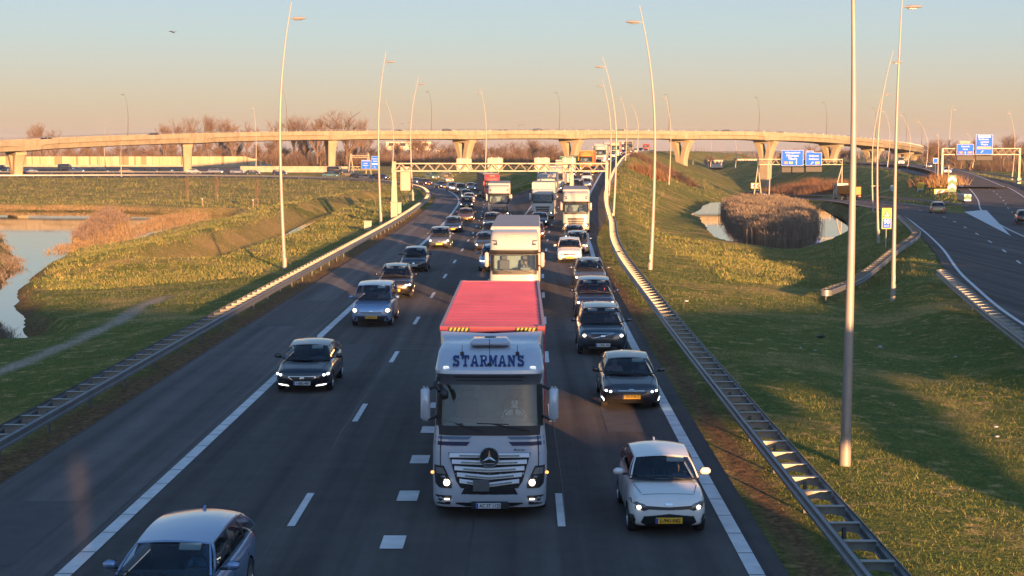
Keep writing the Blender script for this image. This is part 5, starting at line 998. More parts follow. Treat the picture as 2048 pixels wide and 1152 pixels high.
def car_proto(key, **kw):
    S = dict(BASE); S.update(kw); s_ = type('S', (), S); W2 = s_.W / 2; L = s_.L; root = empty('car_template'); nm_paint = p_def
    h0, h1, sc, bz, zb = s_.hood0, s_.hood1, s_.sc, s_.belt, s_.zb; tz = s_.tz; kn = s_.knose if hasattr(s_, 'knose') else 1
    # stations: s, width factor, centre top, shoulder
    st = [(.12, .90, h0, h0 - .04), (.38, .985, lerp(h0, h1, .28), lerp(h0, h1, .18) - .02), (s_.s1, 1.0, lerp(h0, h1, .68), lerp(h0, h1, .5) - .02), (sc, 1.0, h1, bz - .04), (sc + .5, 1.0, bz, bz - .05), (L * .55, 1.0, bz, bz - .04), (s_.s2, 1.0, bz + .02, bz - .03), (L - .32, .965, tz, tz - .05), (L - .1, .87, tz - .03, tz - .1)]
    mb = MB(); rings = []
    for s, wf, zt, zs_ in st:
        w = W2 * wf; zm = lerp(zb, zs_, .58); zl = lerp(zb, zs_, .2)
        half = [(0, zt), (.6 * w, zt - .01), (.9 * w, zs_ + .015), (w * .985, zm + (zs_ - zm) * .35), (w, zl + .05), (.93 * w, zb), (.6 * w, zb), (0, zb)]
        ring = [Vector((x, s, z)) for x, z in half] + [Vector((-x, s, z)) for x, z in half[-2:0:-1]]; rings.append(ring)
    mb.grid(rings, 0, True); n = len(rings[0])
    for r_, so in ((rings[0], -1), (rings[-1], 1)):
        base = rings.index(r_) * n; zt, zs_ = r_[1].z, r_[2].z; zm = r_[3].z; zl = r_[4].z; w = r_[4].x; f = st[0][0] if so < 0 else L - st[-1][0]; y0 = r_[0].y; o = len(mb.v)
        fw = so * f
        mb.v += [(x, y0 + fw * k, z) for x, z, k in ((0, zm, 1), (.6 * w, zm, .86), (-.6 * w, zm, .86), (0, zl, 1.05), (.6 * w, zl, .92), (-.6 * w, zl, .92))]
        q = [(0, 1, o + 1, o), (1, 2, 3, o + 1), (o, o + 1, o + 4, o + 3), (o + 1, 3, 4, o + 4), (o + 3, o + 4, 6, 7), (o + 4, 4, 5, 6)]
        m2 = {0: 0, 7: 7, o: o, o + 3: o + 3, o + 1: o + 2, o + 4: o + 5}; 
        for i in range(1, 7): m2[i] = n - i
        for f4 in q:
            mb.f.append(tuple(base + i if i < n else i for i in f4)); mb.m.append(0); mb.f.append(tuple(base + m2[i] if m2[i] < n else m2[i] for i in f4)[::-1]); mb.m.append(0)
    me_ = mb.mesh('body', [p_def, m_under]); me_ = subdiv(me_, 2)
    ct = MB(); 
    for sx_ in (-1, 1):
        for sy in (s_.s1, s_.s2): ct.cyl((sx_ * (W2 - .24), sy, s_.r * .98), (sx_ * (W2 + .2), sy, s_.r * .98), s_.r * 1.13, 20, 1)
    ct.box((0, (sc + .25 + s_.st - .25) / 2, .35 + .8), (W2 * 2 * .80, s_.st - sc - .5, 1.6), 1)
    cme = ct.mesh('cut', [p_def, m_under]); me_ = boolean(me_, cme)
    me_.name = 'body'; me_.materials.clear(); me_.materials.append(p_def); me_.materials.append(m_under)
    for p in me_.polygons:
        c = p.center; inside = abs(c.x) < W2 * .83 and sc + .2 < c.y < s_.st - .2 and c.z > .34 and not (abs(p.normal.z) > .6 and c.z > bz - .15); arch = any(math.hypot(c.y - sy, c.z - s_.r * .98) < s_.r * 1.15 for sy in (s_.s1, s_.s2)) and abs(c.x) < W2 - .02 and c.z < s_.r * 2.1
        p.material_index = 1 if (inside or arch or c.z < zb + .02) else 0; p.use_smooth = True
    me_.set_sharp_from_angle(angle=R(38)); body = bpy.data.objects.new('body', me_); COL.objects.link(body); body.parent = root; bvh = bvh_of(me_)
    # greenhouse
    wb, wr = W2 * s_.wb, W2 * s_.wr; srf, srr, sst = s_.srf, s_.srr, s_.st; zc = h1 - .015; zr_ = tz - .02 if s_.tz > bz + .04 else bz
    def roof(u, t): return Vector((u * (wr + .03 * math.sin(math.pi * t)), lerp(srf - .07 * (1 - u * u), srr + .05 * (1 - u * u), t), s_.H - .055 * u * u - .055 * (2 * t - 1) ** 2 * (1.6 if t > .5 else 1)))
    def wind(u, v):
        b_ = Vector((u * wb, sc - .16 * (1 - u * u), zc + .01)); a = roof(u, 0); q = b_.lerp(a, v); q.z += .045 * math.sin(math.pi * v); return q
    def rear(u, v):
        b_ = Vector((u * wb, sst + .05 * (1 - u * u), zr_)); a = roof(u, 1); q = b_.lerp(a, v); q.z += .03 * math.sin(math.pi * v); q.y += .02 * math.sin(math.pi * v); return q
    def sidef(sg):
        def f(t, v): b_ = Vector((sg * wb * (1 + .03 * math.sin(math.pi * t)), lerp(sc, sst, t), lerp(zc, zr_, t) + .01)); a = roof(sg, t); q = b_.lerp(a, v); q.x += sg * .035 * math.sin(math.pi * v); q.z += .035 * math.sin(math.pi * v) * (1 - abs(2 * t - 1)) ; return q
        return f
    us = [-1, -.955, -.93, -.7, -.4, 0, .4, .7, .93, .955, 1]; vs = [0, .03, .06, .3, .6, .9, .94, 1]
    cg = MB(); ing = lambda u, v: abs(u) < .93 and .06 < v < .94
    cellgrid(cg, wind, us, vs, lambda u, v: None if ing(u, v) else (1 if abs(u) < .955 and .03 < v < .97 or v < .06 else 0))
    cellgrid(cg, rear, us, vs, lambda u, v: None if abs(u) < .93 and .06 < v < .9 and not s_.panelvan else 0)
    ru = [i / 8 - 1 for i in range(17)]; rt = [i / 10 for i in range(11)]; cellgrid(cg, roof, ru, rt, lambda u, v: 0)
    p1, p2 = s_.pillars; ts = sorted(set([0, .05, .07, .15, .25, p1 - .02, p1 + .02, .5, p2 - .025, p2 + .025, .85, .93, .96, 1])); vsd = [0, .05, .3, .6, .88, .93, 1]
    def smf(t, v):
        if v < .05 or v > .93 or t < .05 or t > .96: return 0
        if .05 < v < .93 and not (.05 < v < .88 and .07 < t < .93): return 1
        if abs(t - p1) < .02 or abs(t - p2) < .025: return 1
        if s_.panelvan and t > p1: return 0
        return None
    for sg in (-1, 1): cellgrid(cg, sidef(sg), ts, vsd, smf)
    cab = cg.build('cabin_frame', [p_def, m_trim], root, smooth=45)
    gm = m_glass
    g = MB(); cellgrid(g, lambda u, v: wind(u, v) + Vector((0, .006, -.006)), us[2:-2], vs[2:-2], lambda u, v: 0); g.build('windscreen', gm, root, smooth=True)
    if not s_.panelvan: g = MB(); cellgrid(g, lambda u, v: rear(u, v) + Vector((0, -.006, -.004)), us[2:-2], [.06, .3, .6, .9], lambda u, v: 0); g.build('rear_window', m_glassd, root, smooth=True)
    for sg in (-1, 1):
        g = MB(); f = sidef(sg); cellgrid(g, lambda t, v: f(t, v) - Vector((sg * .006, 0, 0)), ts, vsd, lambda t, v: 0 if smf(t, v) is None else None); g.build('side_window', gm if not s_.panelvan else m_glass, root, smooth=True)
    # interior
    it = MB(); it.box((0, (sc + sst) / 2, .34), (W2 * 1.58, sst - sc - .55, .03)); it.bevbox((0, sc + .30, bz - .10), (W2 * 1.5, .42, .26), .06); it.bevbox((W2 * .42, sc + .42, bz + .0), (.36, .22, .12), .05); it.build('dashboard', m_inter, root)
    sf = srf + .42
    for sx_ in (-1, 1):
        q = MB(); x = sx_ * W2 * .43; q.bevbox((x, sf + .1, .50), (.5, .5, .16), .06); q.bevbox((x, sf + .42, .88), (.48, .13, .60), .06, mtx=None); q.bevbox((x, sf + .45, 1.26 if s_.H < 1.6 else 1.34), (.26, .09, .17), .04); q.build('front_seat', m_seatr if s_.shade == 'red' else m_seat, root)
    q = MB(); q.bevbox((0, min(srr - .1, sf + 1.35), .80), (W2 * 1.45, .16, .75), .06); q.build('rear_bench', m_seat, root)
    q = MB(); rows = []
    for i in range(20):
        a = 2 * math.pi * i / 20; c = Vector((W2 * .43, sc + .62, bz + .04)); e1 = Vector((1, 0, 0)); e2 = Vector((0, .35, .94)); rows.append([c + (e1 * math.cos(a) + e2 * math.sin(a)) * (.185 + .014 * math.cos(b_)) + Vector((0, .94, -.35)) * .014 * math.sin(b_) for b_ in (0, 1.57, 3.14, 4.71)])
    rows.append(rows[0]); q.grid(rows, 0, True); q.tube([Vector((W2 * .43 - .17, sc + .62, bz + .04)), Vector((W2 * .43 + .17, sc + .62, bz + .04))], .016, 5); q.tube([Vector((W2 * .43, sc + .62, bz + .04)), Vector((W2 * .43, sc + .4, bz - .05))], .03, 6); q.build('steering_wheel', m_trim, root, smooth=True)
    q = MB(); vp_ = wind(.46, .84); q.bevbox((vp_.x, vp_.y + .07, vp_.z - .035), (.36, .02, .13), .01, mtx=Matrix.Rotation(-.7, 3, 'X'))
    if s_.vis2: q.bevbox((-vp_.x, vp_.y + .07, vp_.z - .035), (.36, .02, .13), .01, mtx=Matrix.Rotation(-.7, 3, 'X'))
    q.build('sun_visor', m_visor, root)
    q = MB(); vp_ = wind(0, .86); q.bevbox((0, vp_.y + .09, vp_.z - .05), (.22, .03, .06), .015); q.build('inner_mirror', m_trim, root)
    # mirrors, wipers, fin, rails
    for sx_ in (-1, 1):
        q = MB(); mx_, my_, mz = sx_ * (W2 + .06), sc + .50, max(bz, h1) + .06; q.bevbox((mx_ + sx_ * .05, my_, mz), (.22, .13, .145), .045); q.bevbox((mx_ + sx_ * .05, my_ + .055, mz), (.19, .03, .12), .01, 1); q.bevbox((mx_ - sx_ * .09, my_ + .02, mz - .06), (.14, .07, .04), .01, 1); q.build('door_mirror', [p_def, m_trim], root, smooth=50)
    for x0, x1 in ((-.15, -.62), (.42, -.05)):
        q = MB(); a = wind(x0 / wb, .02); b_ = wind(x1 / wb, .13); q.tube([a + Vector((0, -.02, .01)), b_ + Vector((0, -.015, .02))], .010, 5); q.tube([wind((x1 - .28) / wb if x1 < 0 else (x1 - .1) / wb, .12) + Vector((0, -.012, .02)), wind((x1 + .22) / wb, .09) + Vector((0, -.012, .02))], .008, 5); q.build('wiper', m_trim, root)
    q = MB(); a = roof(0, .93); q.prism([(a.y - .1, a.z), (a.y + .07, a.z), (a.y + .06, a.z + .06)], -.02, .02, 'x'); q.build('roof_fin', [p_def], root)
    if s_.rails:
        for sx_ in (-1, 1):
            q = MB(); pts = [roof(sx_ * .93, t) + Vector((0, 0, .045)) for t in [.08, .3, .5, .7, .92]]; q.tube([roof(sx_ * .93, .03)] + pts + [roof(sx_ * .93, .97)], .018, 6); q.build('roof_rail', m_rim if s_.rails == 2 else m_trim, root, smooth=True)
    # bodywork details
    d = MB()
    def zf(k): return lerp(zb, h0 - .05, k)
    hl = [(x * W2, zf(z)) for x, z in s_.hl]
    for f_ in (hl, mir(hl)):
        q = MB(); project(q, bvh, f_, off=.010); q.build('headlight', m_hl, root, smooth=True)
    rt_ = s_.lamp_r * .8; 
    for cx, cz in s_.bulbs:
        for sg in (-1, 1):
            q = MB(); project(q, bvh, [(sg * cx * W2 + rt_ * math.cos(a) * s_.lamp_s, zf(cz) + rt_ * math.sin(a)) for a in [i * .7854 for i in range(8)]], off=.024, rings=1); q.build('headlight_lamp', m_hlc if s_.cold else m_hlw, root)
    if s_.drl:
        for sg in (-1, 1): q = MB(); pl = [(sg * x * W2, zf(z)) for x, z in s_.drl]; project(q, bvh, pl if sg > 0 else pl[::-1], off=.02, rings=1); q.build('daytime_light', m_drl, root)
    for k, (nm, m_, polys) in enumerate(s_.front):
        q = MB()
        for pl in polys: project(q, bvh, [(x * W2, zf(z)) for x, z in pl], off=.012 + .003 * k)
        q.build(nm, m_, root, smooth=True)
    if s_.lowblk:
        q = MB()
        pl = [(-.97, s_.lowblk), (-.97, .02), (.97, .02), (.97, s_.lowblk)]; project(q, bvh, [(x * W2, zf(z)) for x, z in pl], off=.007, rings=5); q.build('bumper_cladding', m_trim, root, smooth=True)
    pz = zf(s_.plate); h = bvh.ray_cast(Vector((0, -3, pz)), Vector((0, 1, 0))); py_ = (h[0].y if h[0] else 0) - .035
    q = MB(); q.bevbox((0, py_, pz), (.54, .02, .125), .008, 0); q.box((-.245, py_ - .011, pz), (.04, .004, .11), 1); pl_ = q.build('number_plate', [m_plY if s_.ply else m_plW, m_euro], root); 
    if s_.ptext: text(s_.ptext, .11, (.02, py_ - .014, pz), m_trim, pl_, bold=.002, ex=.002, sx=.9)
    h = bvh.ray_cast(Vector((0, 12, lerp(zb, tz, .45))), Vector((0, -1, 0))); q = MB(); q.bevbox((0, (h[0].y if h[0] else L) + .02, lerp(zb, tz, .45)), (.52, .02, .12), .008); q.build('rear_plate', m_plY if s_.ply else m_plW, root)
    for sg in (-1, 1):
        q = MB(); tl = [(sg * .60 * W2, lerp(zb, tz, .58)), (sg * .86 * W2, lerp(zb, tz, .54)), (sg * .86 * W2, lerp(zb, tz, .78)), (sg * .66 * W2, lerp(zb, tz, .78))]; project(q, bvh, tl if sg > 0 else tl[::-1], side=-1, off=.012); q.build('tail_light', m_tail, root, smooth=True)
    q = MB(); 
    for sg in (-1, 1):       # door seams, bonnet seams, handles
        dt = [lerp(sc, sst, .10), lerp(sc, sst, p1), lerp(sc, sst, p2 + .02)]
        for y in dt: project(q, bvh, [(y, zb + .12), (y + .012, zb + .12), (y + .012, bz - .04), (y, bz - .04)], 'x', .004, side=sg, rings=1)
        project(q, bvh, [(dt[0], zb + .12), (dt[2], zb + .12), (dt[2], zb + .135), (dt[0], zb + .135)], 'x', .004, side=sg, rings=1)
    q.build('door_seams', m_under, root)
    q = MB()
    for sg in (-1, 1):
        a = [(sg * .66 * W2, .30), (sg * .80 * W2, sc - .12), (sg * .815 * W2, sc - .12), (sg * .675 * W2, .30)]; project(q, bvh, a, 'z', .004, rings=1)
    project(q, bvh, [(-.66 * W2, .25), (.66 * W2, .25), (.66 * W2, .262), (-.66 * W2, .262)], 'z', .004, rings=1); q.build('bonnet_seams', m_under, root)
    for x in (-1, 1):
        for y in (s_.s1, s_.s2): add_wheel(root, x * (W2 - .115), y, s_.r)
    root['_L'] = L; PROTO[key] = root
    for o in [root] + list(root.children_recursive): o.location = o.location
    return root
BASE.update(panelvan=False, vis2=False, cold=False, drl=None, lowblk=None, ply=True, ptext=None, plate=.32, lamp_r=.055, lamp_s=1.1, bulbs=[(.72, .72)], hl=[(.52, .66), (.78, .62), (.97, .80), (.99, .93), (.72, .86), (.55, .74)],
            front=[('grille', m_grey_g, [[(-.45, .60), (.45, .60), (.50, .76), (-.50, .76)]]), ('air_intake', m_grey_g, [[(-.6, .08), (.6, .08), (.55, .26), (-.55, .26)]]), ('emblem', m_chrome, [[(-.07, .62), (.07, .62), (.09, .68), (.07, .74), (-.07, .74), (-.09, .68)]])])
TG = 'Z'
car_proto('picanto', L=3.6, W=1.6, H=1.49, hood0=.83, hood1=1.02, sc=.88, belt=.98, srf=1.42, srr=3.05, st=3.5, tz=1.04, r=.29, s1=.68, s2=3.05, wb=.90, wr=.70, pillars=(.42, .8), hl=[(.50, .66), (.62, .60), (.84, .66), (.97, .84), (.99, 1.02), (.80, .90), (.60, .82)], bulbs=[(.74, .72)], lamp_r=.05,
          front=[('grille', m_grey_g, [[(-.53, .66), (0, .64), (.53, .66), (.60, .78), (0, .74), (-.60, .78)]]), ('air_intake', m_grey_g, [[(-.55, .06), (.55, .06), (.70, .2), (.62, .42), (0, .52), (-.62, .42), (-.70, .2)]]), ('emblem', m_chrome, [[(-.08, .80), (.08, .80), (.1, .835), (.08, .87), (-.08, .87), (-.1, .835)]]), ('fog_light_pod', m_grey_g, [[(.84, .1), (.93, .16), (.95, .42), (.86, .44), (.82, .28)], mir([(.84, .1), (.93, .16), (.95, .42), (.86, .44), (.82, .28)])]), ('fog_light', m_hl, [[(.86, .3), (.93, .32), (.93, .4), (.87, .4)], mir([(.86, .3), (.93, .32), (.93, .4), (.87, .4)])])], plate=.28, ptext='L-941-NG')
car_proto('ceed', L=4.3, W=1.8, H=1.45, hood0=.74, hood1=.97, cold=True, drl=[(.88, .16), (.95, .2), (.96, .36), (.89, .34)], hl=[(.50, .72), (.72, .66), (.92, .74), (.98, .92), (.80, .92), (.55, .84)], bulbs=[(.68, .76), (.82, .80)], lamp_r=.04,
          front=[('grille', m_grey_g, [[(-.42, .58), (.42, .58), (.52, .70), (.44, .80), (-.44, .80), (-.52, .70)]]), ('grille_frame', m_chrome, [[(-.44, .79), (.44, .79), (.44, .82), (-.44, .82)], [(-.42, .565), (.42, .565), (.42, .585), (-.42, .585)]]), ('air_intake', m_grey_g, [[(-.5, .06), (.5, .06), (.62, .30), (-.62, .30)], [(.72, .1), (.9, .12), (.93, .42), (.86, .4)], mir([(.72, .1), (.9, .12), (.93, .42), (.86, .4)])]), ('emblem', m_chrome, [[(-.07, .86), (.07, .86), (.09, .88), (.07, .9), (-.07, .9), (-.09, .88)]])], plate=.46, ptext='ZK-518-T')
car_proto('xc90', L=4.8, W=1.92, H=1.76, hood0=.98, hood1=1.16, sc=1.15, belt=1.12, srf=1.85, srr=4.2, st=4.65, tz=1.2, r=.37, s1=.92, s2=3.78, zb=.28, wr=.72, rails=2, ply=False, lowblk=.30, hl=[(.52, .68), (.78, .66), (.95, .72), (.97, .90), (.74, .90), (.54, .86)], bulbs=[(.72, .78)], lamp_r=.07, pillars=(.34, .68),
          front=[('grille', m_grey_g, [[(-.40, .62), (.40, .62), (.45, .90), (-.45, .90)]]), ('grille_bar', m_chrome, [[(-.42, .64), (-.36, .64), (.42, .88), (.36, .88)], [(-.46, .9), (.46, .9), (.46, .93), (-.46, .93)], [(-.08, .72), (.08, .72), (.08, .80), (-.08, .80)]]), ('air_intake', m_grey_g, [[(-.6, .36), (.6, .36), (.6, .46), (-.6, .46)]]), ('skid_plate', m_rim, [[(-.55, .04), (.55, .04), (.6, .16), (-.6, .16)]])], plate=.24, ptext='1-DRK-492', vis2=True)
car_proto('x5', L=4.8, W=1.93, H=1.76, hood0=.96, hood1=1.15, sc=1.15, belt=1.12, srf=1.85, srr=4.15, st=4.65, tz=1.2, r=.37, s1=.92, s2=3.78, zb=.26, wr=.71, cold=True, shade='red', vis2=True, hl=[(.48, .68), (.80, .66), (.97, .78), (.97, .92), (.70, .86), (.50, .80)], bulbs=[(.62, .75), (.80, .79)], lamp_r=.06,
          front=[('grille', m_grey_g, [[(-.40, .56), (-.05, .56), (-.03, .80), (-.36, .82), (-.43, .70)], [(.40, .56), (.43, .70), (.36, .82), (.03, .80), (.05, .56)]]), ('emblem', m_chrome, [[(-.05, .88), (.05, .88), (.05, .93), (-.05, .93)]]), ('air_intake', m_grey_g, [[(-.7, .08), (.7, .08), (.62, .3), (-.62, .3)]])])
car_proto('suv', L=4.6, W=1.88, H=1.66, hood0=.90, hood1=1.10, sc=1.08, belt=1.07, srf=1.8, srr=3.95, st=4.45, tz=1.12, r=.35, s1=.9, s2=3.6, zb=.25, rails=1, cold=True, vis2=True, hl=[(.46, .72), (.8, .68), (.98, .80), (.98, .90), (.70, .86), (.48, .82)], bulbs=[(.62, .76), (.80, .78)], lamp_r=.05, lamp_s=1.6)
car_proto('v40', L=4.37, W=1.8, H=1.44, hood0=.74, hood1=.96, cold=True, ply=False, drl=[(.48, .10), (.82, .18), (.84, .235), (.50, .15)], hl=[(.56, .74), (.74, .66), (.96, .76), (.98, .95), (.84, .98), (.66, .86)], bulbs=[(.76, .80), (.88, .84)], lamp_r=.045,
          front=[('grille_frame', m_chrome, [[(-.30, .42), (.30, .42), (.50, .66), (.46, .72), (-.46, .72), (-.50, .66)]]), ('grille', m_grey_g, [[(-.28, .44), (.28, .44), (.46, .66), (.43, .70), (-.43, .70), (-.46, .66)]]), ('emblem', m_chrome, [[(-.07, .52), (.07, .52), (.09, .58), (.07, .65), (-.07, .65), (-.09, .58)]]), ('air_intake', m_grey_g, [[(-.85, .06), (.85, .06), (.7, .16), (-.7, .16)]])], plate=.27, ptext='1-BEL-480')
car_proto('berlingo', L=4.38, W=1.81, H=1.83, hood0=.95, hood1=1.16, sc=.95, belt=1.12, srf=1.55, srr=4.15, st=4.3, tz=1.14, r=.31, s1=.85, s2=3.58, zb=.22, wb=.93, wr=.80, lowblk=.42, pillars=(.33, .62), hl=[(.56, .66), (.78, .62), (.94, .72), (.95, .96), (.84, .98), (.64, .84)], bulbs=[(.78, .78)], lamp_r=.10, plate=.36, ptext='VB-906-N',
          front=[('grille', m_grey_g, [[(-.5, .60), (.5, .60), (.54, .67), (-.54, .67)]]), ('air_intake', m_grey_g, [[(-.5, .08), (.5, .08), (.5, .24), (-.5, .24)]]), ('emblem', m_chrome, [[(-.12, .66), (0, .72), (.12, .66), (.12, .69), (0, .76), (-.12, .69)]])])
car_proto('c3', L=4.0, W=1.72, H=1.53, hood0=.80, hood1=1.03, sc=.90, belt=1.0, srf=1.45, srr=3.4, st=3.88, tz=1.05, r=.30, s1=.76, s2=3.2, wb=.9, wr=.70, ply=False, bulbs=[], hl=[(.48, .66), (.72, .60), (.90, .72), (.96, .96), (.80, .92), (.56, .78)], plate=.44, ptext='1-FVC-337')
car_proto('hatch', bulbs=[(.76, .76)], lamp_r=.07)
car_proto('estate', L=4.56, W=1.80, H=1.48, srr=3.95, st=4.42, tz=1.02, s2=3.5, pillars=(.36, .68), bulbs=[], hood1=.99)
car_proto('mpv', L=4.3, W=1.76, H=1.66, hood0=.84, hood1=1.08, sc=.92, belt=1.04, srf=1.5, srr=3.85, st=4.18, tz=1.08, wb=.92, wr=.74, s2=3.45, vis2=True, bulbs=[(.76, .76)], lamp_r=.075)
car_proto('sedan', L=4.6, W=1.8, H=1.43, srr=3.05, st=3.85, tz=1.0, s2=3.62, sc=1.15, srf=1.85, cold=True, bulbs=[(.74, .76)], lamp_r=.06)
car_proto('van', L=5.2, W=1.98, H=2.35, hood0=1.05, hood1=1.40, sc=.85, belt=1.30, srf=1.45, srr=4.95, st=5.1, tz=1.35, r=.34, s1=.95, s2=4.1, zb=.24, wb=.95, wr=.86, panelvan=True, pillars=(.22, .6), bulbs=[(.78, .66)], lamp_r=.09)
for o in PROTO.values(): o['_t'] = 1
def kids_r(o):
    return list(o.children)
def place_car(kind, col, loc, heading, label, cat='car', group=None, name='car', plate_txt=None):
    src = PROTO[kind]; r = copy_tree(src); r.name = name
    if '_t' in r: del r['_t']
    if '_L' in r: del r['_L']
    pm = PAINT[col]
    def rec(o):
        for c in list(o.children):
            c.name = c.name.split('.')[0]
            if c.type == 'MESH':
                for i, sl_ in enumerate(c.data.materials):
                    if sl_ == p_def: c.material_slots[i].link = 'OBJECT'; c.material_slots[i].material = pm
            rec(c)
    rec(r); f = Matrix.Rotation(heading, 4, 'Z'); r.location = Vector(loc); r.rotation_euler = (0, 0, heading); tag(r, label, cat, group); return r
for n_, c, mt in [('white', (.66, .65, .62), 0), ('black', (.012, .012, .016), .2), ('darkgrey', (.045, .048, .055), .5), ('grey', (.11, .12, .14), .6), ('silver', (.30, .32, .34), .6), ('bluegrey', (.15, .22, .34), .5), ('ice', (.20, .30, .46), .45), ('navy', (.012, .02, .055), .4), ('blue', (.02, .06, .18), .4), ('maroon', (.09, .02, .02), .4), ('brown', (.10, .05, .035), .4), ('beige', (.34, .27, .18), .2), ('teal', (.10, .20, .20), .4), ('gold', (.26, .20, .12), .5), ('petrol', (.03, .05, .07), .4)]: paint(n_, c, mt)
CARQ = 'cars queueing towards the viewer'
def lane_heading(path, Y):
    i = min(range(1, len(path) - 1), key=lambda i: abs(path[i].y - Y)); d = path[i + 1] - path[i - 1]; return math.atan2(d.y, d.x) - math.pi / 2
def surf_z(x, y):
    if y < 120: return 0.0
    zr_ = zr(y); g0 = at_y(l2, min(y, 249)).x; g1 = at_y(r3, y).x; return zr_ * sstep(min(g0, g1 - .5), g1, x) if y < 250 else (zr_ if x > g1 - 3 else 0.0)
def car_px(kind, col, px, py, label, branch='R', z=None, dh=0, group=CARQ, cat='car', name='car', Y=None):
    """px, py: where the front bumper meets the road in the picture."""
    q = P(px, py, 0.12)
    for _ in range(4):
        zz = z if z is not None else surf_z(q.x, q.y); q = P(px, py, zz + .12) if Y is None else PY(px, py, Y)
    zz = z if z is not None else surf_z(q.x, q.y); path = RN if branch == 'R' else LN
    hd = lane_heading(path, q.y) if q.y < 260 or branch == 'R' else 0
    return place_car(kind, col, (q.x, q.y, zz), hd + dh, label, cat, group, name)
car_px('estate', 'ice', 292, 1304, 'light blue-grey estate car at the bottom edge, only its roof and windscreen in view', 'L', dh=-.03)
car_px('v40', 'black', 604, 780, 'black hatchback with lit strip lights and white plate beside the left line', 'L', dh=0)
car_px('berlingo', 'ice', 742, 650, 'ice-blue small van with black bumper and yellow plate in the left lane', 'L', dh=0)
car_px('suv', 'black', 790, 593, 'black crossover with roof rails behind the ice-blue van', 'L', dh=.05)
car_px('c3', 'darkgrey', 827, 541, 'dark small hatchback with white plate, lights off, right beside the left line', 'L')
car_px('mpv', 'grey', 878, 495, 'grey upright family car with both sun visors down in the left lane', 'L')
car_px('hatch', 'navy', 905, 463, 'dark blue hatchback right behind the grey family car', 'L')
car_px('hatch', 'brown', 931, 442, 'red-brown hatchback with lit orange bumper in the left lane', 'L')
car_px('mpv', 'black', 933, 417, 'black family car behind the red-brown hatchback', 'L')
car_px('estate', 'white', 938, 405, 'white estate with pale roof behind the black family car', 'L')
car_px('hatch', 'petrol', 933, 396, 'petrol-dark hatchback ahead of the beige van in the bend', 'L')
car_px('berlingo', 'beige', 924, 386, 'beige small van lit by the sun in the bend', 'L', dh=.15)
car_px('hatch', 'silver', 943, 379, 'silver hatchback right of the beige van in the bend', 'L', dh=.1)
car_px('sedan', 'blue', 957, 381, 'blue saloon with one lit lamp in the bend', 'L', dh=.05)
car_px('suv', 'bluegrey', 908, 381, 'blue-grey crossover half hidden behind the beige van', 'L', dh=.2)
car_px('sedan', 'navy', 889, 376, 'dark blue saloon with cold lamps and a gap ahead of it', 'L', dh=.35)
car_px('van', 'beige', 900, 365, 'tall cream camper van in the bend', 'L', dh=.3, cat='van', name='camper_van')
car_px('hatch', 'maroon', 858, 370, 'dark red hatchback left of the cream camper van', 'L', dh=.5)
car_px('sedan', 'bluegrey', 840, 367, 'blue-grey saloon just right of the curved lamp post', 'L', dh=.6)
car_px('van', 'teal', 872, 359, 'teal van with pale roof behind the dark red hatchback', 'L', dh=.45, cat='van', name='van')
row = [('suv', 'navy', 776, 360, 1.0, 'dark blue crossover just left of the gantry leg'), ('sedan', 'grey', 752, 359, 1.1, 'grey saloon left of the dark blue crossover'), ('hatch', 'black', 731, 357, 1.15, 'black hatchback with lit lamps below the left blue sign'), ('mpv', 'gold', 714, 353, 1.2, 'golden family car below the small A-legged gantry'), ('estate', 'teal', 678, 354, 1.3, 'green-grey estate in front of a black van'), ('van', 'black', 688, 348, 1.3, 'black van behind the green-grey estate'), ('mpv', 'navy', 575, 350, 1.42, 'dark blue family car just right of the near lamp post'), ('hatch', 'petrol', 521, 349, 1.45, 'petrol-dark hatchback right of the grey estate'), ('estate', 'silver', 491, 347, 1.48, 'silver-grey estate left of the petrol-dark hatchback'), ('suv', 'silver', 447, 347, 1.5, 'silver crossover midway between two viaduct columns'), ('estate', 'white', 404, 347, 1.52, 'white estate right of the second viaduct column'), ('suv', 'black', 346, 345, 1.55, 'black crossover left of the second viaduct column'), ('hatch', 'navy', 316, 345, 1.55, 'dark blue hatchback behind a black crossover on the left branch'), ('hatch', 'beige', 268, 346, 1.6, 'cream hatchback beside the post-top lamp'), ('hatch', 'navy', 217, 345, 1.6, 'navy hatchback with a lit lamp in front of the noise wall'), ('suv', 'blue', 169, 345, 1.62, 'blue crossover beside a grey van in front of the noise wall'), ('van', 'darkgrey', 148, 341, 1.62, 'grey van behind the blue crossover'), ('sedan', 'silver', 76, 345, 1.65, 'silver saloon right of the first viaduct column'), ('van', 'petrol', 18, 344, 1.65, 'dark van left of the first viaduct column'), ('hatch', 'navy', 2, 345, 1.66, 'navy hatchback cut by the left picture edge')]
for k, (kd, col, px, py, dh, lb) in enumerate(row):
    q = P(px, py, .6); z = lerp_tab([(-90, .62), (-64, .5), (-46, .4), (-32, .3), (-22, .15)], q.x)
    car_px(kd, col, px, py, lb, 'L', z=z, dh=dh, cat='van' if kd == 'van' else 'car', name='van' if kd == 'van' else 'car')
# second lane of the left branch
car_px('suv', 'ice', 986, 541, 'pale blue crossover half hidden left of the white tractor unit', 'L')
car_px('sedan', 'darkgrey', 971, 501, 'dark grey saloon with cold lamps left of the white truck', 'L')
car_px('hatch', 'black', 982, 477, 'black hatchback, only a sliver seen beside the white truck roof', 'L')
car_px('suv', 'petrol', 984, 458, 'petrol-dark crossover in the second lane behind the black sliver', 'L')
car_px('sedan', 'maroon', 995, 441, 'dark red saloon crouching in front of the beige tractor unit', 'L')
# third lane
car_px('hatch', 'maroon', 1069, 477, 'dark red hatchback peeping out right of the white truck', 'R')
car_px('sedan', 'petrol', 1078, 452, 'petrol-dark saloon in front of the silver-nosed truck', 'R')
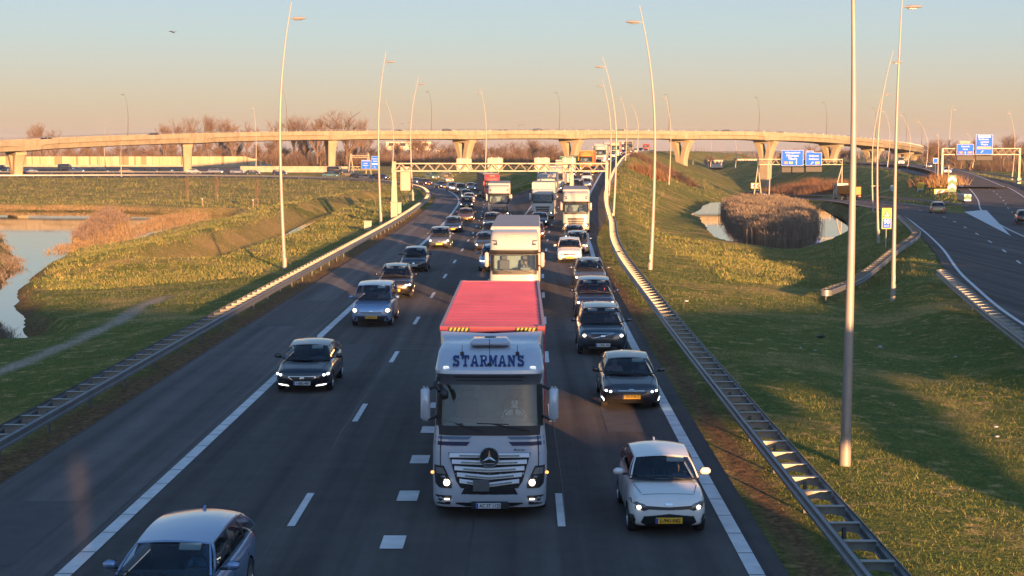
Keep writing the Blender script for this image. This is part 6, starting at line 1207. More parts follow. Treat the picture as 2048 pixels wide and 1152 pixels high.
# fourth lane
car_px('picanto', 'white', 1338, 1065, 'small white hatchback with two people in it, nearest in the right lane', 'R', dh=.02)
car_px('ceed', 'darkgrey', 1263, 814, 'dark grey hatchback with orange plate behind the small white one', 'R')
car_px('xc90', 'petrol', 1206, 707, 'big dark off-roader with roof rails and a chrome slash in its grille', 'R')
car_px('x5', 'navy', 1191, 634, 'dark blue off-roader with red seats and a split grille', 'R')
car_px('suv', 'grey', 1181, 577, 'grey crossover with cold strip lamps behind the red-seated car', 'R')
car_px('mpv', 'white', 1139, 523, 'boxy cream car with bull bar in the right lane', 'R')
car_px('mpv', 'grey', 1155, 506, 'grey-brown family car right behind the boxy cream one', 'R')
car_px('hatch', 'darkgrey', 1149, 484, 'dark car squeezed in front of the lit cream truck', 'R')
def lane_car(kind, col, Y, o, label, cat='car', name='car'):
    i = idx_y(RN, Y); p = offset(RN, o)[i]; hd = lane_heading(RN, Y); return place_car(kind, col, (p.x, p.y, p.z), hd, label, cat, CARQ, name)
lane_car('van', 'silver', 216, -1.75, 'silver high-roof van in the right lane behind the lit truck', 'van', 'van')
lane_car('hatch', 'bluegrey', 236, -1.2, 'blue-grey hatchback behind the silver van')
lane_car('estate', 'white', 252, -1.75, 'white estate two behind the silver van')
lane_car('hatch', 'maroon', 272, -1.4, 'dark red hatchback with one lit lamp just under the gantry beam end')
lane_car('sedan', 'black', 262, -5.0, 'black saloon in the third lane under the gantry beam')
lane_car('suv', 'navy', 300, -1.75, 'navy crossover in front of the white lorry on the climb')
lane_car('hatch', 'white', 296, -5.4, 'white hatchback seen through the gantry lattice')
for k, (Y, o, kd, col) in enumerate([(335, -1.0, 'hatch', 'silver'), (372, -1.2, 'sedan', 'white'), (382, -1.4, 'suv', 'silver'), (425, -1.75, 'suv', 'navy'), (442, -4.9, 'hatch', 'black'), (448, -1.6, 'estate', 'blue'), (505, -1.75, 'sedan', 'navy'), (520, -5.0, 'suv', 'petrol'), (540, -1.75, 'hatch', 'white'), (560, -5, 'hatch', 'black'), (585, -1.75, 'suv', 'black'), (600, -5, 'sedan', 'maroon')]):
    lane_car(kd, col, Y, o, ['silver hatchback beside the orange truck on the climb', 'white saloon at the curve of the right rail', 'silver crossover behind the white saloon at the rail curve', 'navy crossover below the red-sided truck', 'black hatchback beside the last climbing trucks', 'blue estate below the grey-topped truck', 'navy saloon near the crest of the climb', 'petrol-dark crossover near the crest of the climb', 'white hatchback near the crest of the climb', 'black hatchback at the crest in the left lane', 'black crossover at the crest, last but one', 'maroon saloon at the crest, last of the queue'][k])
# right-hand roads
def road_car(kind, col, px, py, z, hd, label, group='cars on the right-hand roads', cat='car', name='car'):
    q = P(px, py, z); r = place_car(kind, col, (q.x, q.y, z), hd, label, cat, group, name); return r
def away(x, y, z, L, hd):  # rear bumper at x, y
    return (x - math.sin(hd) * 0, y, z)
q = P(1904, 431, -.5); place_car('suv', 'gold', (q.x - .6, q.y + 4.6, -.45), math.pi - .25, 'golden-grey car seen from behind by the painted gore triangle', 'car', 'cars on the right-hand roads')
q = P(2048, 447, 0); place_car('hatch', 'black', (q.x + 1.2, q.y + 4.2, -.05), math.pi - .25, 'black hatchback driving away at the right picture edge', 'car', 'cars on the right-hand roads')
def zs1(Y): return min(S1, key=lambda p: abs(p.y - Y))
for kd, col, Y, o, dh, lb in [('suv', 'navy', 392, 1.6, 0, 'dark blue crossover on the slip road between the gantry legs'), ('hatch', 'maroon', 402, 5, 0, 'red hatchback right behind the crossover on the slip road'), ('hatch', 'black', 455, 0, 0, 'black hatchback alone on the sunken slip road, nearest the brush line')]:
    p = zs1(Y); place_car(kd, col, (p.x + o * .2, p.y, p.z + .0), math.pi / 2 - .75 if Y < 450 else math.pi / 2 - .5, lb, 'car', 'cars on the right-hand roads')
for kd, col, i_, lb in [('hatch', 'white', 345, 'white hatchback on the link road right of the viaduct curve'), ('sedan', 'silver', 400, 'silver saloon under the viaduct curve on the link road'), ('van', 'white', 462, 'white van on the link road, farthest under the viaduct')]:
    p = min(S3, key=lambda p: abs(p.y - i_)); place_car(kd, col, (p.x - 1.5, p.y, p.z), lane_heading(S3, i_), lb, 'van' if kd == 'van' else 'car', 'cars on the right-hand roads', 'van' if kd == 'van' else 'car')
# cars on the viaduct
for k, (px, col, kd) in enumerate([(98, 'maroon', 'hatch'), (338, 'navy', 'hatch'), (793, 'darkgrey', 'sedan'), (915, 'black', 'suv'), (1000, 'grey', 'hatch'), (1098, 'navy', 'suv'), (1233, 'black', 'hatch'), (1478, 'black', 'suv'), (1430, 'grey', 'sedan'), (1587, 'black', 'hatch')]):
    i = min(range(3, len(vp) - 3), key=lambda i: abs(vp[i].x / vp[i].y - PY(px, 270, 500).x / 500)); d = vp[i + 2] - vp[i - 2]; n_ = Vector((d.y, -d.x, 0)).normalized(); p = vp[i] - n_ * 4
    place_car(kd, col, (p.x, p.y, p.z - .95), math.atan2(d.y, d.x) + (math.pi / 2 if k % 2 else -math.pi / 2), 'car roof on the viaduct, ' + ['leftmost, above the first span', 'above the noise wall', 'above the two blue signs', 'above the column left of the middle', 'above the middle of the lattice gantry', 'above the column right of the middle', 'beside the gantry leg line', 'above the left legs of the middle sign gantry', 'between two viaduct lamp posts on the right', 'above the middle sign gantry'][k], 'car', 'cars crossing the viaduct')
# ------------------------------------------------------------------ trucks
def loft_cab(rows_, depth, nx=11):
    """rows_: (z, front offset, half width); returns f(u, v): u -1..1 runs round from one rear corner over the front to the other."""
    def at(z):
        for a, b_ in zip(rows_, rows_[1:]):
            if z <= b_[0]:
                t = (z - a[0]) / (b_[0] - a[0]); return lerp(a[1], b_[1], t), lerp(a[2], b_[2], t)
        return rows_[-1][1:]
    def f(x, z):        # front surface point at fraction x (-1..1) of the half width
        y0, w = at(z); ax = abs(x); return Vector((x * w, y0 + .05 * ax ** 2 + .16 * max(0, (ax - .72) / .28) ** 2 + .10 * max(0, (ax - .93) / .07) ** 2, z))
    def s(sg, t, z):    # side surface, t 0 front .. 1 rear
        a = f(sg, z); return Vector((a.x, lerp(a.y, depth, t), z))
    return f, s, at
def strip(mb, f, xs, zs, off=.01, mi=0):
    """curved panel following the cab front between columns xs (left, right) per z."""
    rows = []
    for z, (x0, x1) in zs:
        rows.append([f(lerp(x0, x1, i / xs), z) - Vector((0, off, 0)) for i in range(xs + 1)])
    mb.grid(rows, mi); e0 = [r[0] for r in rows]
    for edge in ([r[0] for r in rows], [r[-1] for r in rows], rows[0], rows[-1]): mb.grid([edge, [p + Vector((0, off + .01, 0)) for p in edge]], mi)
def truck_wheels(root, ys, W=2.45, r=.50):
    for y in ys:
        for sx_ in (-1, 1): add_wheel(root, sx_ * (W / 2 - .17), y, r, .32)
def make_cab(root, kind, white, grille='dark'):
    hero = kind == 'star'
    if hero: rows_ = [(.28, .07, 1.17), (.42, 0, 1.20), (1.0, 0, 1.205), (1.55, .03, 1.20), (1.80, .06, 1.18), (1.99, .08, 1.16), (2.88, .24, 1.13), (2.98, .24, 1.14), (3.10, .17, 1.15), (3.17, .18, 1.15), (3.49, .62, 1.10), (3.56, .90, 1.06), (3.60, 1.25, 1.03)]
    elif kind == 'low': rows_ = [(.35, .05, 1.15), (.5, 0, 1.2), (1.2, 0, 1.2), (1.75, .05, 1.19), (1.95, .08, 1.17), (2.75, .22, 1.14), (2.85, .20, 1.15), (3.0, .3, 1.15), (3.2, .6, 1.12)]
    else: rows_ = [(.32, .06, 1.17), (.48, 0, 1.22), (1.1, 0, 1.22), (1.6, .03, 1.21), (1.82, .06, 1.19), (1.92, .07, 1.18), (2.72, .17, 1.16), (2.80, .10, 1.18), (2.92, .08, 1.19), (3.0, .16, 1.19), (3.3, .22, 1.18), (3.6, .38, 1.15), (3.74, .62, 1.12), (3.80, .95, 1.08)]
    D = 2.25; f, s, at = loft_cab(rows_, D); zt = rows_[-1][0]; wz0, wz1 = (2.0, 2.86) if hero else (1.93, 2.70); wz1 = 2.72 if kind == 'low' else wz1
    zs = sorted(set([r[0] for r in rows_] + [wz0, wz1, lerp(wz0, wz1, .33), lerp(wz0, wz1, .66)] + [.7, 1.3])); xs_ = [-1, -.985, -.96, -.93, -.88, -.8, -.6, -.4, -.2, 0, .2, .4, .6, .8, .88, .93, .96, .985, 1]
    b_ = MB(); cellgrid(b_, f, xs_, zs, lambda x, z: None if abs(x) < .90 and wz0 < z < wz1 else (1 if abs(x) < .98 and wz0 - .02 < z < wz1 + .01 else 0))
    ts = [0, .06, .12, .3, .55, .62, 1]
    for sg in (-1, 1): cellgrid(b_, lambda t, z: s(sg, t, z), ts, zs, lambda t, z: None if .12 < t < .55 and wz0 < z < wz1 - .12 * 0 else (1 if t < .12 and wz0 < z < wz1 else 0))
    top = [[f(x, zt) for x in xs_], [Vector((f(x, zt).x, D, zt + .03)) for x in xs_]]; b_.grid(top)
    bk = [[Vector((x * at(z)[1], D, z)) for x in (-1, 1)] for z in zs]; b_.grid(bk, 0)
    body = b_.build('cab', [white, m_trim], root, smooth=32)
    fl = MB(); fl.box((0, 1.2, .45), (2.2, 2.0, .1)); fl.box((0, 1.35, 1.25), (2.2, 1.7, .1)); fl.build('cab_floor', m_under, root)
    g = MB(); cellgrid(g, lambda x, z: f(x, z) + Vector((0, .012, 0)), [x for x in xs_ if abs(x) <= .93], [z for z in zs if wz0 - .01 <= z <= wz1 + .01], lambda x, z: 0); g.build('windscreen', m_glasst, root, smooth=True)
    for sg in (-1, 1): g = MB(); cellgrid(g, lambda t, z: s(sg, t, z) - Vector((sg * .01, 0, 0)), [.12, .3, .55], [z for z in zs if wz0 - .01 <= z <= wz1 + .01], lambda t, z: 0); g.build('side_window', m_glass, root)
    # inside
    q = MB(); q.bevbox((0, .62, wz0 - .10), (2.1, .62, .26), .06, 0); q.bevbox((.52, .62, wz0 + .06), (.5, .35, .12), .04, 0); q.build('dashboard', mat('dash_grey', (.16, .18, .18), .8), root)
    q = MB(); q.box((0, 1.95, 2.2), (2.05, .04, 1.5)); q.build('bunk_curtain', mat('curtain', (.20, .26, .28), .9, noise_=(6, .2)), root)
    for sx_ in (-.52, .52): q = MB(); q.bevbox((sx_, 1.35, 1.55), (.52, .5, .16), .05); q.bevbox((sx_, 1.6, 1.98), (.5, .14, .75), .06); q.bevbox((sx_, 1.62, 2.45), (.28, .1, .2), .04); q.build('seat', m_seat, root)
    q = MB(); rws = []; c = Vector((.52, .98, wz0 + .05)); e1 = Vector((1, 0, 0)); e2 = Vector((0, .72, .69)); e3 = e1.cross(e2)
    for i in range(21): a = 2 * math.pi * i / 20; rws.append([c + (e1 * math.cos(a) + e2 * math.sin(a)) * (.225 + .016 * math.cos(k)) + e3 * .016 * math.sin(k) for k in (0, 1.57, 3.14, 4.71)])
    q.grid(rws, 0, True); q.tube([c - e1 * .21, c + e1 * .21], .02, 5); q.tube([c, c - e3 * .3 * (1 if e3.y > 0 else -1)], .03, 5); q.build('steering_wheel', m_trim, root, smooth=True)
    # mirrors
    for sg in (-1, 1):
        q = MB(); mx_ = sg * 1.35; q.bevbox((mx_, .22, 2.46), (.20, .15, .74), .07, 0); q.bevbox((mx_, .30, 2.46), (.17, .03, .68), .02, 1)
        for z in (2.76, 2.12): q.tube([(sg * 1.12, .35, z + .06), (sg * 1.30, .25, z)], .035, 6, 1)
        q.build('door_mirror', [white, m_trim], root, smooth=50)
    # wipers and scuttle
    q = MB(); strip(q, f, 14, [(wz0 - .19, (-.90, .90)), (wz0 + .01, (-.93, .93))], .012); q.build('scuttle', m_trim, root, smooth=40)
    for x0, x1 in ((-.12, -.78), (.72, .05)): q = MB(); q.tube([f(x0, wz0 - .1) + Vector((0, -.04, 0)), f(x1 * .8, wz0 + .06) + Vector((0, -.04, 0))], .014, 5); q.tube([f(x1 - .28, wz0 + .07) + Vector((0, -.035, 0)), f(x1 + .3, wz0 + .05) + Vector((0, -.035, 0))], .012, 5); q.build('wiper', m_trim, root)
    def bulb(x, z, r, m_, y=.03, nm='headlight_lamp'):
        q = MB(); p = f(x, z); q.lathe([(.001, -y - .015), (r * .7, -y - .01), (r, -y + .005), (r, .02)], c=(p.x, p.y, p.z), n=14, axis='y'); q.build(nm, m_, root, smooth=True)
    if hero:
        navy = mat('stripe_navy', (.008, .014, .06), .4); steel = mat('stripe_blue', (.08, .14, .22), .4)
        for sg in (-1, 1):
            q = MB(); strip(q, f, 8, [(1.60, tuple(sorted((sg * .40, sg * .97)))), (1.68, tuple(sorted((sg * .34, sg * .97))))], .012, 0); q.build('navy_stripe', navy, root, smooth=40)
            q = MB(); strip(q, f, 8, [(1.73, tuple(sorted((sg * .37, sg * .97)))), (1.79, tuple(sorted((sg * .31, sg * .97))))], .012, 0); q.build('blue_stripe', steel, root, smooth=40)
        # five grille lamellae, each deeper and narrower further down
        q = MB(); strip(q, f, 16, [(.70, (-.50, .50)), (.85, (-.58, .58)), (1.45, (-.72, .72))], .006); q.build('grille_recess', m_grey_g, root, smooth=40)
        lam = mat('lamella_silver', (.72, .74, .78), .3, .15); mesh_ = mat('lamella_mesh', (.26, .30, .27), .45, .5, noise_=(40, .5))
        for k in range(5):
            zc = 1.40 - k * .135; hw_ = .70 - k * .045; q = MB(); V = -.02 * k
            def rowz(zz, o_): return [f(x * hw_, zz + V * (1 - abs(x)) * 1.0) - Vector((0, o_, 0)) for x in [i / 8 - 1 for i in range(17)]]
            q.grid([rowz(zc + .045, .015), rowz(zc + .02, .05), rowz(zc - .035, .055), rowz(zc - .05, .02)], 0)
            q.grid([[p + Vector((0, -.008, 0)) for p in rowz(zc + .015, .05)[2:15]], [p + Vector((0, -.008, 0)) for p in rowz(zc - .02, .054)[2:15]]], 1); q.build('grille_slat', [lam, mesh_], root, smooth=40)
        # star in a ring
        q = MB(); p = f(0, 1.37); rws = []
        for i in range(25): a = 2 * math.pi * i / 24; rws.append([Vector((p.x + (.19 + .022 * math.cos(k)) * math.cos(a), p.y - .08 - .022 * math.sin(k), p.z + (.19 + .022 * math.cos(k)) * math.sin(a))) for k in (0, 1.05, 2.1, 3.14, 4.2, 5.2)])
        q.grid(rws, 0, True)
        for i in range(3):
            a = math.pi / 2 + i * 2.0944; t_ = Vector((math.cos(a), 0, math.sin(a))); n_ = Vector((-math.sin(a), 0, math.cos(a))); c = p - Vector((0, .09, 0)); q.add([c + n_ * .03, c + t_ * .175, c - n_ * .03, c - Vector((0, .025, 0)), c - t_ * .03], [(0, 1, 3), (1, 2, 3), (2, 4, 3), (4, 0, 3)])
        em = q.build('star_emblem', m_chrome, root, smooth=30); q = MB(); q.lathe([(.001, -.07), (.185, -.065), (.19, 0)], c=p, n=24, axis='y'); q.build('emblem_disc', m_grey_g, em)
        q = MB(); strip(q, f, 12, [(.30, (-.42, .42)), (.36, (-.60, .60)), (.70, (-.44, .44)), (.73, (-.40, .40))], .012); q.build('lower_intake', m_grey_g, root, smooth=40)
        for sg in (-1, 1):
            o_ = lambda a, b_: tuple(sorted((sg * a, sg * b_)))
            q = MB(); strip(q, f, 6, [(.70, o_(.66, .88)), (.78, o_(.66, .95)), (1.02, o_(.74, .97)), (1.17, o_(.80, .97))], .016, 0); strip(q, f, 5, [(1.00, o_(.76, .93)), (1.13, o_(.81, .95))], .022, 1); q.build('headlight', [m_trim, mat('lamp_cover', (.22, .22, .23), .25, .5)], root, smooth=40)
            q = MB(); strip(q, f, 5, [(.34, o_(.70, .94)), (.54, o_(.66, .95))], .014); q.build('fog_light_recess', m_grey_g, root, smooth=40)
            bulb(sg * .745, .82, .066, m_hlw, .05); bulb(sg * .80, .93, .055, m_hl, .05, 'headlight_reflector'); bulb(sg * .86, .47, .05, m_hl, .03, 'fog_light')
            q = MB(); strip(q, f, 3, [(.455, o_(.70, .79)), (.475, o_(.70, .79))], .035); q.build('daytime_light', mat('drl_dim', (.7, .7, .7), .3, emit=((1, .9, .75), 1.2)), root)
            q = MB(); q.bevbox((sg * 1.22, .30, .98), (.05, .09, .05), .015); q.build('marker_lamp', m_amb, root)
            q = MB(); p = f(sg * .80, 3.22); q.bevbox((p.x, p.y - .02, p.z + .0), (.13, .05, .06), .02); q.build('roof_lamp', mat('lamp_white', (.8, .8, .8), .3, emit=((1, 1, 1), .15)), root)
            q = MB(); pz = [f(sg * .86, z) - Vector((0, .013, 0)) for z in (1.0, 1.3, 1.6, 1.8)]; q.tube(pz, .008, 4); q.build('corner_seam', m_under, root)
        q = MB(); p = f(-.16, .70); q.bevbox((-.17, -.075, .775), (.34, .02, .26), .01); q.build('grey_plate', mat('grey_cover', (.11, .11, .115), .7, noise_=(8, .3)), root)
        q = MB(); q.bevbox((.01, -.06, .345), (.80, .05, .17), .02, 0); q.bevbox((-.02, -.09, .345), (.52, .015, .115), .006, 1); q.box((-.255, -.099, .345), (.04, .004, .105), 2); pl_ = q.build('number_plate', [m_trim, m_plW, m_euro], root); text('AC ST 1125', .105, (.015, -.101, .345), m_trim, pl_, bold=.002, ex=.002, sx=.85)
        text('Actros', .085, (.62, f(.5, 1.50).y - .012, 1.515), m_chrome, root, ex=.003, shear=.3)
        for sg in (-1, 1): text('28', .07, (sg * 1.02, f(.88, 1.42).y - .012, 1.42), m_trim, root, ex=.003)
        # dark visor band over the windscreen
        q = MB(); strip(q, f, 14, [(2.86, (-.94, .94)), (2.97, (-.96, .96)), (3.09, (-.97, .97))], .03); q.build('visor_band', mat('visor_grey', (.09, .10, .115), .35, .3), root, smooth=40)
        q = MB(); strip(q, f, 12, [(3.02, (-.62, .62)), (3.045, (-.66, .66))], .04); strip(q, f, 12, [(2.95, (-.60, .60)), (2.965, (-.62, .62))], .04); q.build('visor_grooves', m_under, root)
        q = MB(); 
        for pts in [[(-1.1, .30, 2.98), (-1.13, -.12, 2.93), (-1.02, -.24, 2.80)]]: q.tube(pts, .045, 8); 
        q.tube([(-.98, -.22, 2.86), (-.93, -.25, 2.74), (-.90, -.25, 2.64)], [.05, .10, .06], 10); q.build('front_mirror', m_trim, root, smooth=True)
        # roof: cooler box, aerials, air deflector
        q = MB(); q.bevbox((0, 1.10, 3.66), (.86, .62, .17), .07, 0); rw = [[Vector((x, .72 + .03 * (1 - (x / .4) ** 2), z)) for x in (-.38, -.2, 0, .2, .38)] for z in (3.60, 3.625)]; q.grid(rw, 1); q.lathe([(.001, .012), (.12, .01), (.13, 0)], c=(0, 1.25, 3.745), n=16, mi=1, axis='z'); q.build('cooler_box', [white, m_trim], root, smooth=40)
        q = MB(); p = f(0, 3.27); q.lathe([(.045, -.02), (.045, .03), (.02, .05)], c=p, n=10, axis='z'); q.tube([p, p + Vector((0, .05, .55))], .006, 4)
        for sg in (-1, 1): p = f(sg * .53, 3.45); q.lathe([(.04, -.02), (.04, .05), (.015, .07)], c=p, n=10, axis='z'); q.tube([p, p + Vector((0, .02, .2))], .006, 4)
        q.build('roof_aerials', m_trim, root)
        q = MB(); q.grid([[Vector((x, 1.62, 3.50)) for x in (-.95, -.5, 0, .5, .95)], [Vector((x * 1.13, 2.25, 3.75 - .05 * (1 - (abs(x) / .95)))) for x in (-1.0, -.5, 0, .5, 1.0)]])
        for sg in (-1, 1): q.add([(sg * .95, 1.62, 3.50), (sg * 1.13, 2.25, 3.75), (sg * 1.16, 2.55, 3.70), (sg * 1.18, 2.55, 2.2), (sg * 1.15, 2.2, 2.2), (sg * 1.08, 1.7, 3.4)], [(0, 1, 2, 3, 4, 5)])
        q.build('air_deflector', white, root, smooth=20)
        # the firm's name on the roof front, slab letters
        a = f(0, 3.19); b2 = f(0, 3.47); nrm = Vector((0, b2.y - a.y, b2.z - a.z)).normalized(); tilt = math.atan2(nrm.z, nrm.y)
        holder = empty('name_lettering', (0, (a.y + b2.y) / 2 + .0, (a.z + b2.z) / 2 + .012)); holder.parent = root; holder.rotation_euler = (tilt, 0, 0)
        mn = mat('name_navy', (.01, .025, .12), .5); slab = {
            'S': [[(.85, .72), (.85, 1), (.7, 1), (.65, .93), (.5, 1), (.3, 1), (.12, .88), (.12, .62), (.3, .5), (.6, .42), (.68, .3), (.6, .2), (.4, .18), (.27, .3), (.12, .3), (.12, 0), (.27, 0), (.32, .07), (.5, 0), (.7, 0), (.9, .15), (.9, .42), (.7, .56), (.42, .64), (.34, .74), (.42, .82), (.58, .82), (.7, .72)]],
            'T': [[(.05, .66), (.05, 1), (.95, 1), (.95, .66), (.82, .66), (.78, .84), (.60, .84), (.60, .16), (.74, .16), (.74, 0), (.26, 0), (.26, .16), (.40, .16), (.40, .84), (.22, .84), (.18, .66)]],
            'A': [[(0, 0), (0, .15), (.1, .15), (.38, 1), (.62, 1), (.9, .15), (1, .15), (1, 0), (.62, 0), (.62, .15), (.70, .15), (.66, .28), (.34, .28), (.30, .15), (.38, .15), (.38, 0)]],
            'R': [[(.03, 0), (.03, .15), (.14, .15), (.14, .85), (.03, .85), (.03, 1), (.62, 1), (.85, .88), (.85, .58), (.64, .46), (.82, .15), (.97, .15), (.97, 0), (.70, 0), (.46, .44), (.34, .44), (.34, .15), (.46, .15), (.46, 0)]],
            'M': [[(0, 0), (0, .15), (.09, .15), (.09, .85), (0, .85), (0, 1), (.28, 1), (.5, .45), (.72, 1), (1, 1), (1, .85), (.91, .85), (.91, .15), (1, .15), (1, 0), (.66, 0), (.66, .15), (.74, .15), (.74, .66), (.54, .15), (.46, .15), (.26, .66), (.26, .15), (.34, .15), (.34, 0)]],
            'N': [[(.02, 0), (.02, .15), (.12, .15), (.12, .85), (.02, .85), (.02, 1), (.32, 1), (.70, .42), (.70, .85), (.60, .85), (.60, 1), (.98, 1), (.98, .85), (.88, .85), (.88, 0), (.72, 0), (.28, .66), (.28, .15), (.38, .15), (.38, 0)]]}
        W_ = 1.56 / 8; Hh = .33
        for k, ch in enumerate('STARMANS'):
            q = MB(); 
            for pl in slab[ch]: q.prism([(-.80 + (k + .04 + x * .88) * W_, (y - .5) * Hh) for x, y in pl], 0, .012, 'z')
            if ch == 'R': q.prism([(-.80 + (k + .04 + x * .88) * W_, (y - .5) * Hh) for x, y in [(.34, .60), (.56, .60), (.64, .68), (.64, .78), (.56, .85), (.34, .85)]], .010, .016, 'z', 1)
            if ch == 'A': q.prism([(-.80 + (k + .04 + x * .88) * W_, (y - .5) * Hh) for x, y in [(.39, .43), (.61, .43), (.50, .78)]], .010, .016, 'z', 1)
            o_ = q.build('letter', [mn, white], holder)
            bm = bmesh.new(); bm.from_mesh(o_.data); bmesh.ops.triangulate(bm, faces=bm.faces); bm.to_mesh(o_.data); bm.free()
    else:
        q = MB(); strip(q, f, 12, [(.80, (-.55, .55)), (1.05, (-.60, .60)), (1.42, (-.66, .66))], .010); q.build('grille', m_grey_g if grille == 'dark' else mat('chrome_grille', (.5, .45, .38), .3, .6), root, smooth=40)
        q = MB(); strip(q, f, 12, [(.72, (-.50, .50)), (.77, (-.52, .52))], .02); strip(q, f, 12, [(1.18, (-.62, .62)), (1.22, (-.63, .63))], .02); strip(q, f, 12, [(.98, (-.58, .58)), (1.01, (-.59, .59))], .02); q.build('grille_bars', white, root)
        q = MB(); strip(q, f, 12, [(.36, (-.5, .5)), (.62, (-.45, .45))], .012); q.build('lower_intake', m_grey_g, root, smooth=40)
        for sg in (-1, 1):
            o_ = lambda a, b_: tuple(sorted((sg * a, sg * b_)))
            q = MB(); strip(q, f, 6, [(.60, o_(.68, .90)), (.70, o_(.66, .97)), (.92, o_(.74, .98))], .016); q.build('headlight', m_hl, root, smooth=40); bulb(sg * .78, .73, .07, m_hlw, .04)
            if kind != 'low': q = MB(); strip(q, f, 5, [(3.16, o_(.70, .86)), (3.40, o_(.74, .95))], .014); q.build('roof_lamp', m_hl, root, smooth=40)
        if kind != 'low':
            q = MB(); strip(q, f, 14, [(2.71, (-.95, .95)), (2.80, (-.97, .97)), (2.93, (-.97, .97))], .05); q.build('sun_visor_band', m_trim, root, smooth=40)
            q = MB(); p = f(0, 3.62); q.bevbox((0, p.y - .0, 3.62), (.85, .12, .07), .02); q.build('roof_spoiler_lip', mat('lip', (.3, .29, .27), .4), root)
        q = MB(); q.bevbox((0, -.04, .50), (.52, .02, .115), .006); q.build('number_plate', m_plY, root)
    return f
def box_trailer(root, col, L=13.4, y0=2.95, H=3.98, bogie=True, nm='trailer_body', roof=None):
    mb = MB(); mb.bevbox((0, y0 + L / 2, (H + 1.15) / 2), (2.5, L, H - 1.15), .05); t = mb.build(nm, col, root, smooth=30)
    mb = MB(); mb.grid([[Vector((x, y0 + .04, z)) for x in (-1.19, 1.19)] for z in (1.2, H - .08)]); 
    mb = MB(); mb.bevbox((0, y0 + L / 2, H + .012), (2.44, L - .1, .03), .01); mb.build('roof_sheet', roof or m_bl, root)
    mb = MB(); mb.box((0, y0 + L / 2 - 1, 1.02), (1.1, L + 2.2, .22)); mb.build('chassis', m_under, root)
    mb = MB()
    for sg in (-1, 1): mb.box((sg * 1.2, y0 + L * .42, .75), (.04, L * .42, .5))
    mb.build('side_guard', m_galv, root)
    truck_wheels(root, [1.35, 5.0] + ([y0 + L - 4.6, y0 + L - 3.3, y0 + L - 2.0] if bogie else [y0 + L - 2.2]))
def truck_root(loc, hd, label, group='trucks in the queue', name='truck'):
    r = empty(name, loc, hd); tag(r, label, 'truck', group); return r
silver_t = mat('paint_truck_silver', (.44, .48, .54), .26, .12, coat=.8, noise_=(1, .06)); white_t = mat('paint_truck_white', (.38, .36, .32), .35, 0, coat=.6, noise_=(1.2, .06)); m_curt = mat('trailer_white', (.40, .38, .34), .6, noise_=(.6, .12))
m_red_c = mat('container_red', (.34, .06, .09), .3, noise_=(.7, .3), col2=(.27, .045, .07), bump=(3, .3, .02))
# --- the silver truck with the red container
q = P(980, 1012, .28); TY = 31.0; tr = truck_root((-.66, TY, 0), 0, 'silver truck with STARMANS on its roof, carrying a red container'); make_cab(tr, 'star', silver_t)
cont = MB(); cy0, cL, cw, cz0, cz1 = 3.55, 12.19, 2.44, 1.12, 3.70
cont.box((0, cy0 + cL / 2, cz0 + .08), (cw, cL, .16))
def corr(p0, p1, nvec, z0, z1, n, horizontal=False):
    rows = []; 
    for i in range(n * 4 + 1):
        t = i / (n * 4); d = .03 if i % 4 in (1, 2) else -.012; p = Vector(p0).lerp(Vector(p1), t) + Vector(nvec) * d; rows.append((p, t))
    cont.grid([[Vector((p.x, p.y, z0)) for p, t in rows], [Vector((p.x, p.y, z1)) for p, t in rows]])
corr((-cw / 2 + .04, cy0 + .15, 0), (-cw / 2 + .04, cy0 + cL - .1, 0), (-1, 0, 0), cz0 + .14, cz1 - .1, 44); corr((cw / 2 - .04, cy0 + .15, 0), (cw / 2 - .04, cy0 + cL - .1, 0), (1, 0, 0), cz0 + .14, cz1 - .1, 44); corr((-cw / 2 + .1, cy0 + .04, 0), (cw / 2 - .1, cy0 + .04, 0), (0, -1, 0), cz0 + .14, cz1 - .2, 9)
rr = []; n = 34
for i in range(n * 4 + 1): t = i / (n * 4); rr.append([Vector((x, cy0 + .25 + t * (cL - .4), cz1 - .035 + (.03 if i % 4 in (1, 2) else -.03) + .01 * (1 - (x / 1.2) ** 2) - .012 * math.sin(t * 9) * (1 - (x / 1.2) ** 2))) for x in (-1.16, -.6, 0, .6, 1.16)])
cont.grid(rr)
for sx_ in (-1, 1):
    cont.box((sx_ * (cw / 2 - .03), cy0 + cL / 2, cz1 - .04), (.07, cL - .3, .10))
    for yy in (cy0 + .08, cy0 + cL - .08): cont.box((sx_ * (cw / 2 - .08), yy, (cz0 + cz1) / 2 + .002), (.155, .155, cz1 - cz0 - .01)); cont.bevbox((sx_ * (cw / 2 - .09), yy, cz1 - .055), (.19, .2, .13), .012)
cont.box((0, cy0 + .08, cz1 - .07), (cw - .36, .10, .13)); cont.box((0, cy0 + cL - .08, cz1 - .06), (cw - .3, .12, .12)); cont.box((0, cy0 + cL - .06, 2.4), (cw - .2, .05, 2.4))
co = cont.build('red_container', m_red_c, None, loc=tr.location); tag(co, 'red corrugated shipping container riding behind the silver cab', 'shipping container')
hz = MB()
for sg in (-1, 1):
    for k in range(5): x0 = sg * .78 - .23 + k * .092; hz.add([(x0, cy0 + .018, cz1 - .115), (x0 + .045, cy0 + .018, cz1 - .115), (x0 + .08, cy0 + .018, cz1 - .03), (x0 + .035, cy0 + .018, cz1 - .03)], [(0, 1, 2, 3)])
hz.build('hazard_stripes', mat('hazard_yellow', (.7, .45, .05), .5), co)
hz = MB()
for sg in (-1, 1): hz.box((sg * .78, cy0 + .026, cz1 - .072), (.50, .008, .10))
hz.build('hazard_backing', m_trim, co)
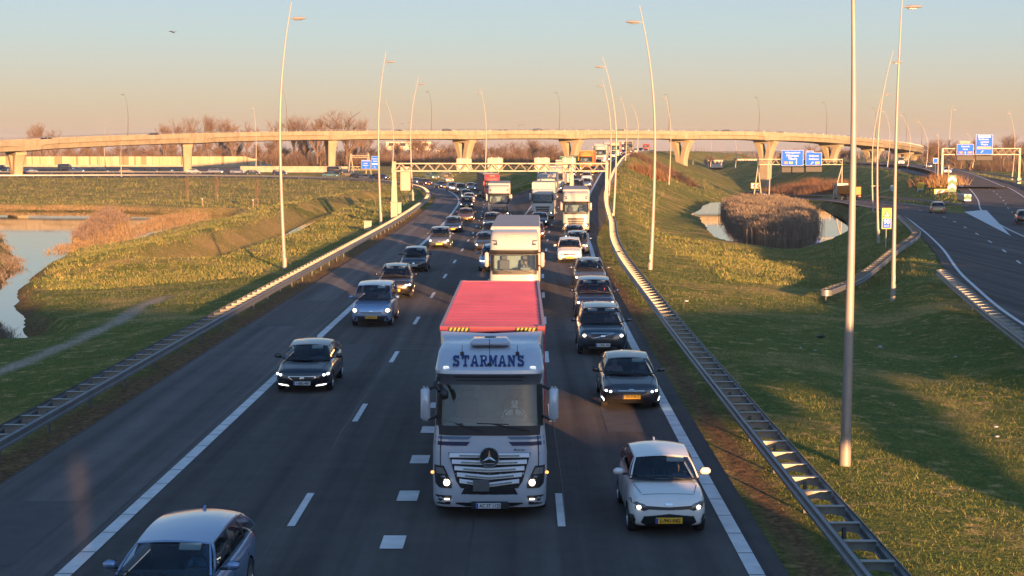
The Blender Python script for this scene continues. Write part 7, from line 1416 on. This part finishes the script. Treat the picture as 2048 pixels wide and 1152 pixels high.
mb = MB(); mb.box((0, 9, 1.0), (1.0, 13.5, .22)); mb.box((0, 9, .98), (2.3, .2, .14)); mb.box((0, 14.5, .98), (2.3, .2, .14)); mb.box((0, 5, .98), (2.3, .2, .14)); mb.build('container_chassis', m_under, tr); truck_wheels(tr, [1.35, 4.9, 11.2, 12.5, 13.8])
mb = MB(); mb.box((-1.0, 2.9, .7), (.5, 1.2, .55)); mb.box((1.0, 2.9, .7), (.5, 1.2, .55)); mb.build('fuel_tank', m_galv, tr)
# --- other trucks
def semi(cabkind, cabcol, bodycol, px, py, label, lane='R', Y=None, o=None, H=3.95, L=13.4, grille='dark', dh=0, badge=None, roofm=None, rigid=False):
    if Y is None: qq = P(px, py, .1); loc = Vector((qq.x, qq.y, surf_z(qq.x, qq.y))); hd = lane_heading(RN if lane == 'R' else LN, qq.y) 
    else: i = idx_y(RN, Y); pp = offset(RN, o)[i]; loc = Vector((pp.x, pp.y, pp.z)); hd = lane_heading(RN, Y)
    r = truck_root(loc, hd + dh, label); make_cab(r, cabkind, cabcol, grille); box_trailer(r, bodycol, L, 2.55 if rigid else 2.95, H, not rigid, 'box_body' if rigid else 'trailer_body', roofm)
    if badge: text(badge, .22, (0, -.03, 1.31), m_trim, r, bold=.008, ex=.004)
    return r
m_roofg = mat('trailer_roof', (.30, .28, .27), .6, noise_=(.8, .2))
semi('high', white_t, m_curt, 1029, 617, 'cream high-roof tractor unit with white box trailer right behind the red container', grille='chrome', badge='DAF', roofm=m_roofg, H=3.9)
semi('high', white_t, m_curt, 1152, 466, 'brightly lit cream tractor unit in the right lane', dh=0, roofm=m_roofg)
semi('low', mat('paint_truck_pale', (.40, .39, .36), .35), m_curt, 1085, 441, 'white-topped rigid truck with silver nose in the third lane', rigid=True, L=7.5, roofm=m_roofg)
purple = mat('paint_truck_plum', (.13, .04, .04), .35, .1, coat=.7); redt = mat('paint_truck_red', (.50, .04, .03), .4, 0, coat=.6); oran = mat('paint_truck_orange', (.55, .17, .02), .5); gre = mat('tipper_green', (.03, .16, .08), .6); darkt = mat('trailer_dark', (.05, .05, .06), .6); bluet = mat('trailer_grey_blue', (.20, .23, .28), .6)
T = semi('high', white_t, m_curt, 998, 438, 'beige tractor unit with dark red lower front on the left branch', 'L', roofm=m_roofg); 
fq = MB(); ff = loft_cab([(.32, .06, 1.17), (.48, 0, 1.22), (1.1, 0, 1.22), (1.6, .03, 1.21), (1.82, .06, 1.19)], 2.25)[0]; strip(fq, ff, 12, [(.34, (-.97, .97)), (.6, (-.97, .97)), (1.1, (-.97, .97)), (1.7, (-.96, .96))], .006); fq.build('lower_front', purple, T, smooth=40)
semi('high', redt, darkt, 985, 397, 'bright red truck with dark trailer half hidden by the beige one', 'L', dh=.05)
semi('high', mat('paint_truck_ivory', (.42, .36, .27), .4), bluet, 1099, 0, 'cream truck with a grey-blue rounded trailer behind the silver-nosed one', Y=196, o=-5.4, roofm=bluet)
semi('high', white_t, m_curt, 1120, 0, 'white truck just under the gantry beam in the third lane', Y=222, o=-5.3)
semi('high', mat('paint_truck_sand', (.46, .36, .22), .4), m_curt, 0, 0, 'sand-coloured truck under the gantry camera box', Y=243, o=-5.3, L=8, rigid=True)
semi('high', oran, oran, 0, 0, 'orange truck seen above the gantry beam', Y=278, o=-3.0, H=4.0)
semi('low', gre, gre, 0, 0, 'green-sided truck left of the orange one above the gantry beam', Y=266, o=-6.0, H=3.4)
semi('high', white_t, m_curt, 0, 0, 'white truck right of the orange one on the climb', Y=322, o=-1.9)
semi('high', mat('paint_truck_cream', (.42, .34, .22), .4), redt, 0, 0, 'cream truck with red-brown trailer near the gantry leg', Y=385, o=-1.0)
semi('low', white_t, m_curt, 0, 0, 'small white truck left of the red-trailered one', Y=388, o=-5.4, H=3.3, L=6, rigid=True)
semi('high', bluet, bluet, 0, 0, 'grey-blue truck behind the small white one on the climb', Y=430, o=-5.4)
semi('high', darkt, mat('trailer_stone', (.3, .28, .24), .6), 0, 0, 'grey-topped truck left of the distant lamp post on the crest', Y=468, o=-1.2)
semi('high', white_t, m_curt, 0, 0, 'white truck at the crest in the left lane', Y=500, o=-5.2)
semi('low', redt, redt, 0, 0, 'small red lorry at the crest near the embankment edge', Y=625, o=-1.5, H=3.2, L=7, rigid=True)
# orange tipper seen from behind on the slip road
i = min(range(len(S1)), key=lambda i: abs(S1[i].y - 292)); p = S1[i]; d = S1[i + 1] - S1[i - 1]; hd = math.atan2(d.y, d.x) - math.pi / 2
r = truck_root((p.x + 1.2 - math.sin(hd + math.pi) * 0, p.y + 8.5, p.z - .1), math.pi + hd + .25, 'orange tipper truck driving away on the slip road', 'trucks on the right-hand roads'); make_cab(r, 'low', mat('paint_tipper_white', (.38, .36, .32), .4))
mb = MB(); rws = [[Vector((x, y, z)) for x, z in ((-1.15, 1.15), (-1.25, 2.0), (-1.25, 2.75), (-1.18, 2.75), (-1.1, 1.5), (0, 1.35), (1.1, 1.5), (1.18, 2.75), (1.25, 2.75), (1.25, 2.0), (1.15, 1.15), (0, 1.1))] for y in (2.7, 8.4)]; mb.grid(rws, 0, True); mb.box((0, 2.7, 1.9), (2.4, .1, 1.7)); mb.box((0, 8.4, 1.85), (2.4, .12, 1.5)); mb.build('tipper_body', oran, r)
mb = MB(); rw = [[Vector((x, y, 2.6 + .35 * (1 - abs(x) / 1.2) * (.7 + .3 * math.sin(y * 2)))) for x in (-1.15, -.6, 0, .6, 1.15)] for y in (2.8, 4.2, 5.6, 7, 8.3)]; mb.grid(rw); mb.build('load', mat('sand_load', (.25, .22, .18), .9, noise_=(3, .3)), r)
mb = MB(); mb.box((0, 5, .95), (1.0, 7.2, .25)); mb.box((0, 8.5, .75), (2.3, .1, .2)); mb.build('chassis', m_under, r); mb = MB(); mb.box((-.95, 8.56, .8), (.35, .04, .14)); mb.box((.95, 8.56, .8), (.35, .04, .14)); mb.build('tail_light', mat('tail_lit', (.6, .05, .02), .3, emit=((1, .1, .03), 3)), r); truck_wheels(r, [1.35, 5.8, 7.1])
# ------------------------------------------------------------------ people at the wheel
m_skin = mat('skin', (.36, .20, .14), .6); SHIRT = {n: mat('shirt_' + n, c, .85) for n, c in [('blue', (.06, .14, .26)), ('dark', (.03, .03, .035)), ('grey', (.16, .16, .17)), ('white', (.5, .5, .5)), ('red', (.3, .05, .05)), ('green', (.05, .12, .07))]}; m_hair = mat('hair_dark', (.03, .018, .012), .9); m_hairg = mat('hair_grey', (.2, .19, .18), .9)
def seated_mesh(driver=True):
    """one continuous body sitting, facing -Y, hip at the origin."""
    V = [(0, 0, .08), (0, .04, .28), (0, .05, .46), (0, .03, .57), (0, .0, .66), (0, -.015, .76)]; Rr = [(.16, .12), (.15, .11), (.17, .11), (.055, .055), (.075, .085), (.082, .098)]; E = [(0, 1), (1, 2), (2, 3), (3, 4), (4, 5)]
    def chain(root, pts, rad):
        a = root
        for p, r_ in zip(pts, rad): V.append(p); Rr.append((r_, r_)); E.append((a, len(V) - 1)); a = len(V) - 1
        return a
    for s in (-1, 1):
        if driver: h = chain(2, [(s * .19, .04, .47), (s * .25, -.12, .27), (s * .17, -.34, .36), (s * .155, -.41, .385)], [.06, .045, .034, .03])
        else: h = chain(2, [(s * .19, .04, .47), (s * .26, -.03, .22), (s * .12, -.24, .16), (s * .08, -.31, .165)], [.06, .045, .034, .03])
        b_ = V[h]
        for k in range(4): chain(h, [(b_[0] + s * (.02 - .018 * k), b_[1] - .045, b_[2] + .012), (b_[0] - s * (.0 + .018 * k) + s * .01, b_[1] - .075 + .004 * k, b_[2] - .012)], [.010, .008])
        chain(h, [(b_[0] - s * .045, b_[1] - .01, b_[2] + .01), (b_[0] - s * .06, b_[1] - .04, b_[2])], [.011, .009])
        chain(0, [(s * .11, -.1, .06), (s * .13, -.42, .09), (s * .13, -.55, -.28), (s * .13, -.66, -.30)], [.085, .065, .05, .035])
    me_ = bpy.data.meshes.new('person'); me_.from_pydata(V, E, []); o = bpy.data.objects.new('t', me_); COL.objects.link(o); md = o.modifiers.new('s', 'SKIN'); sv = me_.skin_vertices[0].data
    for i, (a, b_) in enumerate(Rr): sv[i].radius = (a, b_)
    sv[0].use_root = True; m2 = o.modifiers.new('u', 'SUBSURF'); m2.levels = 2; m2.render_levels = 2; bpy.context.view_layer.update(); r = bpy.data.meshes.new_from_object(o.evaluated_get(bpy.context.evaluated_depsgraph_get())); bpy.data.objects.remove(o); r.name = 'person'
    for p in r.polygons:
        c = p.center; hand = c.y < (-.33 if driver else -.22) and c.z > .10 and abs(c.x) < .25; p.material_index = 1 if (c.z > .58 or (hand and c.z > (.33 if driver else .12))) else 2 if c.z < .14 else 0; p.use_smooth = True
    return r
PM = {True: seated_mesh(True), False: seated_mesh(False)}
def hair_mesh():
    q = MB(); rows = []
    for i in range(6):
        a = math.pi * .5 * i / 5; rows.append([Vector((.092 * math.cos(a) * math.cos(b_), .01 + .108 * math.cos(a) * math.sin(b_), .765 + .085 * math.sin(a) - (.07 if math.sin(b_) > -.3 and i == 0 else 0))) for b_ in [j * math.pi / 7 for j in range(14)]])
    q.grid(rows, 0, True); return q.mesh('hair', m_hair, smooth=True)
def face_mesh():
    q = MB(); q.tube([(0, -.105, .745), (0, -.128, .715), (0, -.108, .705)], [.008, .015, .008], 6, 0)
    for s in (-1, 1): q.lathe([(.001, -.012), (.012, -.006), (.013, 0)], c=(s * .032, -.100, .752), n=8, mi=1, axis='y'); q.bevbox((s * .084, .0, .735), (.012, .03, .05), .005, 0); q.box((s * .032, -.104, .772), (.036, .01, .007), 2)
    q.box((0, -.105, .678), (.045, .01, .010), 3); return q.mesh('face', [m_skin, m_trim, m_hair, mat('lips', (.3, .1, .08), .5)])
HM, FMs = hair_mesh(), face_mesh()
def person(car, x, y, z, shirt, label, driver=True, hair=None, turn=0):
    o = bpy.data.objects.new('person', PM[driver].copy()); COL.objects.link(o); me_ = o.data; me_.materials.clear()
    for m_ in (SHIRT[shirt], m_skin, SHIRT['dark']): me_.materials.append(m_)
    mw = Matrix.Translation(car.location) @ Matrix.Rotation(car.rotation_euler.z, 4, 'Z'); o.location = mw @ Vector((x, y, z)); o.rotation_euler = (0, 0, car.rotation_euler.z + turn); tag(o, label, 'person', 'people seated in vehicles')
    for nm, me2 in (('hair', HM), ('face', FMs)):
        c = bpy.data.objects.new(nm, me2); COL.objects.link(c); c.parent = o
        if nm == 'hair' and hair: c.material_slots[0].link = 'OBJECT'; c.material_slots[0].material = hair
def car_by(txt): return next(o for o in bpy.data.objects if o.get('label') and txt in o['label'] and o.get('category') in ('car', 'van', 'truck') and o.parent is None and not o.get('_t'))
for txt, x, y, z, sh, lb, dr, hr in [
    ('small white hatchback with two', .34, 1.98, .55, 'dark', 'driver of the small white hatchback, face behind the lowered sun visor', True, None),
    ('small white hatchback with two', -.34, 1.98, .55, 'dark', 'front passenger of the small white hatchback, dark jacket and dark hair', False, None),
    ('light blue-grey estate', .38, 2.2, .52, 'blue', 'driver of the light blue-grey estate car in a blue shirt, grey hair', True, m_hairg),
    ('black hatchback with lit strip', .38, 2.2, .50, 'dark', 'driver of the black hatchback with strip lights', True, None),
    ('dark grey hatchback with orange', .38, 2.2, .50, 'grey', 'driver of the dark grey hatchback, grey top', True, None),
    ('dark grey hatchback with orange', -.38, 2.2, .50, 'white', 'front passenger of the dark grey hatchback, pale top', False, None),
    ('big dark off-roader', .41, 2.35, .72, 'grey', 'driver of the big off-roader with roof rails', True, None),
    ('dark blue off-roader', .41, 2.35, .72, 'red', 'driver of the off-roader with red seats', True, None),
    ('dark blue off-roader', -.41, 2.35, .72, 'red', 'front passenger of the off-roader with red seats', False, m_hairg),
    ('ice-blue small van', .38, 2.05, .74, 'grey', 'driver of the ice-blue small van', True, None),
    ('black crossover with roof rails', .40, 2.3, .62, 'dark', 'driver of the black crossover with roof rails', True, None),
    ('dark small hatchback with white', .37, 1.95, .55, 'dark', 'driver of the unlit dark small hatchback', True, None),
    ('grey upright family', .38, 2.05, .62, 'green', 'driver of the grey upright family car', True, None),
    ('grey crossover with cold strip', .40, 2.3, .62, 'grey', 'driver of the grey crossover with cold strip lamps', True, None),
    ('boxy cream car', .38, 2.05, .62, 'dark', 'driver of the boxy cream car', True, None),
    ('silver truck with STARMANS', .52, 1.42, 1.60, 'white', 'truck driver in a white shirt behind the wheel of the silver truck', True, None),
    ('cream high-roof tractor', .52, 1.42, 1.55, 'grey', 'truck driver in the cream high-roof tractor unit', True, None),
    ('brightly lit cream tractor', .52, 1.42, 1.55, 'blue', 'truck driver in the brightly lit cream tractor unit', True, None)]:
    person(car_by(txt), x, y, z, sh, lb, dr, hr)
# ------------------------------------------------------------------ thin evening haze
mb = MB(); mb.box((0, 2950, 16), (12600, 6200, 60)); hm = bpy.data.materials.new('evening_haze'); hm.use_nodes = True; t = hm.node_tree; t.nodes.clear(); o_ = t.nodes.new('ShaderNodeOutputMaterial'); v_ = t.nodes.new('ShaderNodeVolumePrincipled'); v_.inputs['Color'].default_value = (.62, .72, .85, 1); v_.inputs['Density'].default_value = .00008; t.links.new(v_.outputs[0], o_.inputs['Volume'])
tag(mb.build('haze', hm), 'thin evening haze over the whole junction', 'haze', kind='stuff')
# ------------------------------------------------------------------ templates go; lettering becomes real meshes
def purge(o):
    for c in list(o.children): purge(c)
    bpy.data.objects.remove(o)
bpy.context.view_layer.update(); dg = bpy.context.evaluated_depsgraph_get()
for o in [o for o in bpy.data.objects if o.get('_t')]: purge(o)
bpy.context.view_layer.update(); dg = bpy.context.evaluated_depsgraph_get()
for o in [o for o in bpy.data.objects if o.type == 'FONT']:
    me_ = bpy.data.meshes.new_from_object(o.evaluated_get(dg)); q = bpy.data.objects.new('tmp', me_); COL.objects.link(q); q.parent = o.parent; q.location = o.location; q.rotation_euler = o.rotation_euler; q.scale = o.scale
    bpy.data.objects.remove(o); q.name = 'lettering'
